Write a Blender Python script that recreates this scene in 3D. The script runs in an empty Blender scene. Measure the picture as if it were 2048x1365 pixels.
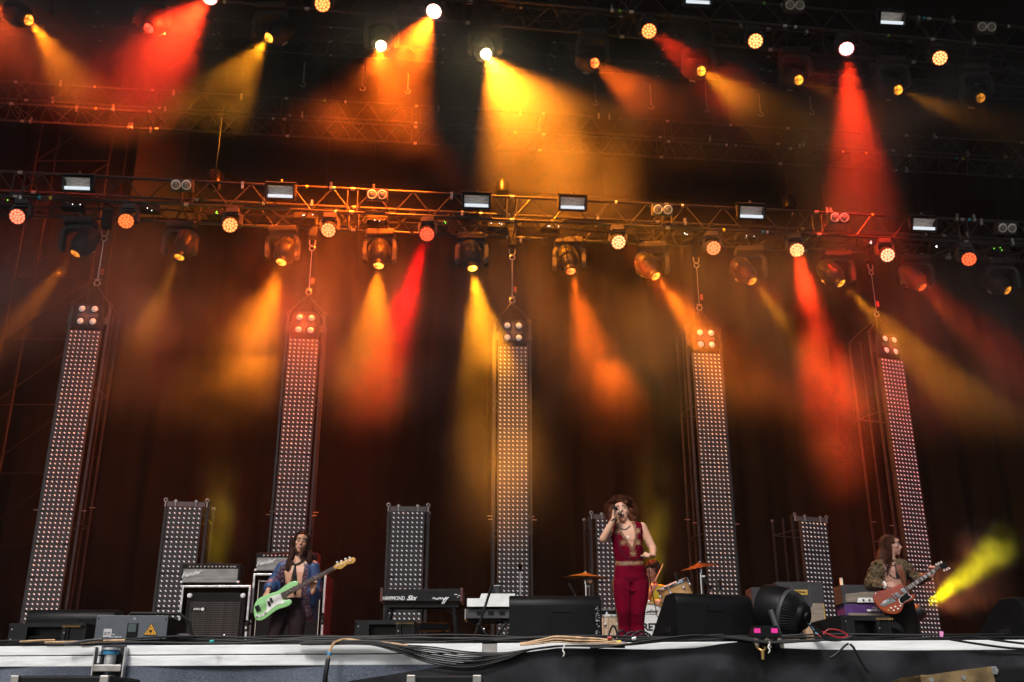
import bpy, bmesh, math, random
from math import pi, sin, cos, tan, atan2, radians, sqrt
from mathutils import Vector, Matrix, Euler, Quaternion, noise
random.seed(7)
sc = bpy.context.scene
COL = sc.collection

# ------------------------------------------------------------------ camera
F = 2048.0                     # focal length in pixels of the 2048 px wide photograph
PITCH = radians(20.56)
ZC = 1.48                      # eye height; the stage deck is at Z = 2.0
DECK = 2.0
cam_data = bpy.data.cameras.new('camera')
cam_data.lens = 36.0
cam_data.sensor_width = 36.0
cam_data.clip_start = 0.1
cam_data.clip_end = 3000
cam = bpy.data.objects.new('camera', cam_data)
COL.objects.link(cam)
cam.location = (0, 0, ZC)
cam.rotation_euler = (pi/2 + PITCH, 0, 0)
sc.camera = cam

# ------------------------------------------------------------------ sky, sun, exposure
world = bpy.data.worlds.new('World')
sc.world = world
world.use_nodes = True
wn = world.node_tree
for n in list(wn.nodes): wn.nodes.remove(n)
sky = wn.nodes.new('ShaderNodeTexSky')
sky.sky_type = 'NISHITA'
sky.sun_disc = False
SUN_EL, SUN_AZ = radians(48), radians(200)     # behind the camera, a little to its left
sky.sun_elevation = SUN_EL
sky.sun_rotation = SUN_AZ
sky.air_density = 1.0
sky.dust_density = 4.0
sky.ozone_density = 1.0
bg = wn.nodes.new('ShaderNodeBackground')
bg.inputs['Strength'].default_value = 0.10
wo = wn.nodes.new('ShaderNodeOutputWorld')
wn.links.new(sky.outputs[0], bg.inputs[0])
wn.links.new(bg.outputs[0], wo.inputs[0])
sun_data = bpy.data.lights.new('sun', 'SUN')
sun_data.energy = 2.4
sun_data.angle = radians(14)
sun_data.color = (1.0, 0.975, 0.95)
sun = bpy.data.objects.new('sun', sun_data)
COL.objects.link(sun)
sd = Vector((sin(SUN_AZ)*cos(SUN_EL), cos(SUN_AZ)*cos(SUN_EL), sin(SUN_EL)))
sun.rotation_euler = sd.to_track_quat('Z', 'Y').to_euler()
sun.location = (0, -5, 30)
sc.view_settings.view_transform = 'Standard'
sc.view_settings.look = 'None'
sc.view_settings.exposure = 0.15
sc.view_settings.gamma = 1.0
sc.view_settings.use_curve_mapping = False
sc.cycles.use_denoising = True
sc.cycles.denoiser = 'OPENIMAGEDENOISE'
sc.cycles.max_bounces = 5
sc.cycles.diffuse_bounces = 2
sc.cycles.glossy_bounces = 2
sc.cycles.transmission_bounces = 4
sc.cycles.transparent_max_bounces = 8
sc.cycles.volume_bounces = 0
sc.cycles.sample_clamp_indirect = 4.0
sc.cycles.caustics_reflective = False
sc.cycles.caustics_refractive = False
sc.cycles.use_light_tree = True

HAZE_DENSITY = 0.0006

# ------------------------------------------------------------------ helpers
CP, SP = cos(PITCH), sin(PITCH)
def at(px, py, Y):
    """world point at depth Y that stands where the photograph shows (px, py)"""
    v = (682 - py) / F; u = (px - 1024) / F
    fwd = CP - v*SP; up = SP + v*CP
    t = Y / fwd
    return Vector((u*t, Y, ZC + up*t))
def proj(p):
    y, z = p[1], p[2] - ZC
    dep = y*CP + z*SP
    return 1024 + F*p[0]/dep, 682 - F*(-y*SP + z*CP)/dep
def on_deck(px, Y, z=DECK):
    dep = Y*CP + (z - ZC)*SP
    return Vector(((px - 1024)/F*dep, Y, z))
def spec(x0, x1, ytop, Y, z=DECK):
    """centre on the deck, width and height of something seen between x0 and x1, top at ytop"""
    a, b = on_deck(x0, Y, z), on_deck(x1, Y, z)
    return (a + b)/2, b.x - a.x, at((x0+x1)/2, ytop, Y).z - z

def mat(name, col, rough=0.6, metal=0.0, var=0.12, scale=12.0, bump=0.0, bscale=None, emit=None, es=1.0, spec_=0.5, col2=None, lo=0.35, hi=0.65, detail=4.0, sheen=0.0, stretch=None, coat=0.0):
    m = bpy.data.materials.new(name); m.use_nodes = True
    nt = m.node_tree; N = nt.nodes; L = nt.links
    b = N['Principled BSDF']
    b.inputs['Roughness'].default_value = rough
    b.inputs['Metallic'].default_value = metal
    b.inputs['Specular IOR Level'].default_value = spec_
    b.inputs['Coat Weight'].default_value = coat
    if sheen: b.inputs['Sheen Weight'].default_value = sheen
    tc = N.new('ShaderNodeTexCoord'); mp = N.new('ShaderNodeMapping')
    L.new(tc.outputs['Object'], mp.inputs[0])
    if stretch: mp.inputs['Scale'].default_value = stretch
    no = N.new('ShaderNodeTexNoise'); no.inputs['Scale'].default_value = scale; no.inputs['Detail'].default_value = detail
    L.new(mp.outputs[0], no.inputs['Vector'])
    c2 = col2 or tuple(min(1, c*(1 + 2*var)) for c in col)
    c1 = col if col2 else tuple(c*(1 - var) for c in col)
    r = N.new('ShaderNodeValToRGB')
    r.color_ramp.elements[0].position = lo; r.color_ramp.elements[1].position = hi
    r.color_ramp.elements[0].color = (*c1, 1); r.color_ramp.elements[1].color = (*c2, 1)
    L.new(no.outputs[0], r.inputs[0]); L.new(r.outputs[0], b.inputs['Base Color'])
    if bump:
        n2 = N.new('ShaderNodeTexNoise'); n2.inputs['Scale'].default_value = bscale or scale*3; n2.inputs['Detail'].default_value = 5
        L.new(mp.outputs[0], n2.inputs['Vector'])
        bp = N.new('ShaderNodeBump'); bp.inputs['Strength'].default_value = bump; bp.inputs['Distance'].default_value = 0.01
        L.new(n2.outputs[0], bp.inputs['Height']); L.new(bp.outputs[0], b.inputs['Normal'])
    if emit:
        b.inputs['Emission Color'].default_value = (*emit, 1); b.inputs['Emission Strength'].default_value = es
    return m

class MB:
    def __init__(s): s.v = []; s.f = []; s.m = []; s.mi = 0
    def add(s, verts, faces, M=None):
        n = len(s.v)
        for v in verts:
            v = Vector(v); s.v.append(M @ v if M else v)
        for f in faces: s.f.append([i + n for i in f]); s.m.append(s.mi)
        return s
    def box(s, c, size, M=None, taper=1.0, bev=0.0):
        x, y, z = [k/2 for k in size]; cx, cy, cz = c
        if bev <= 0:
            vs = [(cx+sx*x*(taper if sz > 0 else 1), cy+sy*y*(taper if sz > 0 else 1), cz+sz*z) for sz in (-1, 1) for sx, sy in ((-1, -1), (1, -1), (1, 1), (-1, 1))]
            return s.add(vs, [(3,2,1,0),(4,5,6,7),(0,1,5,4),(1,2,6,5),(2,3,7,6),(3,0,4,7)], M)
        bm = bmesh.new(); bmesh.ops.create_cube(bm, size=1)
        for v in bm.verts: v.co = Vector((cx+v.co.x*size[0], cy+v.co.y*size[1], cz+v.co.z*size[2]))
        bmesh.ops.bevel(bm, geom=list(bm.edges), offset=bev, segments=2, affect='EDGES', profile=0.6)
        bm.verts.index_update()
        s.add([v.co.copy() for v in bm.verts], [[v.index for v in f.verts] for f in bm.faces], M); bm.free()
        return s
    def cyl(s, p0, p1, r0, r1=None, n=10, M=None, caps=True):
        p0, p1 = Vector(p0), Vector(p1); r1 = r0 if r1 is None else r1
        d = (p1 - p0)
        if d.length < 1e-6: return s
        q = d.to_track_quat('Z', 'Y').to_matrix()
        vs = []
        for p, r in ((p0, r0), (p1, r1)):
            for i in range(n):
                a = 2*pi*i/n; vs.append(p + q @ Vector((r*cos(a), r*sin(a), 0)))
        fs = [(i, (i+1) % n, n+(i+1) % n, n+i) for i in range(n)]
        if caps: fs += [list(range(n-1, -1, -1)), list(range(n, 2*n))]
        return s.add(vs, fs, M)
    def tube(s, pts, r, n=6, M=None, closed=False):
        pts = [Vector(p) for p in pts]; k = len(pts)
        rr = r if isinstance(r, (list, tuple)) else [r]*k
        vs = []; up = None
        for i, p in enumerate(pts):
            if closed: t = pts[(i+1) % k] - pts[i-1]
            else: t = pts[min(i+1, k-1)] - pts[max(i-1, 0)]
            t.normalize()
            if up is None:
                up = Vector((0, 0, 1)) if abs(t.z) < 0.9 else Vector((0, 1, 0))
            a = t.cross(up); a.normalize(); b = a.cross(t); b.normalize(); up = b
            for j in range(n):
                w = 2*pi*j/n; vs.append(p + (a*cos(w) + b*sin(w))*rr[i])
        fs = []
        for i in range(k if closed else k-1):
            i2 = (i+1) % k
            for j in range(n): fs.append((i*n+j, i*n+(j+1) % n, i2*n+(j+1) % n, i2*n+j))
        if not closed: fs += [list(range(n-1, -1, -1)), list(range((k-1)*n, k*n))]
        return s.add(vs, fs, M)
    def lathe(s, prof, n=20, M=None, capped=True):
        vs = []; k = len(prof)
        for r, z in prof:
            for i in range(n): vs.append((r*cos(2*pi*i/n), r*sin(2*pi*i/n), z))
        fs = [(a*n+i, a*n+(i+1) % n, (a+1)*n+(i+1) % n, (a+1)*n+i) for a in range(k-1) for i in range(n)]
        if capped: fs += [list(range(n-1, -1, -1)), list(range((k-1)*n, k*n))]
        return s.add(vs, fs, M)
    def ball(s, c, r, n=8, M=None):
        r = r if isinstance(r, (list, tuple, Vector)) else (r, r, r)
        k = max(4, n//2); vs = [(c[0], c[1], c[2]-r[2])]
        for a in range(1, k):
            t = -pi/2 + pi*a/k
            for i in range(n): vs.append((c[0]+r[0]*cos(t)*cos(2*pi*i/n), c[1]+r[1]*cos(t)*sin(2*pi*i/n), c[2]+r[2]*sin(t)))
        vs.append((c[0], c[1], c[2]+r[2])); fs = []
        for i in range(n): fs.append((0, 1+(i+1) % n, 1+i))
        for a in range(k-2):
            for i in range(n): fs.append((1+a*n+i, 1+a*n+(i+1) % n, 1+(a+1)*n+(i+1) % n, 1+(a+1)*n+i))
        e = len(vs)-1
        for i in range(n): fs.append((1+(k-2)*n+i, 1+(k-2)*n+(i+1) % n, e))
        return s.add(vs, fs, M)
    def prism(s, out, d, M=None, y0=0.0):
        """outline in x,z extruded along +y from y0 to y0+d (front face at y0)"""
        n = len(out)
        area = sum(out[i][0]*out[(i+1) % n][1] - out[(i+1) % n][0]*out[i][1] for i in range(n))
        if area < 0: out = out[::-1]
        vs = [(x, y0, z) for x, z in out] + [(x, y0+d, z) for x, z in out]
        fs = [list(range(n)), list(range(2*n-1, n-1, -1))] + [(i, n+i, n+(i+1) % n, (i+1) % n) for i in range(n)]
        return s.add(vs, fs, M)
    def mesh(s, name, mats, smooth=False, off=None, bevel=0.0):
        me = bpy.data.meshes.new(name)
        vs = [v - off for v in s.v] if off is not None else s.v
        me.from_pydata([tuple(v) for v in vs], [], s.f)
        for m in (mats if isinstance(mats, (list, tuple)) else [mats]): me.materials.append(m)
        if any(s.m): me.polygons.foreach_set('material_index', s.m)
        if smooth:
            me.polygons.foreach_set('use_smooth', [True]*len(me.polygons))
            try: me.set_sharp_from_angle(angle=radians(35))
            except Exception: pass
        me.update()
        return me
    def build(s, name, mats, parent=None, smooth=False, world=False, label=None, loc=None, rot=None):
        off = parent.location.copy() if (world and parent) else None
        o = bpy.data.objects.new(name, s.mesh(name, mats, smooth, off)); COL.objects.link(o)
        if parent: o.parent = parent
        if loc is not None: o.location = loc
        if rot is not None: o.rotation_euler = rot
        if label: o['label'] = label
        return o

def thing(name, label, cat, loc=(0, 0, 0), rotz=0.0, group=None):
    o = bpy.data.objects.new(name, None); COL.objects.link(o)
    o.empty_display_size = 0.1
    o.location = loc; o.rotation_euler = (0, 0, rotz)
    o['label'] = label; o['category'] = cat
    if group: o['group'] = group
    return o
def tag(o, label, cat, group=None):
    o['label'] = label; o['category'] = cat
    if group: o['group'] = group
    return o
def share(name, me, parent=None, loc=(0, 0, 0), rot=None, scale=None):
    o = bpy.data.objects.new(name, me); COL.objects.link(o)
    if parent: o.parent = parent
    o.location = loc
    if rot is not None: o.rotation_euler = rot
    if scale is not None: o.scale = scale
    return o
def text(body, size, m, parent, M, depth=0.002, shear=0.0, bold=0.0, space=1.0, name='lettering', sx=1.0, kind=None):
    cu = bpy.data.curves.new(name, 'FONT'); cu.body = body; cu.size = size; cu.extrude = depth
    cu.align_x = 'CENTER'; cu.align_y = 'CENTER'; cu.shear = shear; cu.offset = bold; cu.space_character = space
    cu.resolution_u = 3
    t = bpy.data.objects.new(name, cu); COL.objects.link(t)
    bpy.context.view_layer.update()
    me = bpy.data.meshes.new_from_object(t.evaluated_get(bpy.context.evaluated_depsgraph_get()))
    bpy.data.objects.remove(t); bpy.data.curves.remove(cu)
    me.transform(M @ Matrix.Diagonal((sx, 1, 1, 1)))
    me.materials.clear(); me.materials.append(m); me.name = name
    o = bpy.data.objects.new(name, me); COL.objects.link(o)
    if parent: o.parent = parent
    return o
FRONT = Matrix.Rotation(pi/2, 4, 'X')           # text facing -Y
def T(x, y, z): return Matrix.Translation((x, y, z))
NTH = ['first', 'second', 'third', 'fourth', 'fifth', 'sixth', 'seventh', 'eighth', 'ninth', 'tenth', 'eleventh', 'twelfth']

# ------------------------------------------------------------------ materials
M_black = mat('black_paint', (0.006, 0.006, 0.0065), 0.5, spec_=.16, var=0.2, scale=9, bump=0.08, bscale=90)
M_blackgloss = mat('black_gloss', (0.003, 0.003, 0.0035), 0.28, spec_=.22, var=0.1)
M_plastic = mat('black_plastic', (0.009, 0.009, 0.0095), 0.55, spec_=.16, var=0.2, scale=14)
M_grey = mat('grey_plastic', (0.085, 0.08, 0.08), 0.45, var=0.15, scale=8)
M_darkgrey = mat('dark_grey_metal', (0.035, 0.036, 0.04), 0.45, var=0.2, scale=10)
M_alu = mat('truss_aluminium', (0.16, 0.15, 0.15), 0.38, 0.75, var=0.25, scale=5)
M_blacktruss = mat('black_truss', (0.020, 0.019, 0.019), 0.45, 0.0, var=0.3, scale=6, spec_=.3)
M_chrome = mat('chrome', (0.75, 0.75, 0.76), 0.16, 1.0, var=0.05)
M_steel = mat('steel', (0.42, 0.41, 0.4), 0.3, 0.9, var=0.15)
M_tolex = mat('amp_tolex', (0.006, 0.0055, 0.006), 0.6, spec_=.14, bump=0.25, bscale=220, var=0.15)
M_case = mat('case_aluminium', (0.55, 0.55, 0.55), 0.35, 0.7, var=0.2, scale=15)
M_white = mat('white_print', (0.75, 0.75, 0.74), 0.5, var=0.03)
M_label = mat('white_label', (0.8, 0.8, 0.8), 0.6, var=0.08, scale=40)
M_brass = mat('brass', (0.55, 0.35, 0.12), 0.35, 0.8, var=0.2)
M_tan = mat('tan_wire', (0.42, 0.26, 0.13), 0.5, var=0.25, scale=20)
M_rubber = mat('cable_rubber', (0.006, 0.006, 0.0065), 0.45, spec_=.2, var=0.2)

# ------------------------------------------------------------------ setting
YAW = 0.103                                  # the stage recedes to the right
def struct(o): o['kind'] = 'structure'; return o
M_ground = mat('trodden_grass', (0.035, 0.045, 0.02), 0.95, col2=(0.09, 0.07, 0.045), scale=0.6, bump=0.4, bscale=20)
g = MB(); g.add([(-600, -600, 0), (600, -600, 0), (600, 600, 0), (-600, 600, 0)], [(0, 1, 2, 3)])
struct(g.build('ground', M_ground))

M_deck = mat('deck_plywood', (0.02, 0.019, 0.019), 0.7, var=0.3, scale=3, bump=0.1)
def edgeY(x): return 7.2 - 0.085*x           # the front edge of the deck
deck = MB()
deck.add([(-13, edgeY(-13)+.03, 1.8), (13, edgeY(13)+.03, 1.8), (13, 21, 1.8), (-13, 21, 1.8), (-13, edgeY(-13)+.03, 2), (13, edgeY(13)+.03, 2), (13, 21, 2), (-13, 21, 2)],
         [(3,2,1,0),(4,5,6,7),(0,1,5,4),(1,2,6,5),(2,3,7,6),(3,0,4,7)])
struct(deck.build('stage_deck', M_deck))

# back curtain: real folds
M_curtain = mat('black_molton', (0.0014, 0.0014, 0.0016), 0.95, var=0.3, scale=2.0, spec_=0.05)
cb = MB(); nx = 420
def curtain(cb, p0, p1, z0, z1, fold=0.07, n=nx, thick=0.02):
    p0, p1 = Vector(p0), Vector(p1); d = (p1-p0); L = d.length; d.normalize(); nrm = Vector((-d.y, d.x, 0))
    vs = []; 
    for i in range(n+1):
        u = i/n*L
        off = fold*(sin(u*7.3) + 0.6*sin(u*3.1+1) + 0.5*sin(u*13.7+2))
        for z in (z0, (z0+z1)/2, z1):
            p = p0 + d*u + nrm*off; vs.append((p.x, p.y, z))
    fs = []
    for i in range(n):
        for k in range(2): fs.append((i*3+k, (i+1)*3+k, (i+1)*3+k+1, i*3+k+1))
    m = len(vs); vs += [(x+nrm.x*thick, y+nrm.y*thick, z) for x, y, z in vs]
    fs += [tuple(m+i for i in f[::-1]) for f in fs[:]]
    cb.add(vs, fs)
curtain(cb, (-14, 19.9, 0), (15, 22.8, 0), 2.0, 19.0)
tag(cb.build('back_curtain', M_curtain, smooth=True), 'wide black pleated curtain closing the back of the stage', 'curtain')
for sgn, px0, lab in ((-1, -12.6, 'black curtain closing the left wing of the stage'), (1, 14.6, 'black curtain closing the right wing of the stage')):
    c2 = MB(); curtain(c2, (px0, 11.5, 0), (px0, 22, 0), 2.0, 19.0, n=120)
    tag(c2.build('side_curtain', M_curtain, smooth=True), lab, 'curtain', 'curtains in the wings')
# stage roof, its unseen front drawn forward to keep sun off the smoke
rf = MB(); rf.add([(-15, 4.8, 14.2), (16, 4.8, 14.2), (16, 23.5, 17.5), (-15, 23.5, 17.5), (-15, 4.8, 14.3), (16, 4.8, 14.3), (16, 23.5, 17.6), (-15, 23.5, 17.6)],
       [(3,2,1,0),(4,5,6,7),(0,1,5,4),(1,2,6,5),(2,3,7,6),(3,0,4,7)])
struct(rf.build('sun_blocking_stage_roof', mat('roof_tarpaulin', (0.01, 0.01, 0.01), 0.9)))

# dark video wall hanging behind the rigging: cabinets as parts
M_screen = mat('screen_panel', (0.0065, 0.006, 0.006), 0.7, spec_=.15, var=0.12, scale=1.5)
sc_t = thing('video_screen', 'wide dark grey video screen, switched off, hanging behind the rigging', 'screen', (0, 19.3, 10.4), atan2(YAW, 1))
a0 = at(285, 240, 18.6); b0 = at(1700, 240, 20.3)
W_ = (b0.x - a0.x); z1_ = at(1000, 150, 19.3).z; z0_ = at(1000, 470, 19.3).z
cols, rows = 16, 4
pm = MB(); pw, ph = W_/cols, (z1_ - z0_)/rows
pm.box((0, 0, 0), (pw-0.008, 0.1, ph-0.008))
pme = pm.mesh('screen_panel', M_screen)
for i in range(cols):
    for j in range(rows):
        share('screen_panel', pme, sc_t, (a0.x + pw*(i+.5), random.uniform(-.002, .002), z0_ + ph*(j+.5) - 10.4))

# front of the stage: aluminium profile in lengths, joint brackets, scrim, skirt
def front(xa, xb, z, dy=0.0):
    return Vector((xa, edgeY(xa)+dy, z)), Vector((xb, edgeY(xb)+dy, z))
M_prof = mat('painted_profile', (0.68, 0.70, 0.70), 0.55, var=0.14, scale=3.0, bump=0.15, bscale=14, col2=(0.86, 0.88, 0.88), stretch=(1, 1, 9), detail=7)
M_prof2 = mat('scuffed_profile', (0.62, 0.64, 0.65), 0.5, var=0.14, scale=4.0, bump=0.15, bscale=16, col2=(0.82, 0.85, 0.86), stretch=(1, 1, 7), detail=8)
edge_t = thing('stage_edge', 'long white aluminium profile along the front edge of the stage', 'stage edge', (0, edgeY(0), 1.9), atan2(-0.085, 1))
Ls = sqrt(1 + 0.085**2)
joints = [-10.2, -7.2, on_deck(236, 7.5).x, -0.15, 1.55, 4.0, 7.0, 10.0]
for i in range(len(joints)-1):
    xa, xb = joints[i]*Ls + .05, joints[i+1]*Ls - .05
    if i in (1, 2): xa += .04*(i == 2); xb -= .04*(i == 1)
    p = MB(); p.box(((xa+xb)/2, 0.02, 0.068), (xb-xa, 0.05, 0.062), bev=.004); p.build('upper_rail', M_prof, edge_t)
    p = MB(); p.box(((xa+xb)/2, 0.022, -0.004), (xb-xa, 0.05, 0.07), bev=.006); p.build('lower_rail', M_prof2, edge_t)
    p = MB(); p.box(((xa+xb)/2, 0.03, 0.0335), (xb-xa, 0.04, 0.0075)); p.build('joint_strip', M_black, edge_t)
    if i > 0 and i != 2:
        p = MB(); p.box((joints[i]*Ls, 0.03, 0.02), (.10, .04, .15)); p.build('joint_plate', M_steel, edge_t)
# adjustable leg under the joint at the left
lx = on_deck(236, 7.5).x
leg = thing('support_jack', 'steel adjustable leg with clamp collar under the stage edge at the left', 'support jack', (lx, edgeY(lx)-0.05, 0.0))
p = MB(); p.cyl((0, 0, 0), (0, 0, 1.8), 0.045, n=16); p.build('tube', M_steel, leg, smooth=True)
for s in (-1, 1):
    p = MB(); p.box((s*0.075, 0.03, 1.0), (0.045, 0.05, 1.76)); p.build('side_channel', M_black, leg)
    p = MB(); p.box((s*0.104, 0.0, 1.83), (0.008, 0.06, 0.31)); p.build('flange', M_case, leg)
p = MB(); p.box((0, -0.025, 1.845), (0.19, 0.03, 0.045), bev=.004); p.build('clamp_bar', M_steel, leg)
p = MB(); p.cyl((0, 0, 1.86), (0, 0, 1.935), 0.038, n=16); p.cyl((0, 0, 1.965), (0, 0, 1.98), 0.06, n=18); p.build('collar', M_case, leg, smooth=True)
p = MB(); p.cyl((0, 0, 1.935), (0, 0, 1.962), 0.052, n=18); p.build('ring', mat('blue_ring', (0.02, 0.16, 0.32), 0.4), leg, smooth=True)

# scrim under the edge
M_scrim = bpy.data.materials.new('mesh_scrim'); M_scrim.use_nodes = True
nt = M_scrim.node_tree; b = nt.nodes['Principled BSDF']; b.inputs['Roughness'].default_value = 0.85
tc = nt.nodes.new('ShaderNodeTexCoord')
mpn = nt.nodes.new('ShaderNodeMapping'); mpn.inputs['Scale'].default_value = (60, 60, 260); nt.links.new(tc.outputs['Object'], mpn.inputs[0])
n1 = nt.nodes.new('ShaderNodeTexNoise'); n1.inputs['Scale'].default_value = 1.0; n1.inputs['Detail'].default_value = 2; nt.links.new(mpn.outputs[0], n1.inputs['Vector'])
n2 = nt.nodes.new('ShaderNodeTexNoise'); n2.inputs['Scale'].default_value = 1.3; n2.inputs['Detail'].default_value = 4; nt.links.new(tc.outputs['Object'], n2.inputs['Vector'])
ad = nt.nodes.new('ShaderNodeMath'); ad.operation = 'MULTIPLY'; nt.links.new(n1.outputs[0], ad.inputs[0]); nt.links.new(n2.outputs[0], ad.inputs[1])
rp = nt.nodes.new('ShaderNodeValToRGB'); rp.color_ramp.elements[0].position = .12; rp.color_ramp.elements[1].position = .42
rp.color_ramp.elements[0].color = (.025, .03, .045, 1); rp.color_ramp.elements[1].color = (.16, .19, .25, 1)
nt.links.new(ad.outputs[0], rp.inputs[0]); nt.links.new(rp.outputs[0], b.inputs['Base Color'])
s1 = MB(); n = 160; vs = []
for i in range(n+1):
    x = -10 + 20*i/n
    for k in range(9):
        z = 1.862 - (1.862)*k/8
        w = 0.02*sin(x*3+1) + 0.015*sin(x*8.3 + k*.4) * (k/8)
        vs.append((x, edgeY(x)+0.01 + w, z))
fs = [(i*9+k, (i+1)*9+k, (i+1)*9+k+1, i*9+k+1) for i in range(n) for k in range(8)]
s1.add(vs, fs)
tag(s1.build('mesh_scrim', M_scrim, smooth=True), 'blue grey mesh scrim hanging under the white stage edge', 'scrim')
# black skirt, gathered: its top edge climbs to the right
M_skirt = mat('black_skirt', (0.006, 0.006, 0.0068), 0.95, spec_=.06, col2=(0.036, 0.036, 0.040), scale=3.2, bump=0.5, bscale=9, lo=.3, hi=.75, detail=6)
tops = [(560, 1420), (700, 1362), (800, 1346), (900, 1330), (960, 1318), (1040, 1306), (1115, 1296), (1200, 1297), (1300, 1299), (1390, 1296), (1440, 1288), (1480, 1283), (1535, 1284), (1560, 1296), (1640, 1299), (1750, 1300), (1900, 1302), (2060, 1300), (2200, 1300)]
def topz(px, Y):
    for (x0, y0), (x1, y1) in zip(tops, tops[1:]):
        if x0 <= px <= x1: return at(px, y0 + (y1-y0)*(px-x0)/(x1-x0), Y).z
    return 1.2
s2 = MB(); n = 300; vs = []; K = 26
for i in range(n+1):
    px = 562 + (2196-562)*i/n
    X = (px-1024)/F*7.0*1.0; Y = edgeY(X) - 0.05; zt = topz(px, Y)
    X = at(px, proj((0, Y, zt))[1], Y).x
    for k in range(K):
        t = k/(K-1); z = zt*(1-t)
        w = noise.noise(Vector((X*1.3, z*1.2, 0)))*0.16 + noise.noise(Vector((X*4.0+z*2.2, z*2.5-X, 3)))*0.05 + noise.noise(Vector((X*9, z*5, 7)))*0.02
        drape = 0.05*sin(t*pi*0.5) 
        vs.append((X, Y - drape - abs(w)*min(1, t*14), z))
fs = [(i*K+k, (i+1)*K+k, (i+1)*K+k+1, i*K+k+1) for i in range(n) for k in range(K-1)]
s2.add(vs, fs)
tag(s2.build('stage_skirt', M_skirt, smooth=True), 'creased black cloth skirt draped over the front of the stage', 'skirt')
M_tape = mat('white_tie', (0.75, 0.74, 0.7), 0.7)
for (x, y0, y1, lab) in ((1127, 1288, 1313, 'thin white cloth tie hanging below the tan cables in the middle'), (1538, 1283, 1306, 'white cloth tie hanging below the box with two pink labels')):
    Y = edgeY(0.4 if x < 1200 else 1.8) - 0.17
    p = MB(); pts = [at(x + 2*sin(k*1.7), y0 + (y1-y0)*k/6, Y) for k in range(7)]
    p.tube(pts, [.004, .005, .006, .004, .006, .004, .003], n=5)
    tag(p.build('cloth_tie', M_tape), lab, 'cloth tie', 'white ties on the skirt')

# ------------------------------------------------------------------ trusses
def truss(name, label, pyc, Dc, slope, h, d, xa, xb, bay=0.65, m=None, full=True, r=0.024):
    m = m or M_blacktruss
    Z = at(1024, pyc, Dc).z
    t = thing(name, label, 'truss', (0, Dc, Z), atan2(slope, 1))
    L = xb - xa
    for (y, z) in ((0, 0), (0, h), (d, 0), (d, h)):
        p = MB(); p.cyl((xa, y, z), (xb, y, z), r, n=10); p.build('chord', m, t, smooth=True)
    mA = MB().cyl((0, 0, 0.0), (bay/2, 0, h), r*.45, n=6).mesh('brace', m)
    mB = MB().cyl((bay/2, 0, h), (bay, 0, 0.0), r*.45, n=6).mesh('brace', m)
    mC = MB().cyl((0, 0, 0.0), (bay/2, d, 0), r*.45, n=6).mesh('brace', m)
    mD = MB().cyl((bay/2, d, 0), (bay, 0, 0.0), r*.45, n=6).mesh('brace', m)
    n = int(L/bay)
    for i in range(n):
        x = xa + i*bay
        share('brace', mA, t, (x, 0, 0)); share('brace', mB, t, (x, 0, 0))
        share('brace', mC, t, (x, 0, 0)); share('brace', mD, t, (x, 0, 0))
        if full:
            share('brace', mA, t, (x, d, 0)); share('brace', mB, t, (x, d, 0))
    fr = MB()
    for (y, z, y2, z2) in ((0, 0, 0, h), (d, 0, d, h), (0, 0, d, 0), (0, h, d, h)): fr.cyl((0, y, z), (0, y2, z2), r*.5, n=6)
    frm = fr.mesh('section_frame', m)
    cn = MB().cyl((-.035, 0, 0), (.035, 0, 0), r*1.25, n=10)
    cnm = cn.mesh('coupling', M_steel)
    k = 0
    while xa + k*2.6 < xb:
        x = xa + k*2.6
        share('section_frame', frm, t, (x - .08, 0, 0)); share('section_frame', frm, t, (x + .08, 0, 0)); [share('coupling', cnm, t, (x, y_, z_)) for (y_, z_) in ((0, 0), (0, h), (d, 0), (d, h))]
        k += 1
    return t, Z
tr_mid, Z_mid = truss('lighting_truss', 'long black lighting truss crossing the middle, carrying the lower row of lights', 440, 15.0, YAW, 0.425, 0.64, -10.4, 11.7, m=M_blacktruss)
tr_up, Z_up = truss('lighting_truss', 'near lighting truss along the top of the picture, above every other truss', 2, 13.4, 0.138, 0.42, 0.64, -8.45, 11.3, m=M_blacktruss)
tr_back, Z_back = truss('lighting_truss', 'bare lattice truss running between the two rows of lights', 265, 18.0, 0.107, 0.49, 0.62, -12.35, 13.65, m=mat('mid_truss_paint', (0.045, 0.04, 0.038), 0.45, 0.4, var=0.2), r=.022)
tr_far, Z_far = truss('lighting_truss', 'faint farthest truss showing behind the upper row of lights', 108, 20.0, 0.107, 0.40, 0.5, -12.0, 13.9, bay=.8, m=mat('far_truss_paint', (0.05, 0.042, 0.04), 0.5, 0.3), full=False, r=.018)

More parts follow.
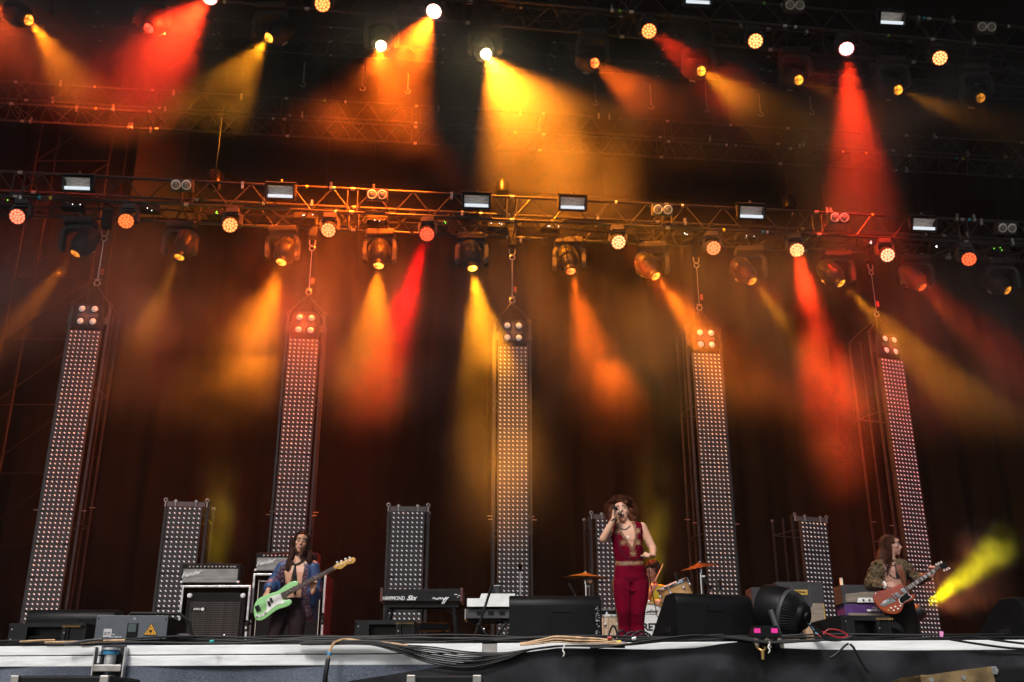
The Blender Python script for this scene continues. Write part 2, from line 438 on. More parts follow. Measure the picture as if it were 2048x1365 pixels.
# odds and ends clipped to the trusses: couplers, cable runs, tape marks
cl = MB(); cl.cyl((-.022, 0, 0), (.022, 0, 0), .036, n=12); cl.box((0, 0, .06), (.035, .05, .07))
clm = cl.mesh('coupler', M_steel)
tp = MB(); tp.cyl((-.02, 0, 0), (.02, 0, 0), .0265, n=10)
tapes = [tp.mesh('tape_mark', mat('tape_'+n_, c, .5)) for n_, c in (('green', (.15, .6, .05)), ('cyan', (.02, .4, .6)), ('white', (.7, .7, .7)), ('yellow', (.7, .65, .05)))]
rnd = random.Random(3)
for t, h, d, xa, xb, n in ((tr_mid, .425, .64, -9, 10.5, 26), (tr_up, .42, .64, -5, 9, 18), (tr_back, .49, .62, -11, 12, 26)):
    for i in range(n):
        x = rnd.uniform(xa, xb)
        share('coupler', clm, t, (x, rnd.choice((0, d)), h if rnd.random() < .7 else 0), rot=(rnd.choice((0, 0, .6, pi)), 0, 0))
        if rnd.random() < .6: share('tape_mark', rnd.choice(tapes), t, (rnd.uniform(xa, xb), 0, rnd.choice((0, h))))
    for k in range(5):
        pts = []; y = rnd.uniform(.05, d-.05); ph = rnd.uniform(0, 6)
        for j in range(90):
            x = xa - 1 + (xb - xa + 2)*j/89
            pts.append((x, y + .05*sin(x*1.1+ph), .05 + .035*k*.6 + .04*abs(sin(x*1.45 + ph)) + .03*noise.noise(Vector((x*2, k, 0)))))
        if t is not tr_back: MB().tube(pts, .011, n=5).build('cable_run', M_rubber, t, smooth=True)
# extra electronics under the lower truss: power boxes with status lights
M_led_w = mat('status_white', (0.5, .5, .5), emit=(1, 1, 1), es=3)
M_led_g = mat('status_green', (0.1, .5, .1), emit=(.2, 1, .05), es=3)
bxm = MB().box((0, 0, 0), (.34, .18, .1), bev=.006).mesh('power_box', M_plastic)
for i, x in enumerate([-8.2, -7.1, -5.9, -4.8, -3.4, -2.2, -1.2, -.2, .7, 2.0, 3.0, 4.1, 5.2, 6.4, 7.6, 8.7, 9.6]):
    share('power_box', bxm, tr_mid, (x, .5, .1 + .02*(i % 3)))
    q = MB()
    for k in range(3): q.ball((x + rnd.uniform(-.15, .15), .5-.1, .1 + rnd.uniform(-.03, .04)), .008, n=6)
    q.build('status_light', M_led_g if i % 3 == 0 else M_led_w, tr_mid)

# scaffold column at the left behind the trusses
M_scaf = mat('scaffold_paint', (.012, .010, .010), .7, spec_=.1)
sf = thing('scaffold_tower', 'dim scaffold tower of crossed tubes at the far left behind the trusses', 'scaffold', at(165, 330, 19.0) - Vector((0, 0, 7)))
for (x, y) in ((-1.0, 0), (.55, 0), (-1.0, .8), (.55, .8)):
    MB().cyl((x, y, -1.5), (x, y, 9.5), .022, n=8).build('upright', M_scaf, sf)
for k in range(8):
    z = -1 + k*1.35
    MB().cyl((-1.0, 0, z), (.55, 0, z), .014, n=6).build('crossbar', M_scaf, sf)
    MB().cyl((-1.0, 0, z), (.55, 0, z+1.3), .012, n=6).build('crossbar', M_scaf, sf)

# ------------------------------------------------------------------ light fixtures
def emis(name, c, s):
    m = bpy.data.materials.new(name); m.use_nodes = True
    b = m.node_tree.nodes['Principled BSDF']
    b.inputs['Base Color'].default_value = (*[k*.3 for k in c], 1); b.inputs['Roughness'].default_value = .3
    b.inputs['Emission Color'].default_value = (*c, 1); b.inputs['Emission Strength'].default_value = s
    return m
RED = (1, .035, .006); ORED = (1, .09, .008); ORA = (1, .13, .005); AMB = (1, .22, .006); YEL = (1, .32, .008); PURE = (1, .0, .004)
POWER = 2.3
def spot(parent, loc, target, col, power, ang, blend=.95, size=.05):
    blend = .95; ang *= 1.12
    ld = bpy.data.lights.new('lamp', 'SPOT'); ld.energy = power*POWER; ld.color = col
    ld.spot_size = radians(ang); ld.spot_blend = blend; ld.shadow_soft_size = size
    o = bpy.data.objects.new('lamp', ld); COL.objects.link(o)
    o.location = Vector(loc) - (parent.location if parent else Vector())
    o.rotation_euler = (Vector(loc) - Vector(target)).to_track_quat('Z', 'Y').to_euler()
    if parent: o.parent = parent
    return o

# shared meshes of the big moving heads
M_yoke = mat('yoke_paint', (0.030, 0.028, 0.030), 0.6, spec_=.25, var=.15, scale=6)
M_head = mat('head_paint', (0.006, 0.0055, 0.006), 0.5, var=.2, spec_=.25)
q = MB(); q.box((0, 0, -.055), (.47, .30, .105), bev=.02); me_base = q.mesh('base', M_yoke)
q = MB()
for s in (-1, 1): q.cyl((s*.14, 0, .0), (s*.14, 0, .06), .025, n=10)
q.box((0, 0, .005), (.36, .06, .02)); me_hook = q.mesh('hook', M_steel)
def arch(w, hh, th, top_r, k=8):
    """upside-down U between the arms of a yoke, in x,z; top at z = 0"""
    o = [(-w/2, -hh)]; 
    for i in range(k+1):
        a = pi - pi/2*i/k; o.append((-w/2 + top_r + top_r*cos(a), -top_r + top_r*sin(a)))
    for i in range(k+1):
        a = pi/2 - pi/2*i/k; o.append((w/2 - top_r + top_r*cos(a), -top_r + top_r*sin(a)))
    o.append((w/2, -hh)); 
    wi = w/2 - th; ri = top_r*.75
    o.append((wi - .012, -hh - .035)); 
    for i in range(k+1):
        a = pi/2*i/k; o.append((wi - ri + ri*cos(a), -th*.95 - ri + ri*sin(a)))
    for i in range(k+1):
        a = pi/2 + pi/2*i/k; o.append((-wi + ri + ri*cos(a), -th*.95 - ri + ri*sin(a)))
    o.append((-wi + .012, -hh - .035))
    return o
ar = arch(.56, .40, .06, .13)
def yoke_mesh(ar, d):
    bm = bmesh.new(); vs = [bm.verts.new((x, -d/2, z)) for x, z in ar]; f = bm.faces.new(vs)
    e = bmesh.ops.extrude_face_region(bm, geom=[f]); 
    for v in e['geom']:
        if isinstance(v, bmesh.types.BMVert): v.co.y += d
    bmesh.ops.triangulate(bm, faces=[f for f in bm.faces if len(f.verts) > 4]); bmesh.ops.recalc_face_normals(bm, faces=bm.faces)
    me = bpy.data.meshes.new('yoke'); bm.to_mesh(me); bm.free(); me.materials.append(M_yoke); return me
me_yoke = yoke_mesh(ar, .14)
q = MB(); q.lathe([(.06, -.30), (.13, -.29), (.165, -.24), (.175, -.05), (.17, .08), (.13, .14), (.105, .17), (.105, .235), (.088, .245), (.088, .20)], n=24)
for a in range(14):
    w = 2*pi*a/14; q.box((0, .17, -.12), (.012, .02, .2), M=Matrix.Rotation(w, 4, 'Z'))
me_headb = q.mesh('head', M_head, smooth=True)
q = MB(); q.box((0, -.19, -.02), (.1, .03, .06), bev=.008); me_badge = q.mesh('side_plate', mat('pale_plate', (.4, .38, .38), .4))
q = MB(); q.ball((0, 0, 0), (.082, .082, .022), n=16); lens_me0 = q.mesh('lens', M_head, smooth=True)

def ray_target(src, tx, ty, near):
    return at(tx, ty, src.y - near)

heads = [
 # row, lens x, lens y, yoke x, base top y, target x, y, metres towards the audience, colour, power, angle, lens strength, words
 (1, 150, 508, 163, 440, 40, 640, 1.0, AMB, 150, 13, 2.0, 'throwing a dim yellow beam to the lower left'),
 (1, 358, 515, 365, 448, 292, 660, 1.0, YEL, 110, 15, 2.0, 'throwing a smoky yellow beam down left'),
 (1, 562, 525, 569, 457, 496, 690, 1.6, AMB, 500, 25, 6, 'throwing a broad orange beam down left'),
 (1, 757, 532, 762, 464, 738, 760, 1.6, AMB, 420, 25, 8, 'throwing an orange beam almost straight down'),
 (1, 945, 537, 944, 472, 985, 800, 1.2, YEL, 900, 23, 16, 'throwing the brightest pale yellow beam of its row'),
 (1, 1142, 543, 1137, 480, 1200, 760, 1.6, ORA, 700, 20, 5, 'throwing a deep orange beam down right'),
 (1, 1312, 553, 1303, 489, 1425, 705, 1.4, AMB, 750, 17, 5, 'throwing an amber beam steeply down right'),
 (1, 1505, 563, 1497, 497, 1590, 665, 1.0, YEL, 200, 16, 2.2, 'throwing a faint yellow beam down right'),
 (1, 1683, 567, 1671, 506, 1800, 680, 1.0, YEL, 520, 15, 3.0, 'throwing a yellow beam to the lower right'),
 (1, 1845, 575, 1828, 514, 1950, 690, 1.0, ORA, 90, 18, 1.6, 'with a dim amber lens, second from the right end'),
 (1, 2016, 581, 1998, 522, 2110, 640, 1.0, YEL, 60, 14, 1.6, 'cut by the right edge of the picture'),
 (0, 58, 40, 76, -26, 160, 190, -1.5, AMB, 1800, 38, 5, 'with a round yellow lens in the top left corner'),
 (0, 297, 57, 312, -5, 240, 180, -1.5, RED, 150, 34, 5, 'glowing inside the red smoke at the top left'),
 (0, 537, 76, 545, 14, 455, 190, -1.0, YEL, 2200, 44, 5, 'with a mottled yellow lens above the orange smoke'),
 (0, 762, 92, 765, 34, 735, 330, -1.6, ORA, 3200, 80, 60, 'burning straight at the camera like a small star'),
 (0, 972, 108, 970, 50, 1110, 340, -1.4, (1, .25, .010), 9500, 76, 90, 'blazing white and flooding the centre with yellow'),
 (0, 1190, 126, 1184, 66, 1290, 205, 1.0, ORA, 700, 28, 5, 'throwing a short orange beam to the right'),
 (0, 1403, 142, 1395, 84, 1500, 215, 1.0, YEL, 850, 25, 4, 'throwing a yellow beam to the right'),
 (0, 1598, 160, 1586, 102, 1690, 200, .8, YEL, 120, 18, 3, 'with a mottled amber lens beside the red beam'),
 (0, 1797, 180, 1780, 120, 1900, 222, .8, YEL, 320, 18, 3, 'throwing a faint yellow patch to the right'),
 (0, 1962, 196, 1945, 136, 2060, 240, .8, YEL, 12, 14, .8, 'with an almost dark lens in the top right'),
]
lenscols = {}
for i, (row, lx_, ly, yx, by, tx, ty, near, col, pw, ang, ls, words) in enumerate(heads):
    Yc = 15.64 if row else 14.04
    sl = YAW if row else 0.138
    X = at(yx, by, Yc).x; Y = Yc + sl*X; base = at(yx, by, Y)
    t = thing('moving_head', 'moving head on the %s truss %s' % ('lower' if row else 'upper', words), 'stage light', base, atan2(sl, 1)*0, 'moving heads on the %s truss' % ('lower' if row else 'upper'))
    share('base', me_base, t); share('hook', me_hook, t)
    yk = share('yoke', me_yoke, t, (0, 0, -.125))
    piv = base + Vector((0, 0, -.50))
    # aim: the beam leaves through the lens seen in the photograph
    lp = at(lx_, ly, Y - .13)
    src = lp; target = ray_target(src, tx, ty, near*.5 if row else near)
    dirv = (target - src).normalized()
    body = dirv
    hdir = dirv if row else (dirv*.35 + (Vector((0, 0, ZC)) - src).normalized()*.8 + Vector((.5*(tx-lx_)/150, 0, 0))).normalized() if ls < 20 else ((Vector((0, 0, ZC)) - src).normalized()*.85 + dirv*.3).normalized()
    hd = share('head', me_headb, t, (src - hdir*.235) - base, rot=hdir.to_track_quat('Z', 'Y').to_euler())
    sp = share('side_plate', me_badge, hd)
    lm = bpy.data.meshes.new('lens'); lm = lens_me0.copy(); lm.materials.clear()
    key = (col, ls)
    if key not in lenscols:
        wcol = col if ls < 20 else (1, .75, .3)
        m = emis('lens_glow', tuple(min(1, c*1.0 + (.02 if ls < 20 else 0)) for c in wcol), ls)
        # mottled bright and dark spots of the gobo
        nt = m.node_tree; b = nt.nodes['Principled BSDF']
        tc = nt.nodes.new('ShaderNodeTexCoord'); vo = nt.nodes.new('ShaderNodeTexNoise'); vo.inputs['Scale'].default_value = 22
        nt.links.new(tc.outputs['Object'], vo.inputs['Vector'])
        mr = nt.nodes.new('ShaderNodeMapRange'); mr.inputs[1].default_value = .4; mr.inputs[2].default_value = .62; mr.inputs[3].default_value = ls*.12; mr.inputs[4].default_value = ls
        nt.links.new(vo.outputs[0], mr.inputs[0])
        if ls < 20: nt.links.new(mr.outputs[0], b.inputs['Emission Strength'])
        lenscols[key] = m
    lm.materials.append(lenscols[key])
    share('lens', lm, hd, (0, 0, .222))
    spot(t, src + hdir*.06 + dirv*.02, target, col, pw*(6.3 if row else 1.0), ang*(1.3 if row else 1.0))

# LED wash heads with a face of small lenses
q = MB(); q.box((0, 0, -.05), (.21, .17, .09), bev=.012); me_wbase = q.mesh('base', M_yoke)
wa = arch(.31, .2, .035, .05); me_wyoke = yoke_mesh(wa, .09)
q = MB(); q.lathe([(.05, -.17), (.10, -.16), (.122, -.1), (.127, -.01), (.127, .015), (.119, .02), (.117, .0)], n=24); me_whead = q.mesh('head', M_head, smooth=True)
q = MB(); pts = [(0, 0)] + [(.047*cos(pi/3*k), .047*sin(pi/3*k)) for k in range(6)] + [(.093*cos(pi/6*k + pi/12), .093*sin(pi/6*k + pi/12)) for k in range(12)]
for x, y in pts: q.ball((x, y, .012), (.0215, .0215, .01), n=8)
me_wl = q.mesh('lens_array', M_head, smooth=True)
q = MB(); q.cyl((0, 0, 0), (0, 0, .008), .117, n=24); me_wd = q.mesh('reflector_plate', M_head)
washes = [
 (1, 35, 433, RED, 150, 15, (-60, 470), 1.2, (1, .28, .12), 1.7, 'glowing pink red at the left end'),
 (1, 252, 442, RED, 14, 12, (232, 620), 2.0, (1, .24, .04), 1.5, 'glowing orange, second from the left'),
 (1, 460, 450, RED, 170, 14, (600, 660), 1.4, (1, .42, .10), 1.6, 'glowing orange with a smoky red beam to the right'),
 (1, 657, 460, ORED, 220, 12, (560, 540), 1.0, (1, .42, .10), 1.7, 'throwing a thin red beam to the lower left'),
 (1, 854, 468, PURE, 1700, 14, (800, 640), 1.6, (1, .10, .03), 2.0, 'throwing a pure red beam to the lower left'),
 (1, 1237, 484, ORED, 900, 14, (1320, 570), 1.0, (1, .5, .16), 2.0, 'throwing an orange red beam to the lower right'),
 (1, 1427, 496, RED, 130, 13, (1500, 558), 1.0, (1, .3, .08), 1.7, 'throwing a dim red beam to the lower right'),
 (1, 1594, 500, RED, 2000, 18, (1650, 740), 1.8, (1, .48, .14), 2.2, 'throwing the strong red beam of the lower row'),
 (1, 1775, 510, RED, 230, 14, (1860, 580), 1.0, (1, .48, .2), 2.0, 'throwing a dark red beam, second from the right'),
 (1, 1938, 518, RED, 10, 12, (1960, 640), 1.0, (1, .16, .04), 1.5, 'glowing deep orange at the right end'),
 (0, 645, 8, ORA, 12, 14, (660, 200), 2.0, (1, .42, .08), 2.0, 'glowing amber, cut by the top edge of the picture'),
 (0, 868, 22, ORA, 8200, 58, (775, 200), -.8, (1, .7, .5), 12, 'burning white above a wide orange wedge of light'),
 (0, 1298, 62, RED, 1100, 17, (1385, 130), .9, (1, .4, .08), 2.0, 'glowing orange with a short red beam to the right'),
 (0, 1511, 82, RED, 300, 14, (1585, 128), .8, (1, .5, .12), 2.2, 'glowing amber between two red beams'),
 (0, 1693, 97, RED, 5500, 32, (1722, 420), -1.2, (1, .35, .3), 7, 'burning pink white above a red cone of light'),
 (0, 1880, 116, ORA, 10, 12, (1885, 240), 1.0, (1, .5, .14), 2.0, 'glowing amber at the right end'),
 (0, 420, -6, RED, 6000, 50, (250, 190), -1.8, (1, .4, .3), 7, 'half cut by the top edge above the red smoke'),
]
wm = {}
for (row, x, y, col, pw, ang, tg, near, lc, ls, words) in washes:
    Yc = 15.0 if row else 13.4; sl = YAW if row else .138
    X = at(x, y, Yc).x; Y = Yc - .12 + sl*X
    c = at(x, y, Y)
    t = thing('wash_light', 'wash light on the %s truss %s' % ('lower' if row else 'upper', words), 'stage light', c + Vector((0, .1, .3)), 0, 'wash lights on the %s truss' % ('lower' if row else 'upper'))
    share('base', me_wbase, t, (0, 0, .03)); share('yoke', me_wyoke, t, (0, 0, -.055))
    target = at(tg[0], tg[1], Y - (near*.25 if row else near))
    dirv = (target - c).normalized()
    # the face also looks out at the audience
    dface = (dirv*0.45 + (Vector((0, 0, ZC)) - c).normalized()).normalized()
    hd = share('head', me_whead, t, (0, -.1, -.3), rot=dface.to_track_quat('Z', 'Y').to_euler())
    k = (lc, ls)
    if k not in wm:
        wm[k] = (emis('led_lens', (1, min(1, lc[1]*1.0), min(1, lc[2]*1.3)), ls*(.95 if ls < 5 else 1.1)), emis('led_plate', (lc[0], lc[1]*.38, lc[2]*.25), ls*.45))
    a = me_wl.copy(); a.materials.clear(); a.materials.append(wm[k][0]); share('lens_array', a, hd)
    a = me_wd.copy(); a.materials.clear(); a.materials.append(wm[k][1]); share('reflector_plate', a, hd)
    spot(t, c + dface*.06 + dirv*.06, target, col, pw*(6.3 if row else 1.0), ang*(1.25 if row else 1.0), blend=.5, size=.09)
# far left red light just outside the picture
tO = thing('wash_light', 'round LED wash light on the upper truss, outside the left edge above the red glow', 'stage light', at(-60, -40, 12.3), 0, 'wash lights on the upper truss')
share('base', me_wbase, tO, (0, 0, .03)); share('yoke', me_wyoke, tO, (0, 0, -.055)); share('head', me_whead, tO, (0, -.1, -.3), rot=(2.2, 0, 0))
spot(tO, tO.location + Vector((.1, -.2, -.4)), at(20, 100, 14.5), ORED, 7500, 50)

# strobes: rectangular glass fronted boxes
M_refl = mat('strobe_reflector', (0.55, 0.46, 0.38), 0.4, 0.1, var=.18, scale=9, col2=(.85, .80, .76), stretch=(1, 1, 5))
M_tube = emis('xenon_tube_glow', (.85, .93, 1), .8)  # glow added for the daylight that the shaded strobe fronts lack
def strobe_parts():
    a = MB(); w, h, d = .46, .25, .16
    for (c, s_) in (((0, 0, h/2-.01), (w, d, .02)), ((0, 0, -h/2+.01), (w, d, .02)), ((-w/2+.012, 0, 0), (.024, d, h-.04)), ((w/2-.012, 0, 0), (.024, d, h-.04)), ((0, d/2, 0), (w, .01, h))): a.box(c, s_)
    b = MB(); n = 10; vs = []; 
    for i in range(n+1):
        u = -1 + 2*i/n
        for x in (-w/2+.03, w/2-.03): vs.append((x, -.05 + .11*(1-u*u), u*(h/2-.03)))
    b.add(vs, [(2*i, 2*i+2, 2*i+3, 2*i+1)[::-1] for i in range(n)])
    c = MB(); c.cyl((-w/2+.04, -.03, -.065), (w/2-.04, -.03, -.065), .026, n=10)
    e = MB()
    for s in (-1, 1): e.box((s*(w/2+.012), 0, .02), (.012, .05, .2))
    e.box((0, 0, h/2+.04), (w+.03, .05, .012)); e.cyl((0, 0, h/2+.04), (0, 0, h/2+.1), .02)
    return a.mesh('housing', M_blackgloss), b.mesh('reflector', M_refl, smooth=True), c.mesh('tube', M_tube, smooth=True), e.mesh('bracket', M_darkgrey)
sh, sr, stb, sb = strobe_parts()
def clip_place(x, y, row):
    Yc = (15.0 if row else 13.4); sl = YAW if row else .138
    X = at(x, y, Yc).x
    return at(x, y, Yc + sl*X - .16)
for k, (row, x, y, w) in enumerate([(1, 156, 368, 'first from the left'), (1, 561, 384, 'second from the left'), (1, 953, 403, 'just left of the middle'), (1, 1145, 407, 'just right of the middle'), (1, 1502, 425, 'second from the right'), (1, 1846, 449, 'nearest the right end'), (0, 1395, -3, 'half cut by the top edge'), (0, 1782, 38, 'near the top right corner')]):
    t = thing('strobe_light', 'rectangular strobe light with pale reflector on the %s truss, %s' % ('lower' if row else 'upper', w), 'strobe', clip_place(x, y, row), 0.08, 'strobe lights clipped to the trusses')
    for n_, m_ in (('housing', sh), ('reflector', sr), ('tube', stb), ('bracket', sb)): share(n_, m_, t, rot=(.42, 0, 0) if n_ != 'bracket' else None)
# two-lamp blinders
M_bulb = mat('blinder_lens', (0.22, 0.21, 0.2), 0.25, 0.3, var=.3, scale=14)
M_ring = mat('blinder_ring', (0.7, 0.68, 0.64), 0.3, 0.4)
a = MB(); a.box((0, 0, 0), (.34, .13, .19), bev=.01); bh = a.mesh('housing', M_darkgrey)
a = MB(); a.lathe([(.052, 0), (.074, .004), (.078, .018), (.064, .022), (.056, .012)], n=24, capped=False); br = a.mesh('lamp_ring', M_ring, smooth=True)
a = MB(); a.ball((0, 0, .006), (.057, .057, .018), n=18); bl_ = a.mesh('lamp_lens', M_bulb, smooth=True)
for k, (row, x, y, w) in enumerate([(1, 365, 371, 'first from the left'), (1, 755, 390, 'left of the middle'), (1, 1324, 420, 'right of the middle'), (1, 1676, 436, 'above the strong red beam'), (1, 2010, 457, 'near the right edge'), (0, 1587, 13, 'close to the top edge'), (0, 1969, 56, 'in the top right corner')]):
    t = thing('blinder_light', 'small box with two round unlit lamps on the %s truss, %s' % ('lower' if row else 'upper', w), 'blinder', clip_place(x, y, row), 0.05, 'two-lamp blinders clipped to the trusses')
    share('housing', bh, t, rot=(.38, 0, 0))
    for s in (-1, 1):
        R = (pi/2 + .38, 0, 0)
        o_ = share('lamp_ring', br, t, (s*.081, -.062, -.025), rot=R); share('lamp_lens', bl_, t, (s*.081, -.064, -.026), rot=R)
# dark dome fixtures standing above the lower truss
for (x, y, w) in ((430, 350, 'left'), (1005, 368, 'middle'), (1580, 398, 'right')):
    t = thing('chain_motor', 'black chain hoist standing above the %s of the lower truss' % w, 'chain hoist', at(x, y+8, 15.4 + YAW*at(x, y, 15).x), 0, 'chain hoists above the lower truss')
    q = MB(); q.lathe([(.10, -.14), (.13, -.1), (.13, .08), (.09, .14), (.03, .16)], n=16); q.build('motor_body', M_blackgloss, t, smooth=True)
    q = MB(); q.cyl((0, 0, .16), (0, 0, 6), .004, n=5); q.build('chain', M_rubber, t)
    q = MB(); q.tube([(.0, 0, -.14), (.03, 0, -.2), (0, 0, -.25), (-.03, 0, -.2)], .01, n=6); q.build('hook', M_steel, t)
    q = MB(); q.cyl((.09, -.03, -.22), (.09, -.03, -.03), .03, n=8); q.build('chain_bag', M_plastic, t)
# chains with hooks hanging in front of the screen
for k, (x, y0, y1) in enumerate([(610, 124, 168), (728, 130, 176), (817, 145, 182), (1190, 164, 206), (1300, 168, 213), (1410, 162, 219), (1517, 184, 227), (1619, 190, 224)]):
    Y = 17.3 + .107*at(x, y0, 17.3).x
    p0, p1 = at(x, y0, Y), at(x, y1, Y); L = p0.z - p1.z
    t = thing('hanging_hook', 'steel chain with an open hook hanging before the dark screen, %s from the left' % NTH[k], 'hook', p0, 0, 'chains with hooks before the screen')
    MB().cyl((0, 0, 6), (0, 0, -.12), .0025, n=5).build('cable', M_rubber, t)
    q = MB()
    for j in range(int(L/.06)): q.tube([(.012*cos(a), .02*(j % 2)*cos(a), -.06*j - .05 + .026*sin(a)) for a in [i*pi/3 for i in range(6)]], .006, n=4, closed=True)
    q.build('chain', M_steel, t)
    q = MB(); q.tube([(.05*cos(a), 0, -L - .01 + .05*sin(a)) for a in [pi*.25 - i*pi*1.25/8*-1*-1 for i in range(0, 9)]], .01, n=6); q.build('hook', M_steel, t)

# ------------------------------------------------------------------ LED towers
M_tile = mat('led_tile', (0.020, 0.020, 0.023), 0.5, var=.12, scale=4)
M_dot = mat('led_dot_glint', (0.85, 0.84, 0.84), 0.25, var=.03, spec_=.8, emit=(.95, .97, 1), es=.22)  # white colour and faint glow stand in for daylight glinting in the lenses
TW, TH = .475, .470
q = MB(); q.box((0, 0, TH/2), (TW, .05, TH-.006)); tile_me = q.mesh('led_tile', M_tile)
clip_me = MB().box((0, -.012, 0), (.075, .035, .022)).mesh('tile_clip', M_blackgloss)
q = MB(); pt = .0671
for i in range(7):
    for j in range(7):
        cx_, cz_ = (i-3)*pt, TH/2 + (j-3)*pt
        q.ball((cx_-.004, -.026, cz_+.004), (.011, .012, .0085), n=6); q.ball((cx_+.005, -.026, cz_-.006), (.0105, .012, .0085), n=6)  # paired lobes shape the S of the reflected daylight
dots_me = q.mesh('led_lenses', M_dot, smooth=True)
M_face = mat('blinder_face', (0.10, 0.088, 0.09), 0.45)
M_lamp = mat('frosted_lamp', (0.85, 0.78, 0.70), 0.35, var=.1, scale=30, emit=(1, .84, .7), es=.22)
M_frame = mat('tower_frame', (0.028, 0.026, 0.028), 0.4, 0.4, var=.2)
lamp_me = MB().ball((0, 0, 0), (.052, .028, .052), n=14).mesh('lamp', M_lamp, smooth=True)
lring_me = MB().lathe([(.056, 0), (.068, .012), (.072, .03), (.062, .035), (.058, .015)], n=20, capped=False).mesh('lamp_rim', M_blackgloss, smooth=True)
def eye(m, x, y, z, r=.03, t=.008, ax='y'):
    m.tube([(x + r*cos(a), y, z + r*sin(a)) if ax == 'y' else (x, y + r*cos(a), z + r*sin(a)) for a in [2*pi*i/10 for i in range(10)]], t, n=5, closed=True)
def tower(px, py, Yb, n, yaw, label, group, cap, chain_px=None):
    c = at(px, py, Yb); t = thing('led_tower', label, 'LED tower', (c.x, Yb, DECK), yaw, group)
    H = n*TH
    for k in range(n):
        a = share('led_tile', tile_me, t, (0, 0, .03 + k*TH))
        d = share('led_lenses', dots_me, a); d['kind'] = 'stuff'
        if k: [share('tile_clip', clip_me, t, (s_*(TW/2-.035), 0, .03 + k*TH)) for s_ in (-1, 1)]
    top = H + .03
    fw = .575; fy0, fy1 = .10, .52
    ft = top + (.42 if cap else .10)
    for (x, y, r) in ((-fw/2, fy0, .017), (fw/2, fy0, .017), (-fw/2+.02, fy1-.15, .011), (fw/2-.02, fy1-.15, .011), (-fw/2, fy1+.1, .014), (fw/2, fy1+.1, .014)):
        MB().box((x, y, ft/2), (r*2, r*2, ft)).build('frame_post', M_frame, t)
    cr = MB()
    cr.box((0, fy0, 0), (fw, .014, .014)); cr.box((0, fy1+.1, 0), (fw, .014, .014))
    for s in (-1, 1): cr.box((s*fw/2, (fy0+fy1+.1)/2, 0), (.012, fy1+.1-fy0, .012))
    crm = cr.mesh('frame_rung', M_frame)
    zz = .2
    while zz < ft: share('frame_rung', crm, t, (0, 0, zz)); zz += 2.05
    pin = MB(); 
    for s in (-1, 1): pin.cyl((s*(fw/2), fy0, 2.42), (s*(fw/2+.085), fy0, 2.42), .008, n=6); pin.cyl((s*fw/2, fy1, 2.55), (s*(fw/2+.08), fy1, 2.55), .007, n=6)
    if cap: pin.build('locating_pin', M_steel, t)
    cab = MB(); cab.tube([(fw/2-.05, .35, ft-.05), (fw/2-.02, .38, ft*.6), (fw/2-.07, .36, ft*.3), (fw/2-.03, .34, .1)], .012, n=6)
    cab.build('feed_cable', M_rubber, t)
    if cap:
        f = MB(); cw, ch = .235, .44
        f.prism([(-.2, top+.03), (.2, top+.03), (.235, top+.08), (.235, top+.2), (.2, top+.42), (.13, top+.46), (-.13, top+.46), (-.2, top+.42), (-.235, top+.2), (-.235, top+.08)], .08, y0=-.02)
        f.build('blinder_box', M_black, t)
        f = MB(); z0 = top + .245
        star = []
        for i in range(16):
            a = 2*pi*i/16 + pi/16; r = .155 if (i % 4) in (0, 3) else .10
            star.append((r*cos(a), z0 + r*sin(a)*1.05))
        f.prism(star, .012, y0=-.033); f.build('face_plate', M_face, t)
        for sx in (-1, 1):
            for sz in (-1, 1):
                lp_ = share('lamp', lamp_me, t, (sx*.093, -.035, z0 + sz*.103)); share('lamp_rim', lring_me, lp_, (0, .012, 0), rot=(pi/2, 0, 0))
        for s in (-1, 1):
            b_ = MB(); eye(b_, s*fw/2, fy0, ft + .05, .035, .009); b_.build('lifting_eye', M_frame, t); MB().box((s*(fw/2-.03), fy0-.03, ft-.22), (.11, .02, .12)).build('corner_bracket', M_frame, t)
            b_ = MB(); eye(b_, s*fw/2, fy1+.1, ft + .02, .03, .008); b_.build('lifting_eye', M_frame, t)
        apex = Vector((0, .18, ft + .42))
        br_ = MB()
        for (x, y) in ((-fw/2, fy0), (fw/2, fy0), (-fw/2, fy1+.1), (fw/2, fy1+.1)): br_.tube([(x, y, ft + .06), tuple(apex)], .008, n=5)
        br_.build('bridle_wire', M_frame, t)
        sk = MB(); eye(sk, 0, .18, ft + .46, .045, .011); sk.cyl((-.05, .18, ft+.52), (.05, .18, ft+.52), .008, n=6); sk.build('shackle', M_steel, t)
        tag_m = MB().box((.05, .18, ft + .66), (.05, .01, .1)).build('red_tag', mat('red_tag', (.35, .06, .04), .6), t)
        zt = at(px, 549 - (1022-px)*.045, Yb).z - DECK
        zt = max(zt, ft + 1.2)
        MB().cyl((0, .18, ft + .5), (0, .18, zt), .0065, n=6).build('lifting_cable', M_steel, t)
        hk = MB(); eye(hk, 0, .18, zt+.05, .045, .01); hk.tube([(.05, .18, zt+.2), (.045, .18, zt+.12), (0, .18, zt+.08), (-.045, .18, zt+.12), (-.05, .18, zt+.2)], .011, n=6)
        hk.build('hoist_hook', M_steel, t)
        MB().box((0, .18, zt+.42), (.14, .16, .36), bev=.02).build('hoist_body', M_black, t)
    else:
        f = MB(); f.box((0, .03, top+.035), (TW+.05, .05, .07)); f.build('cap_panel', M_face, t)
        for (x, y, r) in ((-fw/2, .03, .024), (fw/2, .03, .024), (-.14, -.01, .018), (.14, -.01, .018), (fw/2, fy1+.1, .02), (-fw/2, fy1+.1, .02)):
            b_ = MB(); eye(b_, x, y, top + (.095 if abs(x) > .2 else .07), r, .007); b_.cyl((x, y, top), (x, y, top+.08), .009, n=6); b_.build('lifting_eye', M_steel, t)
    return t
def tY(px, py, y0=15.5): 
    X = at(px, py, y0).x; return y0 + YAW*X
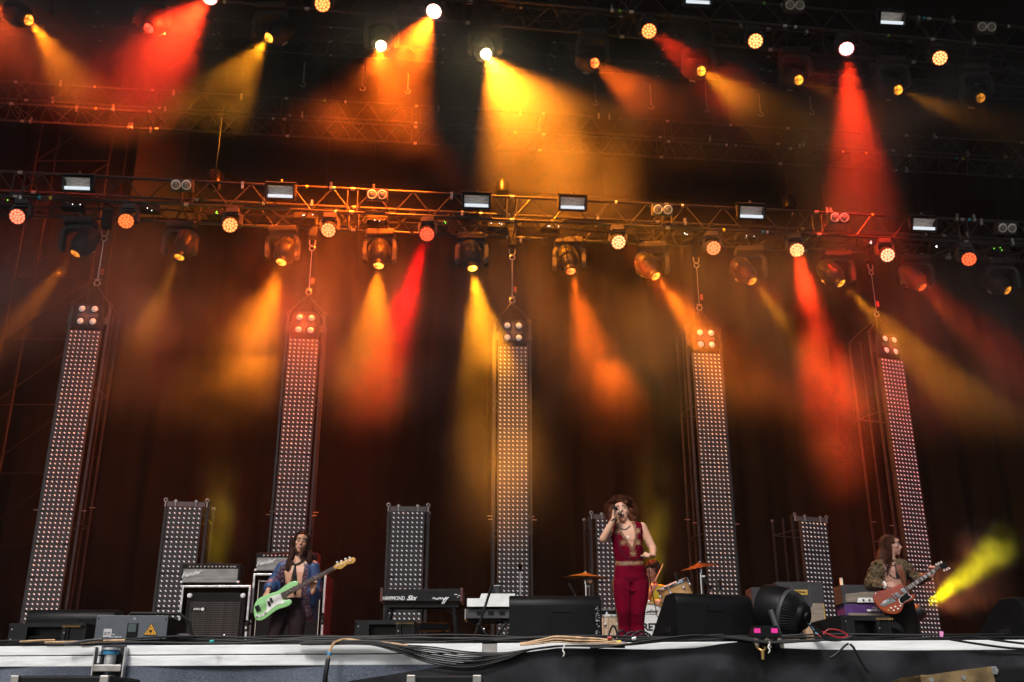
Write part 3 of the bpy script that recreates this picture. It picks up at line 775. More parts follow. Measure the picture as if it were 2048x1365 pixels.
GT, GS = 'tall hanging LED towers', 'short LED towers between the tall ones'
tower(85.5, 1212, tY(85, 1212), 11, .11, 'tall LED tower at the far left behind the floor monitor', GT, True)
tower(576, 1100, tY(576, 1100), 11, .12, 'tall LED tower behind the bass player with the green bass', GT, True)
tower(1026, 1100, tY(1026, 1100), 11, .07, 'tall LED tower in the centre behind the white keyboard', GT, True)
tower(1443, 1140, tY(1443, 1140), 11, .13, 'tall LED tower behind the right cymbal and floor monitor', GT, True)
tower(1857, 1268, tY(1862, 1268), 11, .37, 'tall LED tower at the right behind the guitarist', GT, True)
tower(349, 1210, tY(349, 1210, 14.9), 5, .12, 'short LED tower behind the left guitar amplifier', GS, False)
tower(811, 1170, tY(811, 1170, 14.9), 5, .06, 'short LED tower behind the black stage organ', GS, False)
tower(1226, 1170, tY(1226, 1170, 15.2), 5, .12, 'short LED tower half hidden behind the singer', GS, False)
tower(1636, 1150, tY(1636, 1150, 15.1), 5, .36, 'short LED tower behind the tan fronted guitar cabinet', GS, False)

# ------------------------------------------------------------------ stage gear
def wedge_monitor(name_label, x0, x1, ytop, Y, d=.62, front_down=.0, rot=0.0, slant_left=0.0, lab_x=.15, worn=False, slot=(0.0, .17)):
    """monitor seen from its back: rounded top edge, recessed handle, label"""
    c, w, h = spec(x0, x1, ytop, Y)
    t = thing('floor_monitor', name_label, 'monitor speaker', (c.x, Y, DECK), rot, 'floor monitors along the stage edge')
    # side profile in y,z : tall rounded back towards the audience side (we see the curved back)
    R = .09
    prof = [(0.0, 0.0), (0.0, h-R)]
    for i in range(7):
        a = pi - pi/2*i/6; prof.append((R + R*cos(a), h - R + R*sin(a)))
    prof += [(.22, h-.005), (d, .14), (d, 0.0)]
    m = MB(); n = len(prof); vs = []; xs = (-w/2, -w/2+.012, w/2-.012, w/2)
    for k, x in enumerate(xs):
        s_ = .985 if k in (0, 3) else 1.0
        for (y, z) in prof: vs.append((x, .2+(y-.2)*s_, z*s_))
    fs = []
    for k in range(3):
        for i in range(n): fs.append((k*n+i, k*n+(i+1) % n, (k+1)*n+(i+1) % n, (k+1)*n+i))
    fs += [list(range(n-1, -1, -1)), list(range(3*n, 4*n))]
    m.add(vs, fs); m.build('cabinet', M_wedge, t, smooth=True)
    q = MB(); q.box((slot[0]*w, -.002, h-R-.028), (.155*w/.8, .012, .062)); q.build('handle_recess', M_blackgloss, t)
    q = MB(); q.box((slot[0]*w, .012, h-R+.014), (.17*w/.8, .012, .022), bev=.004); q.build('handle_bar', M_plastic, t)
    q = MB(); q.box((slot[0]*w + lab_x*w*.5, .018, h-.034), (.055, .004, .022), M=None); q.build('label', M_label, t, rot=(-.45, 0, 0), loc=(0, .01, 0.012))
    for s in (-1, 1): q = MB(); q.box((s*(w/2+.004), .22, h*.45), (.012, .14, .05), bev=.004); q.build('side_handle', M_plastic, t)
    if worn:
        q = MB(); rr = random.Random(5)
        for k in range(26):
            zz = rr.uniform(.12, h-.1); q.box((w/2 - .02 - rr.random()*.03, -.0015, zz), (rr.uniform(.004, .02), .003, rr.uniform(.004, .016)))
        o = q.build('scuff_marks', M_steel, t); o['kind'] = 'stuff'
    return t
M_wedge = mat('monitor_paint', (0.003, 0.003, 0.0032), 0.42, col2=(0.006, 0.006, 0.0065), scale=5, bump=0.12, bscale=120, spec_=.14)
wedge_monitor('black floor monitor at the far left, half hidden by a launcher box', 38, 216, 1217, 9.4, lab_x=.25, slot=(.02, .17))
wedge_monitor('large scuffed black floor monitor between the keyboards and the singer', 1018, 1206, 1189, 9.0, lab_x=.2, worn=True, slot=(.07, .17))
w3 = wedge_monitor('large black floor monitor to the right of the singer, its slanted side showing', 1352, 1524, 1186, 9.0, lab_x=.28, slot=(.0, .15), rot=.30)
wedge_monitor('black floor monitor cut by the right edge of the picture', 2040, 2180, 1195, 9.2, rot=.45)

def launcher(label, x0, x1, ytop, Y, mirror=False, txt=True, rot=0.0, depth=.55):
    c, w, h = spec(x0, x1, ytop, Y)
    t = thing('effect_box', label, 'effects box', (c.x, Y, DECK), rot, 'low black effect boxes at the stage edge')
    q = MB(); wl = w*.76; x_ = -w/2
    th = .016
    q.box((0, depth/2, h-.01), (w, depth, .02)); q.box((0, depth/2, .01), (w, depth, .02)); q.box((0, depth-.01, h/2), (w, .02, h-.04))
    q.box((x_+.01, depth/2, h/2), (.02, depth-.03, h-.04)); q.box((w/2-.01, depth/2, h/2), (.02, depth-.03, h-.04)); q.box((x_+wl, depth/2, h/2), (.02, depth-.03, h-.04))
    wx0, wx1 = x_ + wl*.32, x_ + wl*.92; wz0, wz1 = h*.50, h*.88
    for (a, b, cc, dd) in ((x_+.02, wx0, .02, h-.02), (wx1, x_+wl-.01, .02, h-.02), (wx0, wx1, .02, wz0), (wx0, wx1, wz1, h-.02)):
        q.box(((a+b)/2, .01, (cc+dd)/2), (b-a, .02, dd-cc))
    q.build('housing', M_boxpaint, t)
    q = MB(); q.box(((wx0+wx1)/2, .12, (wz0+wz1)/2), (wx1-wx0+.04, .01, wz1-wz0+.04)); q.box(((wx0+wx1)/2, .07, wz0+.02), (wx1-wx0, .09, .01)); q.build('recess_plate', M_blackgloss, t)
    q = MB(); q.box(((x_+wl+w/2)/2, .03, h/2), (w-wl-.04, .02, h-.06)); q.build('side_panel', M_black, t)
    q = MB(); q.cyl(((x_+wl+w/2)/2, .02, h*.22), ((x_+wl+w/2)/2, .0, h*.22), h*.14, n=14); q.build('socket', M_blackgloss, t)
    q = MB()
    for k in range(9): q.tube([((x_+wl*.93) + k*.017, -.002, h-.022 + .006*sin(a)) if False else ((x_+wl*.93) + k*.017 + .005*cos(a), -.004, h-.024 + .009*sin(a)) for a in [2*pi*i/6 for i in range(6)]], .0016, n=3, closed=True)
    o = q.build('brass_chain', M_brass, t); o['kind'] = 'stuff'
    q = MB()
    for (bx, bz) in ((x_+.03, h*.5), (x_+.03, .04), (wx1+.02, h*.7), (wx1+.02, .05), (x_+.03, h-.05)): q.cyl((bx, .0, bz), (bx, -.004, bz), .006, n=6)
    q.build('bolt', M_steel, t)
    if txt:
        text('MAGIC', .026, M_white, t, T(x_+wl*.60, -.002, h*.27) @ FRONT, bold=.0012)
        text('FX', .026, mat('red_print', (.5, .02, .02), .5), t, T(x_+wl*.60+.052, -.002, h*.27) @ FRONT, bold=.0012)
    return t
M_boxpaint = mat('launcher_paint', (0.010, 0.010, 0.011), 0.55, spec_=.16, var=.25, scale=8, bump=.15, bscale=60)
launcher('low black effect box at the far left corner of the stage edge', 8, 163, 1246, 8.6, txt=False, rot=-.0)
launcher('low black effect box before the organ stand', 706, 826, 1240, 8.7)
launcher('low black effect box before the guitarist', 1690, 1794, 1231, 8.8, rot=.12)

# laser projector
c, w, h = spec(186, 328, 1231, 8.2)
lz = thing('laser_projector', 'blue grey laser projector with yellow warning triangle on the stage edge', 'laser projector', (c.x, 8.2, DECK), .05)
M_las = mat('laser_front', (0.065, 0.078, 0.092), 0.45, var=.12, scale=4, bump=.05)
q = MB(); q.box((0, .3, h/2), (w-.01, .58, h-.01)); q.build('body', M_black, lz)
q = MB(); q.box((0, 0, h/2), (w, .018, h), bev=.003); q.build('front_plate', M_las, lz)
q = MB(); q.box((0, -.012, h*.14), (w*.80, .008, h*.24), bev=.003); q.build('lower_door', mat('laser_door', (.045, .055, .085), .45), lz)
q = MB(); q.box((.02*w, -.012, h*.60), (w*.15, .012, h*.40), bev=.004); fr = q.build('window_frame', M_blackgloss, lz)
q = MB(); q.box((.02*w, -.021, h*.66), (w*.11, .006, h*.22)); q.build('aperture', mat('aperture_glass', (.01, .035, .05), .08, coat=1), lz)
tri = MB(); tri.prism([(-.052, 0), (.052, 0), (0, .088)], .003, y0=-.014); o = tri.build('warning_triangle', M_black, lz, loc=(w*.28, 0, h*.47))
tri = MB(); tri.prism([(-.046, .004), (.046, .004), (0, .081)], .003, y0=-.017); tri.build('yellow_face', mat('warning_yellow', (.75, .36, .03), .5), o)
tri = MB(); tri.cyl((0, -.018, .03), (0, -.0195, .03), .009, n=10); 
for k in range(8): tri.box((0, -.0187, .0195), (.0022, .0012, .009), M=T(0, 0, .03) @ Matrix.Rotation(k*pi/4, 4, 'Y') @ T(0, 0, -.03+.0) )
tri.build('laser_symbol', M_black, o)
for (p0, p1) in (((-.032, .014), (.032, .014)), ((.032, .014), (0, .066)), ((0, .066), (-.032, .014))):
    MB().cyl((p0[0], -.0185, p0[1]), (p1[0], -.0185, p1[1]), .0014, n=4).build('triangle_line', M_black, o)
q = MB(); q.box((-w*.32, -.011, h*.52), (.062, .004, .062)); lg = q.build('logo_plate', mat('logo_grey', (.42, .42, .42), .5), lz)
text('RTI', .034, M_darkgrey, lz, T(-w*.32, -.0135, h*.50) @ FRONT, depth=.001, sx=.95)
text('Stage', .017, M_label, lz, T(-w*.245, -.0105, h*.49) @ FRONT, depth=.001)
text('Laser Systems', .017, M_label, lz, T(-w*.205, -.0105, h*.42) @ FRONT, depth=.001)
q = MB(); q.box((.03*w, -.018, h*.075), (.085, .003, .018)); q.build('yellow_label', mat('yellow_label', (.72, .33, .03), .5), lz)
q = MB(); q.box((.28*w, -.0105, h*.40), (.14, .003, .004)); q.build('print_line', M_label, lz)
text('\u25bd', .02, M_label, lz, T(.03*w, -.0105, h*.9) @ FRONT, depth=.001)
q = MB()
for (bx, bz) in ((-.46, .35), (.16, .38), (.43, .38), (-.47, .08), (.47, .9), (-.47, .92)): q.cyl((bx*w, -.009, bz*h), (bx*w, -.013, bz*h), .006, n=8)
q.build('screw', M_blackgloss, lz)
q = MB(); q.tube([(-.28*w, .3, h-.01), (-.2*w, .3, h+.045), (.5*w, .32, h+.045), (.66*w, .32, h-.02), (.70*w, .32, h-.13), (.70*w, .32, .06)], .014, n=8); q.build('carry_handle', M_plastic, lz, smooth=True)
q = MB(); q.box((.62*w, .34, h*.3), (.17, .28, h*.6), bev=.03); q.build('yoke_foot', M_blackgloss, lz)
q = MB(); q.box((.80*w-.02, .40, h*.38), (.07, .2, h*.42), bev=.02); q.build('end_knob', M_blackgloss, lz)

# grille cloth: woven wires as relief
def cloth_mat(name, c1, c2, sx=260, sz=260):
    m = bpy.data.materials.new(name); m.use_nodes = True; nt = m.node_tree; N, L = nt.nodes, nt.links; b = N['Principled BSDF']; b.inputs['Roughness'].default_value = .8
    tc = N.new('ShaderNodeTexCoord'); mp = N.new('ShaderNodeMapping'); L.new(tc.outputs['Object'], mp.inputs[0]); mp.inputs['Scale'].default_value = (sx, sx, sz)
    ck = N.new('ShaderNodeTexVoronoi'); L.new(mp.outputs[0], ck.inputs['Vector'])
    no = N.new('ShaderNodeTexNoise'); no.inputs['Scale'].default_value = 9; no.inputs['Detail'].default_value = 4
    mp2 = N.new('ShaderNodeMapping'); mp2.inputs['Scale'].default_value = (.5, 1, 3.2); L.new(tc.outputs['Object'], mp2.inputs[0]); L.new(mp2.outputs[0], no.inputs['Vector'])
    mx = N.new('ShaderNodeMath'); mx.operation = 'MULTIPLY_ADD'; L.new(ck.outputs['Distance'], mx.inputs[0]); mx.inputs[1].default_value = .5; L.new(no.outputs[0], mx.inputs[2])
    r = N.new('ShaderNodeValToRGB'); r.color_ramp.elements[0].position = .42; r.color_ramp.elements[1].position = .95
    r.color_ramp.elements[0].color = (*c1, 1); r.color_ramp.elements[1].color = (*c2, 1); L.new(mx.outputs[0], r.inputs[0]); L.new(r.outputs[0], b.inputs['Base Color'])
    return m
M_silver = cloth_mat('silver_grille_cloth', (.12, .115, .12), (.36, .35, .33))
M_tanc = cloth_mat('tan_grille_cloth', (.12, .09, .075), (.30, .245, .19))
M_knob = mat('skirted_knob', (.55, .52, .48), .35)
def amp_head(label, x0, x1, ytop, ybot, Y, cap_txt, z=None, rot=0.0, side=0):
    a, b = at(x0, ybot, Y), at(x1, ybot, Y); w = b.x - a.x; h = at((x0+x1)/2, ytop, Y).z - a.z
    t = thing('guitar_amplifier', label, 'amplifier', ((a.x+b.x)/2, Y, a.z), rot, 'silver fronted amplifier heads')
    d = .26
    q = MB(); q.box((0, d/2+.012, h/2), (w, d, h), bev=.012); q.build('cabinet', M_tolex, t)
    q = MB(); q.box((0, .004, h*.40), (w*.93, .016, h*.66)); q.build('grille_cloth', M_silver, t)
    q = MB(); q.box((0, .006, h*.84), (w*.93, .02, h*.17)); q.build('control_panel', M_blackgloss, t)
    for k in range(12):
        kx = -w*.36 + w*.70*k/11
        q = MB(); q.cyl((kx, -.004, h*.84), (kx, -.022, h*.84), .011, .008, n=10); q.build('knob', M_knob, t)
    q = MB()
    for (s, zz) in ((-1, .06), (1, .06)): q.ball((s*(w/2-.018), .006, h*zz+.008), (.022, .014, .018), n=8)
    q.build('corner_cap', M_label, t)
    q = MB(); q.box((0, d*.5, h+.018), (w*.3, .03, .022), bev=.006); q.box((-w*.14, d*.5, h+.004), (.03, .03, .02)); q.box((w*.14, d*.5, h+.004), (.03, .03, .02)); q.build('carry_handle', M_plastic, t)
    text(cap_txt, h*.30, M_white, t, T(-w*.33, -.008, h*.48) @ FRONT @ Matrix.Rotation(.22, 4, 'Z'), depth=.003, shear=.45, bold=.0025, sx=1.15)
    q = MB(); q.box((w*.395, -.0055, h*.86), (.05, .002, .004)); q.box((w*.40, -.0055, h*.82), (.035, .002, .004)); q.build('panel_print', M_white, t)
    return t
def flight_case(label, x0, x1, ytop, Y, with_cab, txt=None):
    c, w, h = spec(x0, x1, ytop, Y)
    t = thing('flight_case', label, 'flight case', (c.x, Y, DECK), 0, 'open flight cases behind the bass player')
    d = .55
    q = MB(); q.box((-w/2+.012, d/2, h/2), (.018, d, h-.02)); q.box((w/2-.012, d/2, h/2), (.018, d, h-.02)); q.box((0, d/2, h-.012), (w-.05, d, .018)); q.box((0, d-.01, h/2), (w-.06, .016, h-.06)); q.box((0, d/2, .012), (w-.05, d, .018)); q.build('panel', M_black, t)
    e = .026
    q = MB(); q.box((0, -.004, h-e/2), (w, .03, e), bev=.004); q.build('top_edge', M_case, t)
    for s in (-1, 1):
        q = MB(); q.box((s*(w/2-e/2), -.004, h*.80), (e, .03, h*.40-.055), bev=.004); q.box((s*(w/2-e/2), -.004, h*.26), (e, .03, h*.50), bev=.004); q.build('side_edge', M_case, t)
        q = MB(); q.box((s*(w/2-.015), -.012, h*.555), (.045, .03, .11), bev=.006); q.build('latch', M_plastic, t)
        q = MB(); q.box((s*(w/2-.015), -.03, h*.545), (.02, .006, .03)); q.build('latch_tongue', M_chrome, t)
    return t, w, h, c
# left cabinet in its case
t1, w, h, c = flight_case('flight case holding the ribbed bass cabinet at the left', 344, 486, 1171, 13.4, True)
cb_ = thing('bass_cabinet', 'black bass cabinet with ribbed grille standing in the left flight case', 'speaker cabinet', (c.x, 13.42, DECK+.025))
cw, chh = w-.13, h-.11
q = MB(); q.box((0, .24, chh/2), (cw, .45, chh), bev=.01); q.build('cabinet', M_tolex, cb_)
M_rib = mat('ribbed_cloth', (0.045, 0.038, 0.034), .8, var=.3, scale=18)
q = MB(); q.box((.0, .008, chh*.46), (cw*.86, .012, chh*.86)); q.build('grille_board', M_black, cb_)
nr = 40; rib = MB().box((0, 0, 0), (cw*.85, .012, chh*.86/nr*.6), bev=.002).mesh('rib', M_rib)
for k in range(nr): share('rib', rib, cb_, (0, -.001, chh*.03 + chh*.86*(k+.5)/nr))
for s in (-1, 1):
    q = MB(); q.ball((s*(cw/2-.035), .0, chh-.04), (.035, .02, .032), n=10); q.build('corner_cap', M_label, cb_, smooth=True)
q = MB(); q.box((-cw*.27, -.010, chh*.80), (.19, .006, .052), bev=.003); q.build('badge', M_blackgloss, cb_)
text('SUPPLO', .036, M_white, cb_, T(-cw*.30, -.0145, chh*.80) @ FRONT, bold=.001, sx=.72)
q = MB(); q.cyl((-cw*.205, -.0135, chh*.80), (-cw*.205, -.016, chh*.80), .021, n=12); q.build('badge_disc', M_white, cb_)
q = MB(); q.ball((cw*.2, -.012, chh*.5), .006, n=6); q.build('pilot_light', M_led_w, cb_)
zt = at(415, 1171, 13.4).z
amp_head('black amplifier head with silver cloth on the left flight case', 360, 478, 1127, 1167.5, 13.42, 'Fender')
# second case behind the bassist
t2, w, h, c = flight_case('taller flight case behind the bass player', 489, 640, 1147, 13.5, True)
cb2 = thing('bass_cabinet', 'dark plain bass cabinet in the flight case behind the bass player', 'speaker cabinet', (c.x, 13.52, DECK+.025))
cw, chh = w-.12, h-.10
q = MB(); q.box((0, .24, chh/2), (cw, .45, chh), bev=.01); q.build('cabinet', M_tolex, cb2)
q = MB()
for s in (-1, 1): q.box((s*(cw/2-.012), -.002, chh/2), (.008, .01, chh-.03))
q.box((0, -.002, chh-.02), (cw-.03, .01, .008)); q.build('piping', mat('gold_piping', (.6, .55, .45), .4), cb2)
q = MB(); q.ball((-cw/2+.02, -.002, chh-.02), .02, n=8); q.ball((cw/2-.02, -.002, chh-.02), .02, n=8); q.build('corner_cap', M_steel, cb2)
amp_head('black amplifier head with silver cloth behind the bass player', 508, 632, 1105, 1143.5, 13.52, 'Fender')

# organ on its stand
a, b = at(760, 1203, 12.0), at(926, 1203, 12.0); w = b.x-a.x; h = at(840, 1178, 12.0).z - a.z
og = thing('stage_organ', 'black stage organ on a metal stand, seen from behind', 'keyboard', ((a.x+b.x)/2, 12.0, a.z), 0)
q = MB(); q.box((0, .16, h/2), (w-.06, .34, h), bev=.006); q.build('body', M_plastic, og)
M_cherry = mat('cherry_end', (.07, .016, .012), .4, var=.2, scale=8)
for s in (-1, 1):
    q = MB(); q.box((s*(w/2-.016), .16, h/2+.004), (.03, .37, h+.012), bev=.005); q.build('end_cheek', M_cherry, og)
q = MB(); q.box((.08*w, -.012, h*.66), (.095, .004, .026)); q.build('vent', M_blackgloss, og)
text('HAMMOND', .060, M_white, og, T(-w*.335, -.0125, h*.24) @ FRONT, bold=.0008, sx=.80)
text('Skx', .072, M_white, og, T(-w*.125, -.0125, h*.26) @ FRONT, shear=.5, bold=.0022)
q = MB(); rr = random.Random(2)
for k in range(8): q.box((w*(.14+.018*k), -.013, h*.22 + rr.uniform(-.004, .006)), (.010, .003, .018))
for k in range(6): q.box((w*(.40+.012*k), -.013, h*rr.uniform(.25, .75)), (.010, .003, .008))
q.build('socket_print', M_label, og)
q = MB(); q.tube([(w*.30, -.02, h*.32), (w*.275, -.05, h*.1), (w*.25, -.04, -.03)], .006, n=6); q.build('white_lead', M_label, og)
q = MB(); q.tube([(w*.325, -.02, h*.32), (w*.30, -.05, h*.1), (w*.27, -.04, -.03)], .006, n=6); q.build('white_lead', M_label, og)
wt = MB(); 
for k in range(12):
    q = MB(); q.cyl((-w*.3+k*.06, .05, h), (-w*.3+k*.06, .05, h+.012), .008, n=6); q.build('drawbar', M_plastic, og)
st = thing('keyboard_stand', 'black four legged stand under the stage organ', 'stand', ((a.x+b.x)/2, 12.05, DECK))
ho = a.z - DECK
q = MB()
q = MB(); q.box((0, .0, ho-.035), (w*.9, .04, .045)); q.box((0, .26, ho-.035), (w*.9, .04, .045)); q.build('top_rail', M_plastic, st)
for (x0_, x1_, y_) in ((-.40, -.50, 0), (.38, .46, 0), (-.38, -.48, .28), (.38, .48, .28)):
    q = MB(); q.tube([(x0_*w, y_, ho-.03), (x0_*w + (x1_-x0_)*w*.2, y_, ho-.12), (x1_*w, y_, 0)], .02, n=8); q.build('leg', M_plastic, st)
for s in (-1, 1):
    q = MB(); q.tube([(s*.28*w, .02, ho-.05), (s*.37*w, .02, ho-.13), (s*.40*w, .02, ho-.22)], .009, n=6); q.build('brace', M_plastic, st)
# bench
a, b = at(822, 1262, 12.6), at(892, 1262, 12.6)
bn = thing('keyboard_bench', 'low black padded bench behind the organ stand', 'bench', ((a.x+b.x)/2, 12.6, DECK))
q = MB(); q.box((0, 0, a.z-DECK+.04), (b.x-a.x+.08, .3, .085), bev=.02); q.build('seat', M_black, bn)
for s in (-1, 1):
    q = MB(); q.cyl((s*.2, -.08, a.z-DECK), (-s*.26, .02, .02), .018, n=8); q.build('leg', M_plastic, bn)

# second keyboard: white synth over a dark one on an x stand
a, b = at(934, 1213, 11.2), at(1030, 1213, 11.2); w = b.x-a.x; z0 = a.z
M_syn = mat('synth_shell', (.74, .75, .73), .5, var=.06)
ky = thing('white_keyboard', 'white synthesizer with stepped back standing beside the organ', 'keyboard', ((a.x+b.x)/2, 11.2, z0))
pr = [(-w/2, 0), (w/2, 0), (w/2, .135), (-w*.20, .135), (-w*.24, .085), (-w/2, .085)]
q = MB(); q.prism(pr, .03); q.build('back_panel', M_syn, ky)
q = MB(); q.box((0, .18, .04), (w, .3, .075), bev=.01); q.build('shell', M_syn, ky)
dk = thing('dark_keyboard', 'dark keyboard on the lower tier below the white synthesizer', 'keyboard', ((a.x+b.x)/2, 11.25, z0-.12))
q = MB(); q.box((0, .16, .05), (w+.02, .32, .10), bev=.01); q.build('body', M_darkgrey, dk)
q = MB(); q.box((-w/2-.02, .15, .045), (.012, .31, .11)); q.build('end_cheek', M_steel, dk)
for k in range(3):
    q = MB(); q.box((-.12+.12*k, -.001, .055), (.06, .006, .04)); q.build('socket_panel', M_blackgloss, dk)
xs = thing('keyboard_stand', 'black folding stand under the white synthesizer', 'stand', ((a.x+b.x)/2, 11.4, DECK)); H = z0-.12-DECK
for s in (-1, 1):
    q = MB(); q.cyl((s*.24, .1*s, 0), (-s*.2, .1*s, H), .016, n=8); q.build('leg', M_plastic, xs)
    q = MB(); q.box((0, .12*s+.05, H-.01), (.5, .03, .03)); q.build('top_rail', M_plastic, xs)
# boom mic stand in front of it
def Pm(x, y, Y): return at(x, y, Y)
mb = thing('microphone_stand', 'black boom microphone stand leaning before the white synthesizer', 'microphone stand', on_deck(962, 10.6))
def add_tube(parent, name, pts, r, m, n=8): 
    q = MB(); q.tube([p - parent.location for p in pts], r, n=n); return q.build(name, m, parent, smooth=True)
add_tube(mb, 'boom', [Pm(984, 1170, 10.6), Pm(958, 1252, 10.6)], .013, M_plastic)
add_tube(mb, 'leg', [Pm(958, 1248, 10.6), Pm(941, 1290, 10.5), Pm(935, 1303, 10.4)], .011, M_plastic)
add_tube(mb, 'leg', [Pm(958, 1248, 10.6), Pm(985, 1285, 10.5), Pm(1000, 1303, 10.4)], .011, M_plastic)
q = MB(); q.ball(Pm(958, 1250, 10.58) - mb.location, .024, n=8); q.build('clutch', M_plastic, mb)
q = MB(); q.ball(Pm(968, 1258, 10.5) - mb.location, .01, n=6); q.build('wing_bolt', M_chrome, mb)
ms = thing('microphone_stand', 'thin upright microphone stand in front of the centre LED tower', 'microphone stand', on_deck(1041, 12.2))
add_tube(ms, 'pole', [ms.location, Pm(1041, 1140, 12.2)], .010, M_steel)
add_tube(ms, 'gooseneck', [Pm(1041, 1141, 12.2), Pm(1040, 1128, 12.15)], [.02, .026], M_blackgloss)
for k in range(3):
    A = 2*pi*k/3+.5; q = MB(); q.cyl((0, 0, .12), (.28*cos(A), .28*sin(A), .01), .009, n=6); q.build('leg', M_plastic, ms)
cu = thing('paper_cup', 'dark cup with a pale rim standing on the white synthesizer', 'cup', Pm(995, 1190, 11.35))
q = MB(); q.lathe([(.030, 0), (.038, .095), (.034, .095)], n=18); q.build('cup', M_darkgrey, cu, smooth=True)
q = MB(); q.tube([(.0385*cos(a_), .0385*sin(a_), .096) for a_ in [2*pi*i/18 for i in range(18)]], .003, n=5, closed=True); q.build('rim', M_label, cu)

# ------------------------------------------------------------------ drum kit
YD = 13.6
M_shell = mat('maple_shell', (.50, .27, .10), .28, col2=(.62, .37, .15), scale=3, stretch=(1, 1, 9), coat=.5, detail=6)
M_skin = mat('drum_skin', (.72, .74, .74), .45, var=.05)
M_cym = mat('cymbal_bronze', (.014, .010, .007), .55, .0, var=.3, scale=8, spec_=.08)
kc = at(1300, 1254, YD); R = abs(at(1349, 1254, YD).x - kc.x)
bd = thing('bass_drum', 'bass drum with white front skin and black letters behind the singer', 'bass drum', (kc.x, YD, kc.z))
RX = Matrix.Rotation(-pi/2, 4, 'X')
q = MB(); q.lathe([(R*.97, 0), (R*.97, .4)], n=48, M=RX); q.build('shell', M_shell, bd, smooth=True)
q = MB(); q.lathe([(R*.93, -.02), (R, -.02), (R, .035), (R*.96, .035)], n=48, M=RX, capped=False); q.build('hoop', M_shell, bd, smooth=True)
q = MB(); q.lathe([(0.001, -.006), (R*.95, -.004), (R*.95, .004), (.001, .004)], n=48, M=RX); q.build('front_skin', M_skin, bd)
for k in range(10):
    A = 2*pi*k/10+.3; q = MB(); q.box((R*1.03*cos(A), .03, R*1.03*sin(A)), (.03, .07, .03), bev=.006); q.build('claw', M_chrome, bd)
for (s_, z_, sz) in (('GRETA', -.005, .125), ('VAN', -.125, .09), ('FLEET', -.215, .10)):
    text(s_, sz, M_black, bd, T(0, -.009, z_) @ FRONT, bold=.004, sx=1.0, space=.95)
text('Ludwig', .062, M_black, bd, T(0.015, -.009, .195) @ FRONT, shear=.35, bold=.0012)
q = MB(); q.box((0.015, -.008, .158), (.15, .003, .004)); q.build('underline', M_black, bd)
q = MB()
for s in (-1, 1): q.cyl((s*R*.8, .1, -R*.4), (s*R*1.25, -.05, -(kc.z-DECK)), .012, n=8)
q.build('spur', M_chrome, bd)
def drum(label, c, axis, r, depth, name='tom_drum', cat='drum', mshell=None, lugs=7):
    t = thing(name, label, cat, c)
    Q = Vector(axis).normalized().to_track_quat('Z', 'Y').to_matrix().to_4x4()
    q = MB(); q.lathe([(r*.98, -depth/2), (r*.98, depth/2)], n=32, M=Q); q.build('shell', mshell or M_shell, t, smooth=True)
    for z in (-depth/2, depth/2):
        q = MB(); q.lathe([(r, z-.012), (r*1.045, z-.012), (r*1.045, z+.014), (r, z+.014)], n=32, M=Q, capped=False); q.build('rim', M_chrome, t, smooth=True)
    q = MB(); q.lathe([(.001, depth/2+.002), (r, depth/2)], n=32, M=Q, capped=False); q.build('skin', M_skin, t)
    for k in range(lugs):
        A = 2*pi*k/lugs+.2; q = MB(); q.ball((r*1.03*cos(A), r*1.03*sin(A), depth*.18), (.02, .02, .028), n=8, M=Q); q.cyl((r*1.04*cos(A), r*1.04*sin(A), depth*.1), (r*1.04*cos(A), r*1.04*sin(A), depth/2+.01), .005, n=5, M=Q); q.build('lug', M_chrome, t)
    return t
drum('orange maple tom drum tilted behind the right floor monitor', at(1352, 1188, YD-.25), (-.38, -.10, .92), .205, .25)
drum('pale wooden snare drum low between the singer and the floor monitor', at(1222, 1262, YD-.5), (0, 0, 1), .17, .34, 'floor_drum', mshell=mat('striped_wood', (.30, .20, .12), .4, col2=(.6, .45, .3), scale=9, stretch=(6, 6, .3)))
drum('small dark snare drum with chrome rim left of the singer', at(1212, 1232, YD-.2), (0, -.1, 1), .18, .16, 'snare_drum', mshell=M_blackgloss)
def cymbal(label, px, py, Y, r, axis, stand_px):
    c = at(px, py, Y); t = thing('cymbal_stand', label, 'cymbal', (c.x, Y, DECK))
    zc = c.z - DECK
    Q = T(0, 0, zc) @ Vector(axis).normalized().to_track_quat('Z', 'Y').to_matrix().to_4x4()
    q = MB(); q.lathe([(r, -.02), (r*.6, .0), (r*.22, .012), (r*.18, .03), (r*.08, .045), (.012, .047)], n=44, M=Q); q.lathe([(r*.999, -.023), (.012, .04)], n=44, M=Q, capped=False); q.build('cymbal', M_cym, t, smooth=True)
    q = MB(); q.tube([(0, 0, zc+.06), (0, 0, zc-.35), (.02, .02, .25)], .011, n=8); q.build('pole', M_chrome, t, smooth=True)
    q = MB(); q.cyl((0, 0, zc-.10), (0, 0, zc-.04), .02, n=8); q.box((.03, 0, zc-.13), (.05, .012, .02)); q.build('clamp', M_chrome, t)
    for k in range(3):
        A = 2*pi*k/3+.9; q = MB(); q.cyl((0, 0, .3), (.3*cos(A), .3*sin(A), .01), .009, n=6); q.build('leg', M_chrome, t)
    return t
cymbal('wide dark crash cymbal on its stand left of the singer', 1171, 1152, YD-.3, .30, (0.03, -.06, 1), 0)
cymbal('wide dark cymbal on its stand right of the drummer', 1400, 1132, YD-.2, .255, (-.16, -.12, 1), 0)
mcd = thing('drum_microphone', 'small silver ball microphone under the left cymbal', 'microphone', at(1179, 1161, YD-.4))
q = MB(); q.ball((0, 0, 0), .033, n=12); q.build('grille', M_steel, mcd, smooth=True)
q = MB(); q.cyl((0, .03, -.01), (.0, .14, -.03), .02, .014, n=10); q.build('handle', M_plastic, mcd)
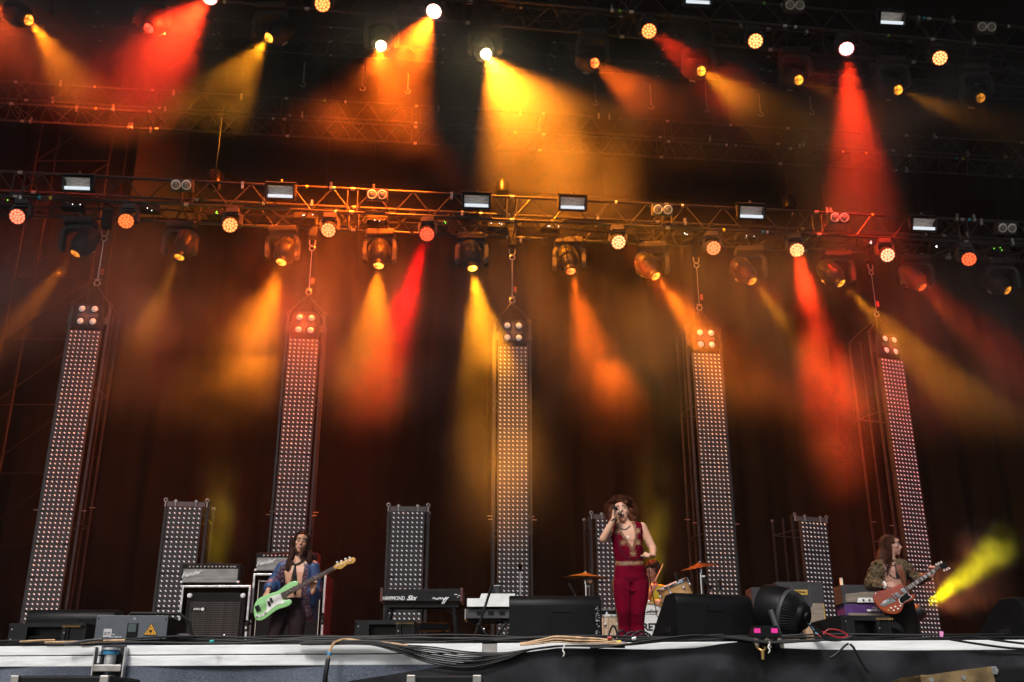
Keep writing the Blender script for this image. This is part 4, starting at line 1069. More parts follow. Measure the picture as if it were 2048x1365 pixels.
q = MB(); q.cyl((0, .1, -.04), (0, .1, -(mcd.location.z-DECK)), .006, n=6); q.build('holder', M_steel, mcd)
for (px, py, dx, w_) in ((1352, 1150, .0, 'between the drummer and the right cymbal'), (1410, 1162, .05, 'under the right cymbal'), (1440, 1164, -.03, 'to the right of the right cymbal stand'), (1140, 1172, .04, 'at the left end of the drum kit')):
    p = at(px, py, YD-.45); t = thing('drum_microphone', 'small black clip microphone %s' % w_, 'microphone', p)
    q = MB(); q.cyl((0, 0, 0), (dx+.02, 0, -.10), .022, .014, n=10); q.ball((-.004, 0, .015), .022, n=8); q.build('body', M_plastic, t)
    q = MB(); q.tube([(dx+.02, 0, -.1), (dx+.05, .03, -.2), (dx+.06, .05, -(p.z-DECK))], .007, n=6); q.build('holder', M_steel, t)
# drum cover / cymbal low left dark
# ------------------------------------------------------------------ right side amps
def guitar_cab(label, x0, x1, ytop, Y, rot=0.0, z1=.0, logo=True):
    c, w, h = spec(x0, x1, ytop, Y)
    t = thing('guitar_cabinet', label, 'speaker cabinet', (c.x, Y, DECK), rot, 'tan fronted guitar cabinets')
    q = MB(); q.box((0, .19, h/2), (w, .34, h), bev=.01); q.build('cabinet', M_tolex2, t)
    zz = h*.78; cut = .055
    def skirt_prof(up):
        if up: return [(-w/2+.01, h-.01), (w/2-.01, h-.01), (w/2-.01, zz), (w*.24, zz), (w*.20, zz-cut), (-w*.20, zz-cut), (-w*.24, zz), (-w/2+.01, zz)]
    q = MB(); q.prism(skirt_prof(True), .02, y0=-.004); q.build('upper_front', M_tolex2, t)
    q = MB(); q.box((0, .01, (zz+.42*h*.3)/2+.03), (w*.94, .012, zz-.12*h)); q.build('grille_cloth', M_tanc, t)
    q = MB(); q.box((0, .0, h*.10), (w-.02, .02, h*.17)); q.build('lower_front', M_tolex2, t)
    gp = mat('gold_trim', (.55, .36, .08), .35, .5) if 'gold_trim' not in bpy.data.materials else bpy.data.materials['gold_trim']
    q = MB(); q.box((w*.465, .0, zz*.58), (.012, .01, zz*.80)); q.build('gold_piping', gp, t)
    if logo:
        q = MB(); q.box((0, -.009, h*.885), (.17, .006, .062)); q.build('badge', gp, t)
        text('MATRAMA', .034, M_black, t, T(0, -.0125, h*.885) @ FRONT, bold=.0008, sx=.75)
        for s in (-1, 1):
            q = MB(); q.box((s*w*.19, -.0045, h*.86), (.004, .003, h*.2)); q.build('seam', M_grey, t)
    return t
M_tolex2 = mat('charcoal_tolex', (.024, .024, .028), .65, bump=.2, bscale=200)
guitar_cab('charcoal guitar cabinet with tan cloth and small gold badge at the right', 1569, 1666, 1163, 12.9)
guitar_cab('charcoal guitar cabinet half hidden between the floor monitor and the fan', 1517, 1568, 1174, 13.3, logo=False)
q = MB(); c, w, h = spec(1620, 1700, 1252, 12.0)
wb = thing('wooden_box', 'low pale wooden box behind the cable coil', 'box', (c.x, 12.0, DECK))
q.box((0, .15, h/2), (w, .3, h), bev=.005); q.build('body', mat('raw_plywood', (.36, .24, .14), .7, var=.15, stretch=(1, 1, 6)), wb)
# heads: grey mesh head on a purple head on a black cabinet
Yh = 12.7
a, b = at(1692, 1234, Yh), at(1790, 1234, Yh)
sb_ = thing('amplifier_rack', 'black box under the purple amplifier head', 'cabinet', ((a.x+b.x)/2, Yh, DECK)); w = b.x-a.x; h = a.z-DECK
q = MB(); q.box((0, .17, h/2), (w, .34, h-.004), bev=.01); q.build('body', M_tolex, sb_); q = MB(); q.box((0, -.006, h*.5), (w*.9, .008, h*.8)); q.build('front', M_plastic, sb_)
h2 = at(1740, 1208, Yh).z - a.z
pu = thing('guitar_amplifier', 'purple amplifier head with white name plate and tan strip behind the guitarist', 'amplifier', ((a.x+b.x)/2, Yh, a.z+.002))
q = MB(); q.box((0, .17, h2/2), (w, .32, h2), bev=.008); q.build('cabinet', mat('purple_vinyl', (.065, .022, .13), .5, var=.15, bump=.2, bscale=150), pu)
q = MB(); q.box((.01, .002, h2*.17), (w*.93, .02, h2*.22)); q.build('cloth_strip', M_tanc, pu)
q = MB(); q.box((.18*w, .003, h2*.5), (w*.46, .016, h2*.16)); q.build('name_plate', M_label, pu)
text('SOUNDCITY', .03, M_plastic, pu, T(.18*w, -.007, h2*.5) @ FRONT, sx=1.1)
q = MB(); q.ball((.12*w, .004, h2*.68), (.03, .005, .014), n=10); q.build('emblem', M_steel, pu)
h3 = at(1740, 1170, Yh).z - a.z - h2
gh = thing('guitar_amplifier', 'charcoal amplifier head with woven grille and white control strip behind the guitarist', 'amplifier', ((a.x+b.x)/2-.01, Yh, a.z+h2+.004))
q = MB(); q.box((0, .17, h3/2), (w*1.02, .32, h3), bev=.008); q.build('cabinet', M_tolex2, gh)
q = MB(); q.prism([(-w*.45, h3*.08), (w*.46, h3*.08), (w*.46, h3*.62), (-w*.05, h3*.62), (-w*.45, h3*.50)], .012, y0=-.002); q.build('grille', cloth_mat('woven_grille', (.06, .05, .04), (.3, .25, .2), 120, 120), gh)
q = MB(); q.prism([(-w*.22, h3*.06), (w*.45, h3*.06), (w*.45, h3*.30), (-w*.19, h3*.30)], .012, y0=-.012); q.build('control_strip', M_label, gh)
for k in range(6):
    q = MB(); q.cyl((-w*.10+k*.075, -.013, h3*.18), (-w*.10+k*.075, -.026, h3*.18), .011, n=8); q.build('knob', M_black, gh)
q = MB(); q.box((w*.22, .1, h3+.012), (.10, .05, .016)); q.build('paper_note', M_label, gh)
q = MB(); q.box((-w*.42, .15, h3+.05), (.03, .03, .10)); q.build('switch_block', mat('cream', (.7, .6, .45), .5), gh)
# small control box with labels
c, w, h = spec(1657, 1692, 1238, 9.2)
cbx = thing('control_box', 'small tilted black box with white labels beside the fan', 'box', (c.x, 9.2, DECK), .2)
q = MB(); q.box((0, .08, h/2), (w, .16, h), bev=.01, M=Matrix.Rotation(-.18, 4, 'Y')); q.build('body', M_blackgloss, cbx)
for (x_, z_, sx_, sz_) in ((.03, .8, .045, .05), (-.01, .45, .035, .018), (-.045, .62, .02, .008)):
    q = MB(); q.box((x_, -.005, h*z_), (sx_, .004, sz_), M=Matrix.Rotation(-.18, 4, 'Y')); q.build('label', M_label, cbx)

# stage fan
c = at(1572, 1224, 9.0)
fan = thing('stage_fan', 'large black drum fan facing the singer, its ribbed back to the right', 'fan', (c.x, 9.0, DECK))
zc = c.z - DECK; rF = .205
ax = Vector((-.62, .52, .22)).normalized(); Q = T(-.03, 0, zc) @ ax.to_track_quat('Z', 'Y').to_matrix().to_4x4()
q = MB(); q.lathe([(rF*.96, .16), (rF, .17), (rF*1.02, .14), (rF*1.02, -.02), (rF*.99, -.04), (rF*.93, -.04), (rF*.93, .14)], n=40, M=Q, capped=False); q.build('drum', M_wedge, fan, smooth=True)
q = MB(); q.lathe([(rF*.97, -.035), (rF*1.0, -.055), (rF*.95, -.075)], n=40, M=Q, capped=False); q.build('ring', M_darkgrey, fan, smooth=True)
q = MB(); q.lathe([(.001, -.24), (.05, -.24), (.055, -.225), (.10, -.215), (.115, -.19), (.118, -.17), (.10, -.16)], n=32, M=Q); q.build('motor_cap', M_wedge, fan, smooth=True)
vane = MB(); vane.tube([(rF*.95, 0, -.06), (rF*.88, 0, -.12), (.115, 0, -.185)], .0042, n=4); vme = vane.mesh('cooling_rib', M_plastic)
for k in range(52):
    o = share('cooling_rib', vme, fan); o.matrix_local = Q @ Matrix.Rotation(2*pi*k/52, 4, 'Z')
q = MB(); q.lathe([(rF*.88, -.05), (rF*.8, -.11), (.10, -.17)], n=32, M=Q, capped=False); q.build('inner_housing', M_blackgloss, fan, smooth=True)
for k in range(5):
    q = MB(); q.box((0, .1, 0), (.07, .16, .006), M=Q @ T(0, 0, .06) @ Matrix.Rotation(2*pi*k/5, 4, 'Z') @ Matrix.Rotation(.5, 4, 'Y')); q.build('blade', M_plastic, fan)
for s in (-1, 1):
    side = (Q.to_3x3() @ Vector((1, 0, 0))); side.z = 0; side.normalize()
    p0 = Vector((-.03, 0, zc)) + side*s*(rF+.015); 
    q = MB(); q.tube([p0, p0 + Vector((.05, -.02, -zc*.55)), p0 + Vector((.12, -.04, -zc+.02))], [.022, .026, .03], n=6); q.build('stand_arm', M_darkgrey, fan)
q = MB(); q.box((.07, -.03, .02), (.4, .42, .035), bev=.008); q.build('foot', M_plastic, fan)
q = MB(); q.ball((.10, -.2, .07), .01, n=8); q.build('pilot_light', emis('green_pilot', (.05, .8, .2), 1.5), fan)

# connector box hanging over the edge, pink labels
Yb = 7.0
c = at(1533, 1262, Yb)
pb = thing('connector_box', 'small black box with two pink labels and brass connectors clamped to the stage edge', 'connector box', (c.x, Yb, c.z-.06))
M_pink = mat('pink_tape', (.75, .02, .30), .6, var=.05)
q = MB(); q.prism([(-.105, 0.02), (.10, .02), (.075, .095), (-.075, .095)], .12); q.build('body', M_blackgloss, pb)
for s, xx in ((-1, -.062), (1, .052)):
    q = MB(); q.box((xx, -.003, .062), (.042, .003, .03), M=Matrix.Shear('XZ', 4, (0, 0)) if False else None); q.build('pink_label', M_pink, pb)
M_conn = mat('worn_connector', (.5, .45, .36), .3, .85, var=.4, scale=30)
for k, xx in enumerate((-.085, -.045, -.005, .035, .075)):
    q = MB(); q.cyl((xx, -.02, .0), (xx, -.055, -.015), .016, .019, n=10); q.cyl((xx, -.055, -.015), (xx+.004, -.06, -.05), .017, .013, n=10); q.build('connector', M_conn if k % 2 == 0 else M_blackgloss, pb, smooth=True)
q = MB(); q.tube([(-.08, -.05, -.03), (-.085, -.08, -.055), (-.06, -.095, -.075), (-.035, -.08, -.055), (-.045, -.05, -.04)], .009, n=8); q.cyl((-.06, -.10, -.07), (-.062, -.10, -.125), .013, .010, n=10); q.build('hook_clamp', M_brass, pb, smooth=True)
q = MB(); q.box((0, .03, -.02), (.2, .05, .05)); q.build('bracket', M_black, pb)
# pink tape at right
c = at(1881, 1268, 7.0)
pt_ = thing('pink_marker', 'small pink tape marker stuck on the stage edge at the right', 'tape marker', c - Vector((0, 0, .03)))
q = MB(); q.box((0, 0, .03), (.022, .006, .035), M=Matrix.Rotation(.2, 4, 'Y')); q.build('tape', mat('pink_paper', (.7, .25, .5), .7), pt_); q = MB(); q.cyl((0, 0, -.02), (0, 0, .03), .003, n=5); q.build('pin', M_black, pt_)

# ------------------------------------------------------------------ cables
def sag(px0, px1, Y, lift, seed, r, m, name='cable', n=60, y_base=None, over=0.0):
    rr = random.Random(seed); pts = []
    ph = rr.uniform(0, 6)
    for k in range(n+1):
        px = px0 + (px1-px0)*k/n; X = on_deck(px, Y).x
        ye = edgeY(X)
        pts.append(Vector((X, ye + Y - 7.2 + .06*noise.noise(Vector((X*.9, seed, 0))), DECK + r + lift*max(0, .35 + .65*noise.noise(Vector((X*.6, seed*3.3, 1)))) + .006*sin(X*5+ph))))
    return MB().tube(pts, r, n=6)
M_cb = [M_rubber, mat('cable_grey', (.018, .017, .017), .5, spec_=.3), M_rubber]
for k in range(20):
    a_ = random.Random(k).uniform(-200, 900); b_ = a_ + random.Random(k+50).uniform(700, 1700)
    o = sag(a_, b_, 7.24 + .028*(k % 7), .05 if k < 12 else .09, k, (.005, .007, .008)[k % 3], None).build('stage_cable', M_cb[k % 3], smooth=True)
    tag(o, 'black cable lying in the bundle along the front edge of the stage', 'cable', 'black cables along the stage edge')
def pix_cable(label, pts, r, m, dy=-.07, cat='cable', group=None, n=6, jit=0.0, Y=None, name='cable'):
    """cable through points seen at the stage edge"""
    P = []
    for i in range(len(pts)-1):
        (x0, y0, *d0), (x1, y1, *d1) = pts[i], pts[i+1]
        d0 = d0[0] if d0 else 0; d1 = d1[0] if d1 else 0
        for k in range(6):
            u = k/6; P.append((x0+(x1-x0)*u, y0+(y1-y0)*u, d0+(d1-d0)*u))
    P.append((*pts[-1][:2], pts[-1][2] if len(pts[-1]) > 2 else 0))
    W = []
    for i, (x, y, d) in enumerate(P):
        lo = P[max(0, i-2):i+3]; y = sum(q[1] for q in lo)/len(lo); 
        yy = Y if Y else edgeY((x-1024)/F*7.1) + dy
        W.append(at(x, y, yy + d))
    o = MB().tube(W, r, n=n).build(name, m, smooth=True); tag(o, label, cat, group); return o
rr = random.Random(11)
for k in range(9):
    y_ = 1287 + k*.9
    pts = [(600+rr.uniform(-60, 60), y_-4), (740, y_-7), (800, y_+3+k), (860, y_+6+k*3.4), (930, y_+17+k*3.2), (1000, y_+20+k*1.2), (1060, y_+12-k), (1130, y_+4-k), (1250, y_+2)]
    pix_cable('black cable sagging over the white edge below the organ', pts, (.0055, .007, .005)[k % 3], M_cb[k % 3], dy=-.06-.02*(k % 3), group='cables sagging below the organ')
for k in range(7):
    pts = [(1180, 1292+k), (1260, 1290-k*.4), (1330, 1282-k), (1400, 1276-k*1.2), (1480, 1274+k*.8), (1540, 1282+k), (1640, 1280)]
    pix_cable('black cable running below the right floor monitor', pts, (.006, .008)[k % 2], M_cb[k % 3], dy=-.05-.02*k, group='cables below the right floor monitor')
for k in range(3):
    pix_cable('tan cable crossing the stage edge before the centre monitor, strand %s' % ('highest', 'in the middle', 'lowest')[k] if False else ('upper', 'middle', 'lower')[k] + ' tan cable crossing the edge before the centre floor monitor', [(1040, 1289+k), (1085, 1279+k*4), (1110, 1273+k*5), (1150, 1275+k*6), (1200, 1278+k*4), (1240, 1284+k*2), (1262, 1290)], (.009, .006, .005)[k], M_tan, dy=-.09-.02*k, name='tan_cable')
pix_cable('long tan lead looping off the edge before the organ', [(655, 1365, -.1), (652, 1352, -.1), (655, 1330, -.1), (660, 1300, -.08), (668, 1285, -.05), (690, 1277), (730, 1284), (780, 1286), (815, 1292)], .009, M_tan, name='tan_cable')
pix_cable('black plug lead hanging from the tan lead', [(648, 1372, -.14), (652, 1345, -.14), (657, 1312, -.12)], .016, M_rubber, name='plug_lead')
pix_cable('blue tape band round the hanging lead', [(658, 1311, -.13), (659.5, 1303, -.13)], .0175, mat('blue_tape', (.03, .25, .55), .5), cat='tape', name='tape_band')
for k, (x0_, x1_) in enumerate(((40, 110), (90, 250), (160, 200))):
    pix_cable(('first', 'second', 'third')[k] + ' brown cable glinting on the edge at the left, %s' % ('shortest', 'longest', 'nearest the laser')[k], [(x0_, 1284+k), ((x0_+x1_)/2, 1281+k*2), (x1_, 1280)], .008, M_tan, dy=-.02, name='tan_cable')
pix_cable('thick blue grey cable curving up to the laser projector', [(130, 1289), (160, 1284), (185, 1280), (205, 1279)], .011, M_darkgrey, dy=-.08, name='laser_cable')
# loops round the singer's feet
for k, (x0_, x1_, hh) in enumerate(((1215, 1238, 30), (1228, 1258, 20), (1240, 1290, 17), (1255, 1310, 19), (1272, 1300, 13))):
    pts = [(x0_ + (x1_-x0_)*u/8, 1281 - hh*sin(pi*u/8)) for u in range(9)]
    pix_cable('loop of black cable rising before the singer, %s' % ('the leftmost and tallest', 'second from the left', 'third from the left', 'fourth from the left', 'rightmost')[k], pts, .009, M_rubber, Y=8.6, name='cable_loop')
for k, (c_, nm) in enumerate((((.5, .02, .01), 'red'), ((.6, .5, .02), 'yellow'), ((.06, .04, .25), 'violet'), ((.7, .7, .7), 'white'), ((.02, .4, .38), 'turquoise'))):
    x_, y_ = ((1219, 1276), (1238, 1284), (1246, 1286), (1268, 1277), (424, 1283))[k]
    pix_cable('short %s tape end on the cables at the stage edge' % nm, [(x_-4, y_+1), (x_+4, y_-1)], .011, mat('tape_end_'+nm, c_, .5), dy=-.10, cat='tape', name='tape_end')
# right hand tangle
M_redc = mat('red_cable', (.35, .015, .02), .4)
pix_cable('thin red cable looping beside the fan', [(1640, 1262), (1634, 1268), (1642, 1274), (1655, 1258), (1675, 1259), (1690, 1266), (1697, 1272), (1680, 1276), (1660, 1270), (1643, 1262)], .0045, M_redc, name='red_cable')
for k in range(4):
    pix_cable('black lead hanging in the tangle right of the fan', [(1614+k*4, 1243+k*3), (1628+k*5, 1262+k), (1650, 1274+k*2), (1680, 1279+k), (1704, 1277-k*2), (1706, 1268+k)], .007, M_rubber, group='leads in the tangle right of the fan')
pix_cable('light blue lead with white plug rising to the fan', [(1618, 1246), (1626, 1258), (1636, 1270)], .006, mat('sky_cable', (.25, .5, .7), .4), name='blue_lead')
for k in range(5):
    a_ = k*.5; pts = [(1782 + 22*cos(t_*pi/8)*1.0 + k, 1272 - (18+k*2)*sin(t_*pi/8)) for t_ in range(0, 9)]
    pix_cable('black cable coil hoop beside the effect box before the guitarist', pts, .009, M_rubber, Y=9.0, group='hoops of the cable coil by the guitarist')
for k, (x_, y0_, x2_, y1_) in enumerate(((1700, 1282, 1738, 1350), (1697, 1284, 1660, 1318), (1860, 1272, 2048, 1300), (1950, 1274, 2100, 1292))):
    pix_cable(('black strap hanging slantwise down the skirt', 'black strap curving left across the skirt', 'cable lying across the white edge at the right', 'thin cable crossing the edge at the far right')[k], [(x_, y0_), ((x_+x2_)/2, (y0_+y1_)/2+2), (x2_, y1_)], .008, M_rubber, dy=-.16 if k < 2 else -.09, name='cable')

# ------------------------------------------------------------------ cases below the stage
def lowcase(label, x0, x1, ytop, Y, m, rot=0, d=.5, roll=0, h=None):
    a, b = at(x0, ytop, Y), at(x1, ytop, Y); w = b.x-a.x; H = a.z
    t = thing('speaker_cabinet', label, 'speaker', ((a.x+b.x)/2, Y, 0), rot, 'black speakers standing below the stage')
    hh = h or .5
    q = MB()
    q.box((0, d/2, (H-hh)/2-.003), (w*.9, d*.9, H-hh-.006)); q.build('trolley', M_black, t)
    R = T(0, 0, H-hh) @ Matrix.Rotation(roll, 4, 'Y')
    q = MB(); q.box((0, d/2, hh/2), (w, d, hh), bev=.012, M=R); q.build('cabinet', m, t)
    q = MB(); q.box((0, -.004, hh*.46), (w*.86, .01, hh*.8), M=R); q.build('grille', M_blackgloss, t)
    q = MB()
    for s in (-1, 1): q.box((s*(w/2-.02), -.003, hh-.02), (.045, .02, .04), M=R, bev=.004)
    q.build('corner_plate', M_steel, t)
    return t
lowcase('black speaker peeping over the bottom edge at the left', 24, 218, 1351, 5.6, M_black)
lowcase('black speaker peeping over the bottom edge below the organ', 815, 962, 1350, 5.6, M_black)
lowcase('black speaker at the bottom right corner', 1975, 2190, 1333, 5.5, M_black)
M_gold = mat('brown_metal', (.22, .15, .07), .4, .6, var=.4, scale=8)
gcs = thing('metal_case', 'scratched brown metal case tilted at the bottom right corner', 'case', (at(1925, 1345, 5.3).x, 5.3, 0))
zt = at(1925, 1334, 5.3).z
q = MB(); q.box((0, .2, zt-.26), (.36, .4, .48), M=T(0, 0, zt-.26) @ Matrix.Rotation(-.14, 4, 'Y') @ T(0, 0, -(zt-.26))); q.build('body', M_gold, gcs)
q = MB(); q.box((0, .2, (zt-.5)/2-.01), (.3, .36, zt-.54)); q.build('plinth', M_black, gcs)
q = MB()
for (x_, z_) in ((-.16, .01), (.165, .055), (.0, .02)): q.cyl((x_, -.006, zt-.05+z_-.02), (x_, .0, zt-.05+z_-.02), .012, n=8)
q.build('rivet', M_steel, gcs)
gc2 = thing('metal_case', 'small brown metal case cut by the bottom edge at the right', 'case', (at(1869, 1350, 5.3).x, 5.35, 0))
zt = at(1869, 1349, 5.3).z; q = MB(); q.box((0, .15, zt/2), (.10, .3, zt)); q.build('body', M_gold, gc2); q = MB(); q.cyl((-.03, -.006, zt-.02), (-.03, 0, zt-.02), .01, n=8); q.build('rivet', M_steel, gc2)

# ------------------------------------------------------------------ people
class Blob:
    """closed lumps joined into one continuous skin by a voxel remesh"""
    def __init__(s): s.bm = bmesh.new()
    def hull(s, balls, sub=2):
        bm = bmesh.new()
        for c, r in balls:
            r = r if isinstance(r, (tuple, list, Vector)) else (r, r, r)
            M = T(*c) @ Matrix.Diagonal((*r, 1))
            bmesh.ops.create_icosphere(bm, subdivisions=sub, radius=1.0, matrix=M)
        res = bmesh.ops.convex_hull(bm, input=list(bm.verts))
        bmesh.ops.delete(bm, geom=[g_ for g_ in res['geom_interior'] if isinstance(g_, bmesh.types.BMVert)] , context='VERTS')
        me = bpy.data.meshes.new('tmp'); bm.to_mesh(me); bm.free(); s.bm.from_mesh(me); bpy.data.meshes.remove(me); return s
    def ell(s, c, r, R=None):
        M = T(*c) @ (R.to_4x4() if R else Matrix.Identity(4)) @ Matrix.Diagonal((*r, 1) if not isinstance(r, float) else (r, r, r, 1))
        bmesh.ops.create_icosphere(s.bm, subdivisions=2, radius=1.0, matrix=M); return s
    def limb(s, pts, rs):
        for a, b, r0, r1 in zip(pts, pts[1:], rs, rs[1:]): s.hull([(a, r0), (b, r1)])
        return s
    def remesh(s, name, voxel=.009, smooth=2, factor=.5):
        me = bpy.data.meshes.new('raw'); s.bm.to_mesh(me); s.bm.free()
        o = bpy.data.objects.new('raw', me); COL.objects.link(o)
        m = o.modifiers.new('r', 'REMESH'); m.mode = 'VOXEL'; m.voxel_size = voxel
        if smooth: k = o.modifiers.new('s', 'SMOOTH'); k.iterations = smooth; k.factor = factor
        bpy.context.view_layer.update()
        out = bpy.data.meshes.new_from_object(o.evaluated_get(bpy.context.evaluated_depsgraph_get()))
        bpy.data.objects.remove(o); bpy.data.meshes.remove(me)
        out.name = name; out.materials.clear()
        out.polygons.foreach_set('use_smooth', [True]*len(out.polygons))
        return out
def put(me, name, parent, mats, label=None):
    me.transform(Matrix.Translation(-parent.location))
    for m in (mats if isinstance(mats, list) else [mats]): me.materials.append(m)
    o = bpy.data.objects.new(name, me); COL.objects.link(o); o.parent = parent
    if label: o['label'] = label
    return o
def in_poly(p, poly):
    x, y = p; c = False; j = len(poly)-1
    for i in range(len(poly)):
        xi, yi = poly[i]; xj, yj = poly[j]
        if (yi > y) != (yj > y) and x < (xj-xi)*(y-yi)/(yj-yi)+xi: c = not c
        j = i
    return c
def dist_poly(p, poly, closed=True):
    P = Vector((p[0], p[1])); d = 1e9
    n = len(poly)
    for i in range(n if closed else n-1):
        a = Vector(poly[i]); b = Vector(poly[(i+1) % n]); ab = b-a
        t = max(0, min(1, (P-a).dot(ab)/max(ab.length_squared, 1e-9))); d = min(d, (P-a-ab*t).length)
    return d
def cut(me, pred):
    bm = bmesh.new(); bm.from_mesh(me); bm.normal_update()
    dead = [f for f in bm.faces if pred(f.calc_center_median(), f.normal)]
    bmesh.ops.delete(bm, geom=dead, context='FACES'); bm.to_mesh(me); bm.free(); return me
def paint(me, idx, pred):
    for p in me.polygons:
        if pred(p.center, p.normal): p.material_index = idx
def skin_mat(name, c, c2):
    m = mat(name, c, .48, col2=c2, scale=7, bump=.05, bscale=60)
    b = m.node_tree.nodes['Principled BSDF']; b.inputs['Subsurface Weight'].default_value = .08; b.inputs['Subsurface Radius'].default_value = (.02, .008, .004); b.inputs['Subsurface Scale'].default_value = .5
    return m
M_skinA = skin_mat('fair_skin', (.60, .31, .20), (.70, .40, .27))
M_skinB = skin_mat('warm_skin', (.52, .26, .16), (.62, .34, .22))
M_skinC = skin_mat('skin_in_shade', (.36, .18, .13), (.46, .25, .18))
M_lid = mat('shadowed_lid', (.30, .15, .11), .5)
M_lip = mat('lips', (.36, .09, .08), .4)
M_mouth = mat('mouth_inside', (.05, .008, .008), .5)
M_teeth = mat('teeth', (.7, .66, .6), .3)
M_brow = mat('brow_hair', (.02, .011, .008), .8)
M_eyew = mat('eye_white', (.6, .56, .54), .25)
M_iris = mat('iris', (.03, .018, .01), .2)

def head_blob(B, H, s=1.0, mouth=0.0):
    """H: matrix, x right, y out of the face, z up"""
    def P(x, y, z): return tuple(H @ Vector((x*s, y*s, z*s)))
    R = H.to_3x3()
    def E(c, r): B.ell(P(*c), tuple(k*s for k in r), R)
    E((0, -.012, .035), (.076, .096, .088)); E((0, .012, -.005), (.067, .078, .088)); E((0, .03, -.05), (.056, .060, .062))
    B.hull([(P(-.040, .010, -.072), .018*s), (P(.040, .010, -.072), .018*s), (P(0, .066, -.104 - mouth*.5), .019*s), (P(0, .072, -.09 - mouth*.4), .018*s)])
    B.hull([(P(-.034, .078, .022), .012*s), (P(.034, .078, .022), .012*s), (P(0, .070, .05), .03*s)])
    B.hull([(P(0, .088, .012), .006*s), (P(0, .112, -.030), .0095*s)]); E((-.011, .097, -.034), (.009, .010, .007)); E((.011, .097, -.034), (.009, .010, .007))
    for q in (-1, 1):
        E((q*.040, .056, -.022), (.024, .026, .018)); E((q*.078, -.004, -.012), (.010, .018, .030)); E((q*.030, .073, .003), (.015, .012, .011))
    B.hull([(P(-.018, .086, -.058), .0065*s), (P(.018, .086, -.058), .0065*s), (P(0, .092, -.057), .007*s)])
    B.hull([(P(-.015, .084, -.074-mouth), .0065*s), (P(.015, .084, -.074-mouth), .0065*s), (P(0, .089, -.075-mouth), .007*s)])
def face_parts(parent, H, s=1.0, mouth=0.0, eyes='closed', brow=1.0):
    off = parent.location
    def L(x, y, z): return (H @ Vector((x*s, y*s, z*s))) - off
    for q in (-1, 1):
        b = MB(); b.tube([L(q*.012, .0895, .023), L(q*.026, .089, .031), L(q*.042, .079, .030), L(q*.053, .066, .022)], [.0035*s*brow, .0048*s*brow, .004*s*brow, .002*s], n=5); b.build('eyebrow', M_brow, parent)
        if eyes == 'closed':
            b = MB(); b.tube([L(q*.015, .0880, .002), L(q*.030, .0890, -.0030), L(q*.046, .078, .001)], .0026*s, n=4); b.build('eyelashes', M_brow, parent)
            b = MB(); b.ball((0, 0, 0), (.015*s, .007*s, .0075*s), n=10, M=Matrix.Translation(L(q*.031, .0795, .004)) @ H.to_3x3().to_4x4()); b.build('eyelid', M_lid, parent, smooth=True)
        else:
            b = MB(); b.ball((0, 0, 0), (.0125*s, .006*s, .0062*s), n=10, M=Matrix.Translation(L(q*.031, .0825, .004)) @ H.to_3x3().to_4x4()); b.build('eye', M_eyew, parent, smooth=True)
            b = MB(); b.ball((0, 0, 0), (.0058*s, .003*s, .0058*s), n=8, M=Matrix.Translation(L(q*.031, .0885, .0055)) @ H.to_3x3().to_4x4()); b.build('iris', M_iris, parent, smooth=True)
            b = MB(); b.tube([L(q*.017, .088, .006), L(q*.031, .091, .0115), L(q*.045, .079, .006)], .0017*s, n=4); b.build('eyelashes', M_brow, parent)
    b = MB(); b.ball((0, 0, 0), (.017*s, .008*s, (.006+mouth*.55)*s), n=12, M=Matrix.Translation(L(0, .088, -.066-mouth*.5)) @ H.to_3x3().to_4x4()); b.build('mouth', M_mouth, parent, smooth=True)
    up = [L(x, .093 - abs(x)*.35, -.0575 + .003*(abs(x) > .005) - abs(x)*.12 - mouth*.1) for x in (-.021, -.011, 0, .011, .021)]
    lo = [L(x, .0925 - abs(x)*.4, -.0755 - mouth*1.05 + abs(x)*.35) for x in (-.019, -.010, 0, .010, .019)]
    b = MB(); b.tube(up, [.002*s, .0038*s, .0036*s, .0038*s, .002*s], n=6); b.tube(lo, [.002*s, .0045*s, .005*s, .0045*s, .002*s], n=6); b.build('lips', M_lip, parent, smooth=True)
    b = MB(); b.box((0, 0, 0), (.024*s, .004*s, .005*s), M=Matrix.Translation(L(0, .0925, -.0635)) @ H.to_3x3().to_4x4()); b.build('teeth', M_teeth, parent)
def frame(o, fwd, up=(0, 0, 1)):
    y = Vector(fwd).normalized(); z = Vector(up); z = (z - y*z.dot(y)).normalized(); x = y.cross(z)
    M = Matrix((x, y, z)).transposed().to_4x4(); M.translation = Vector(o); return M
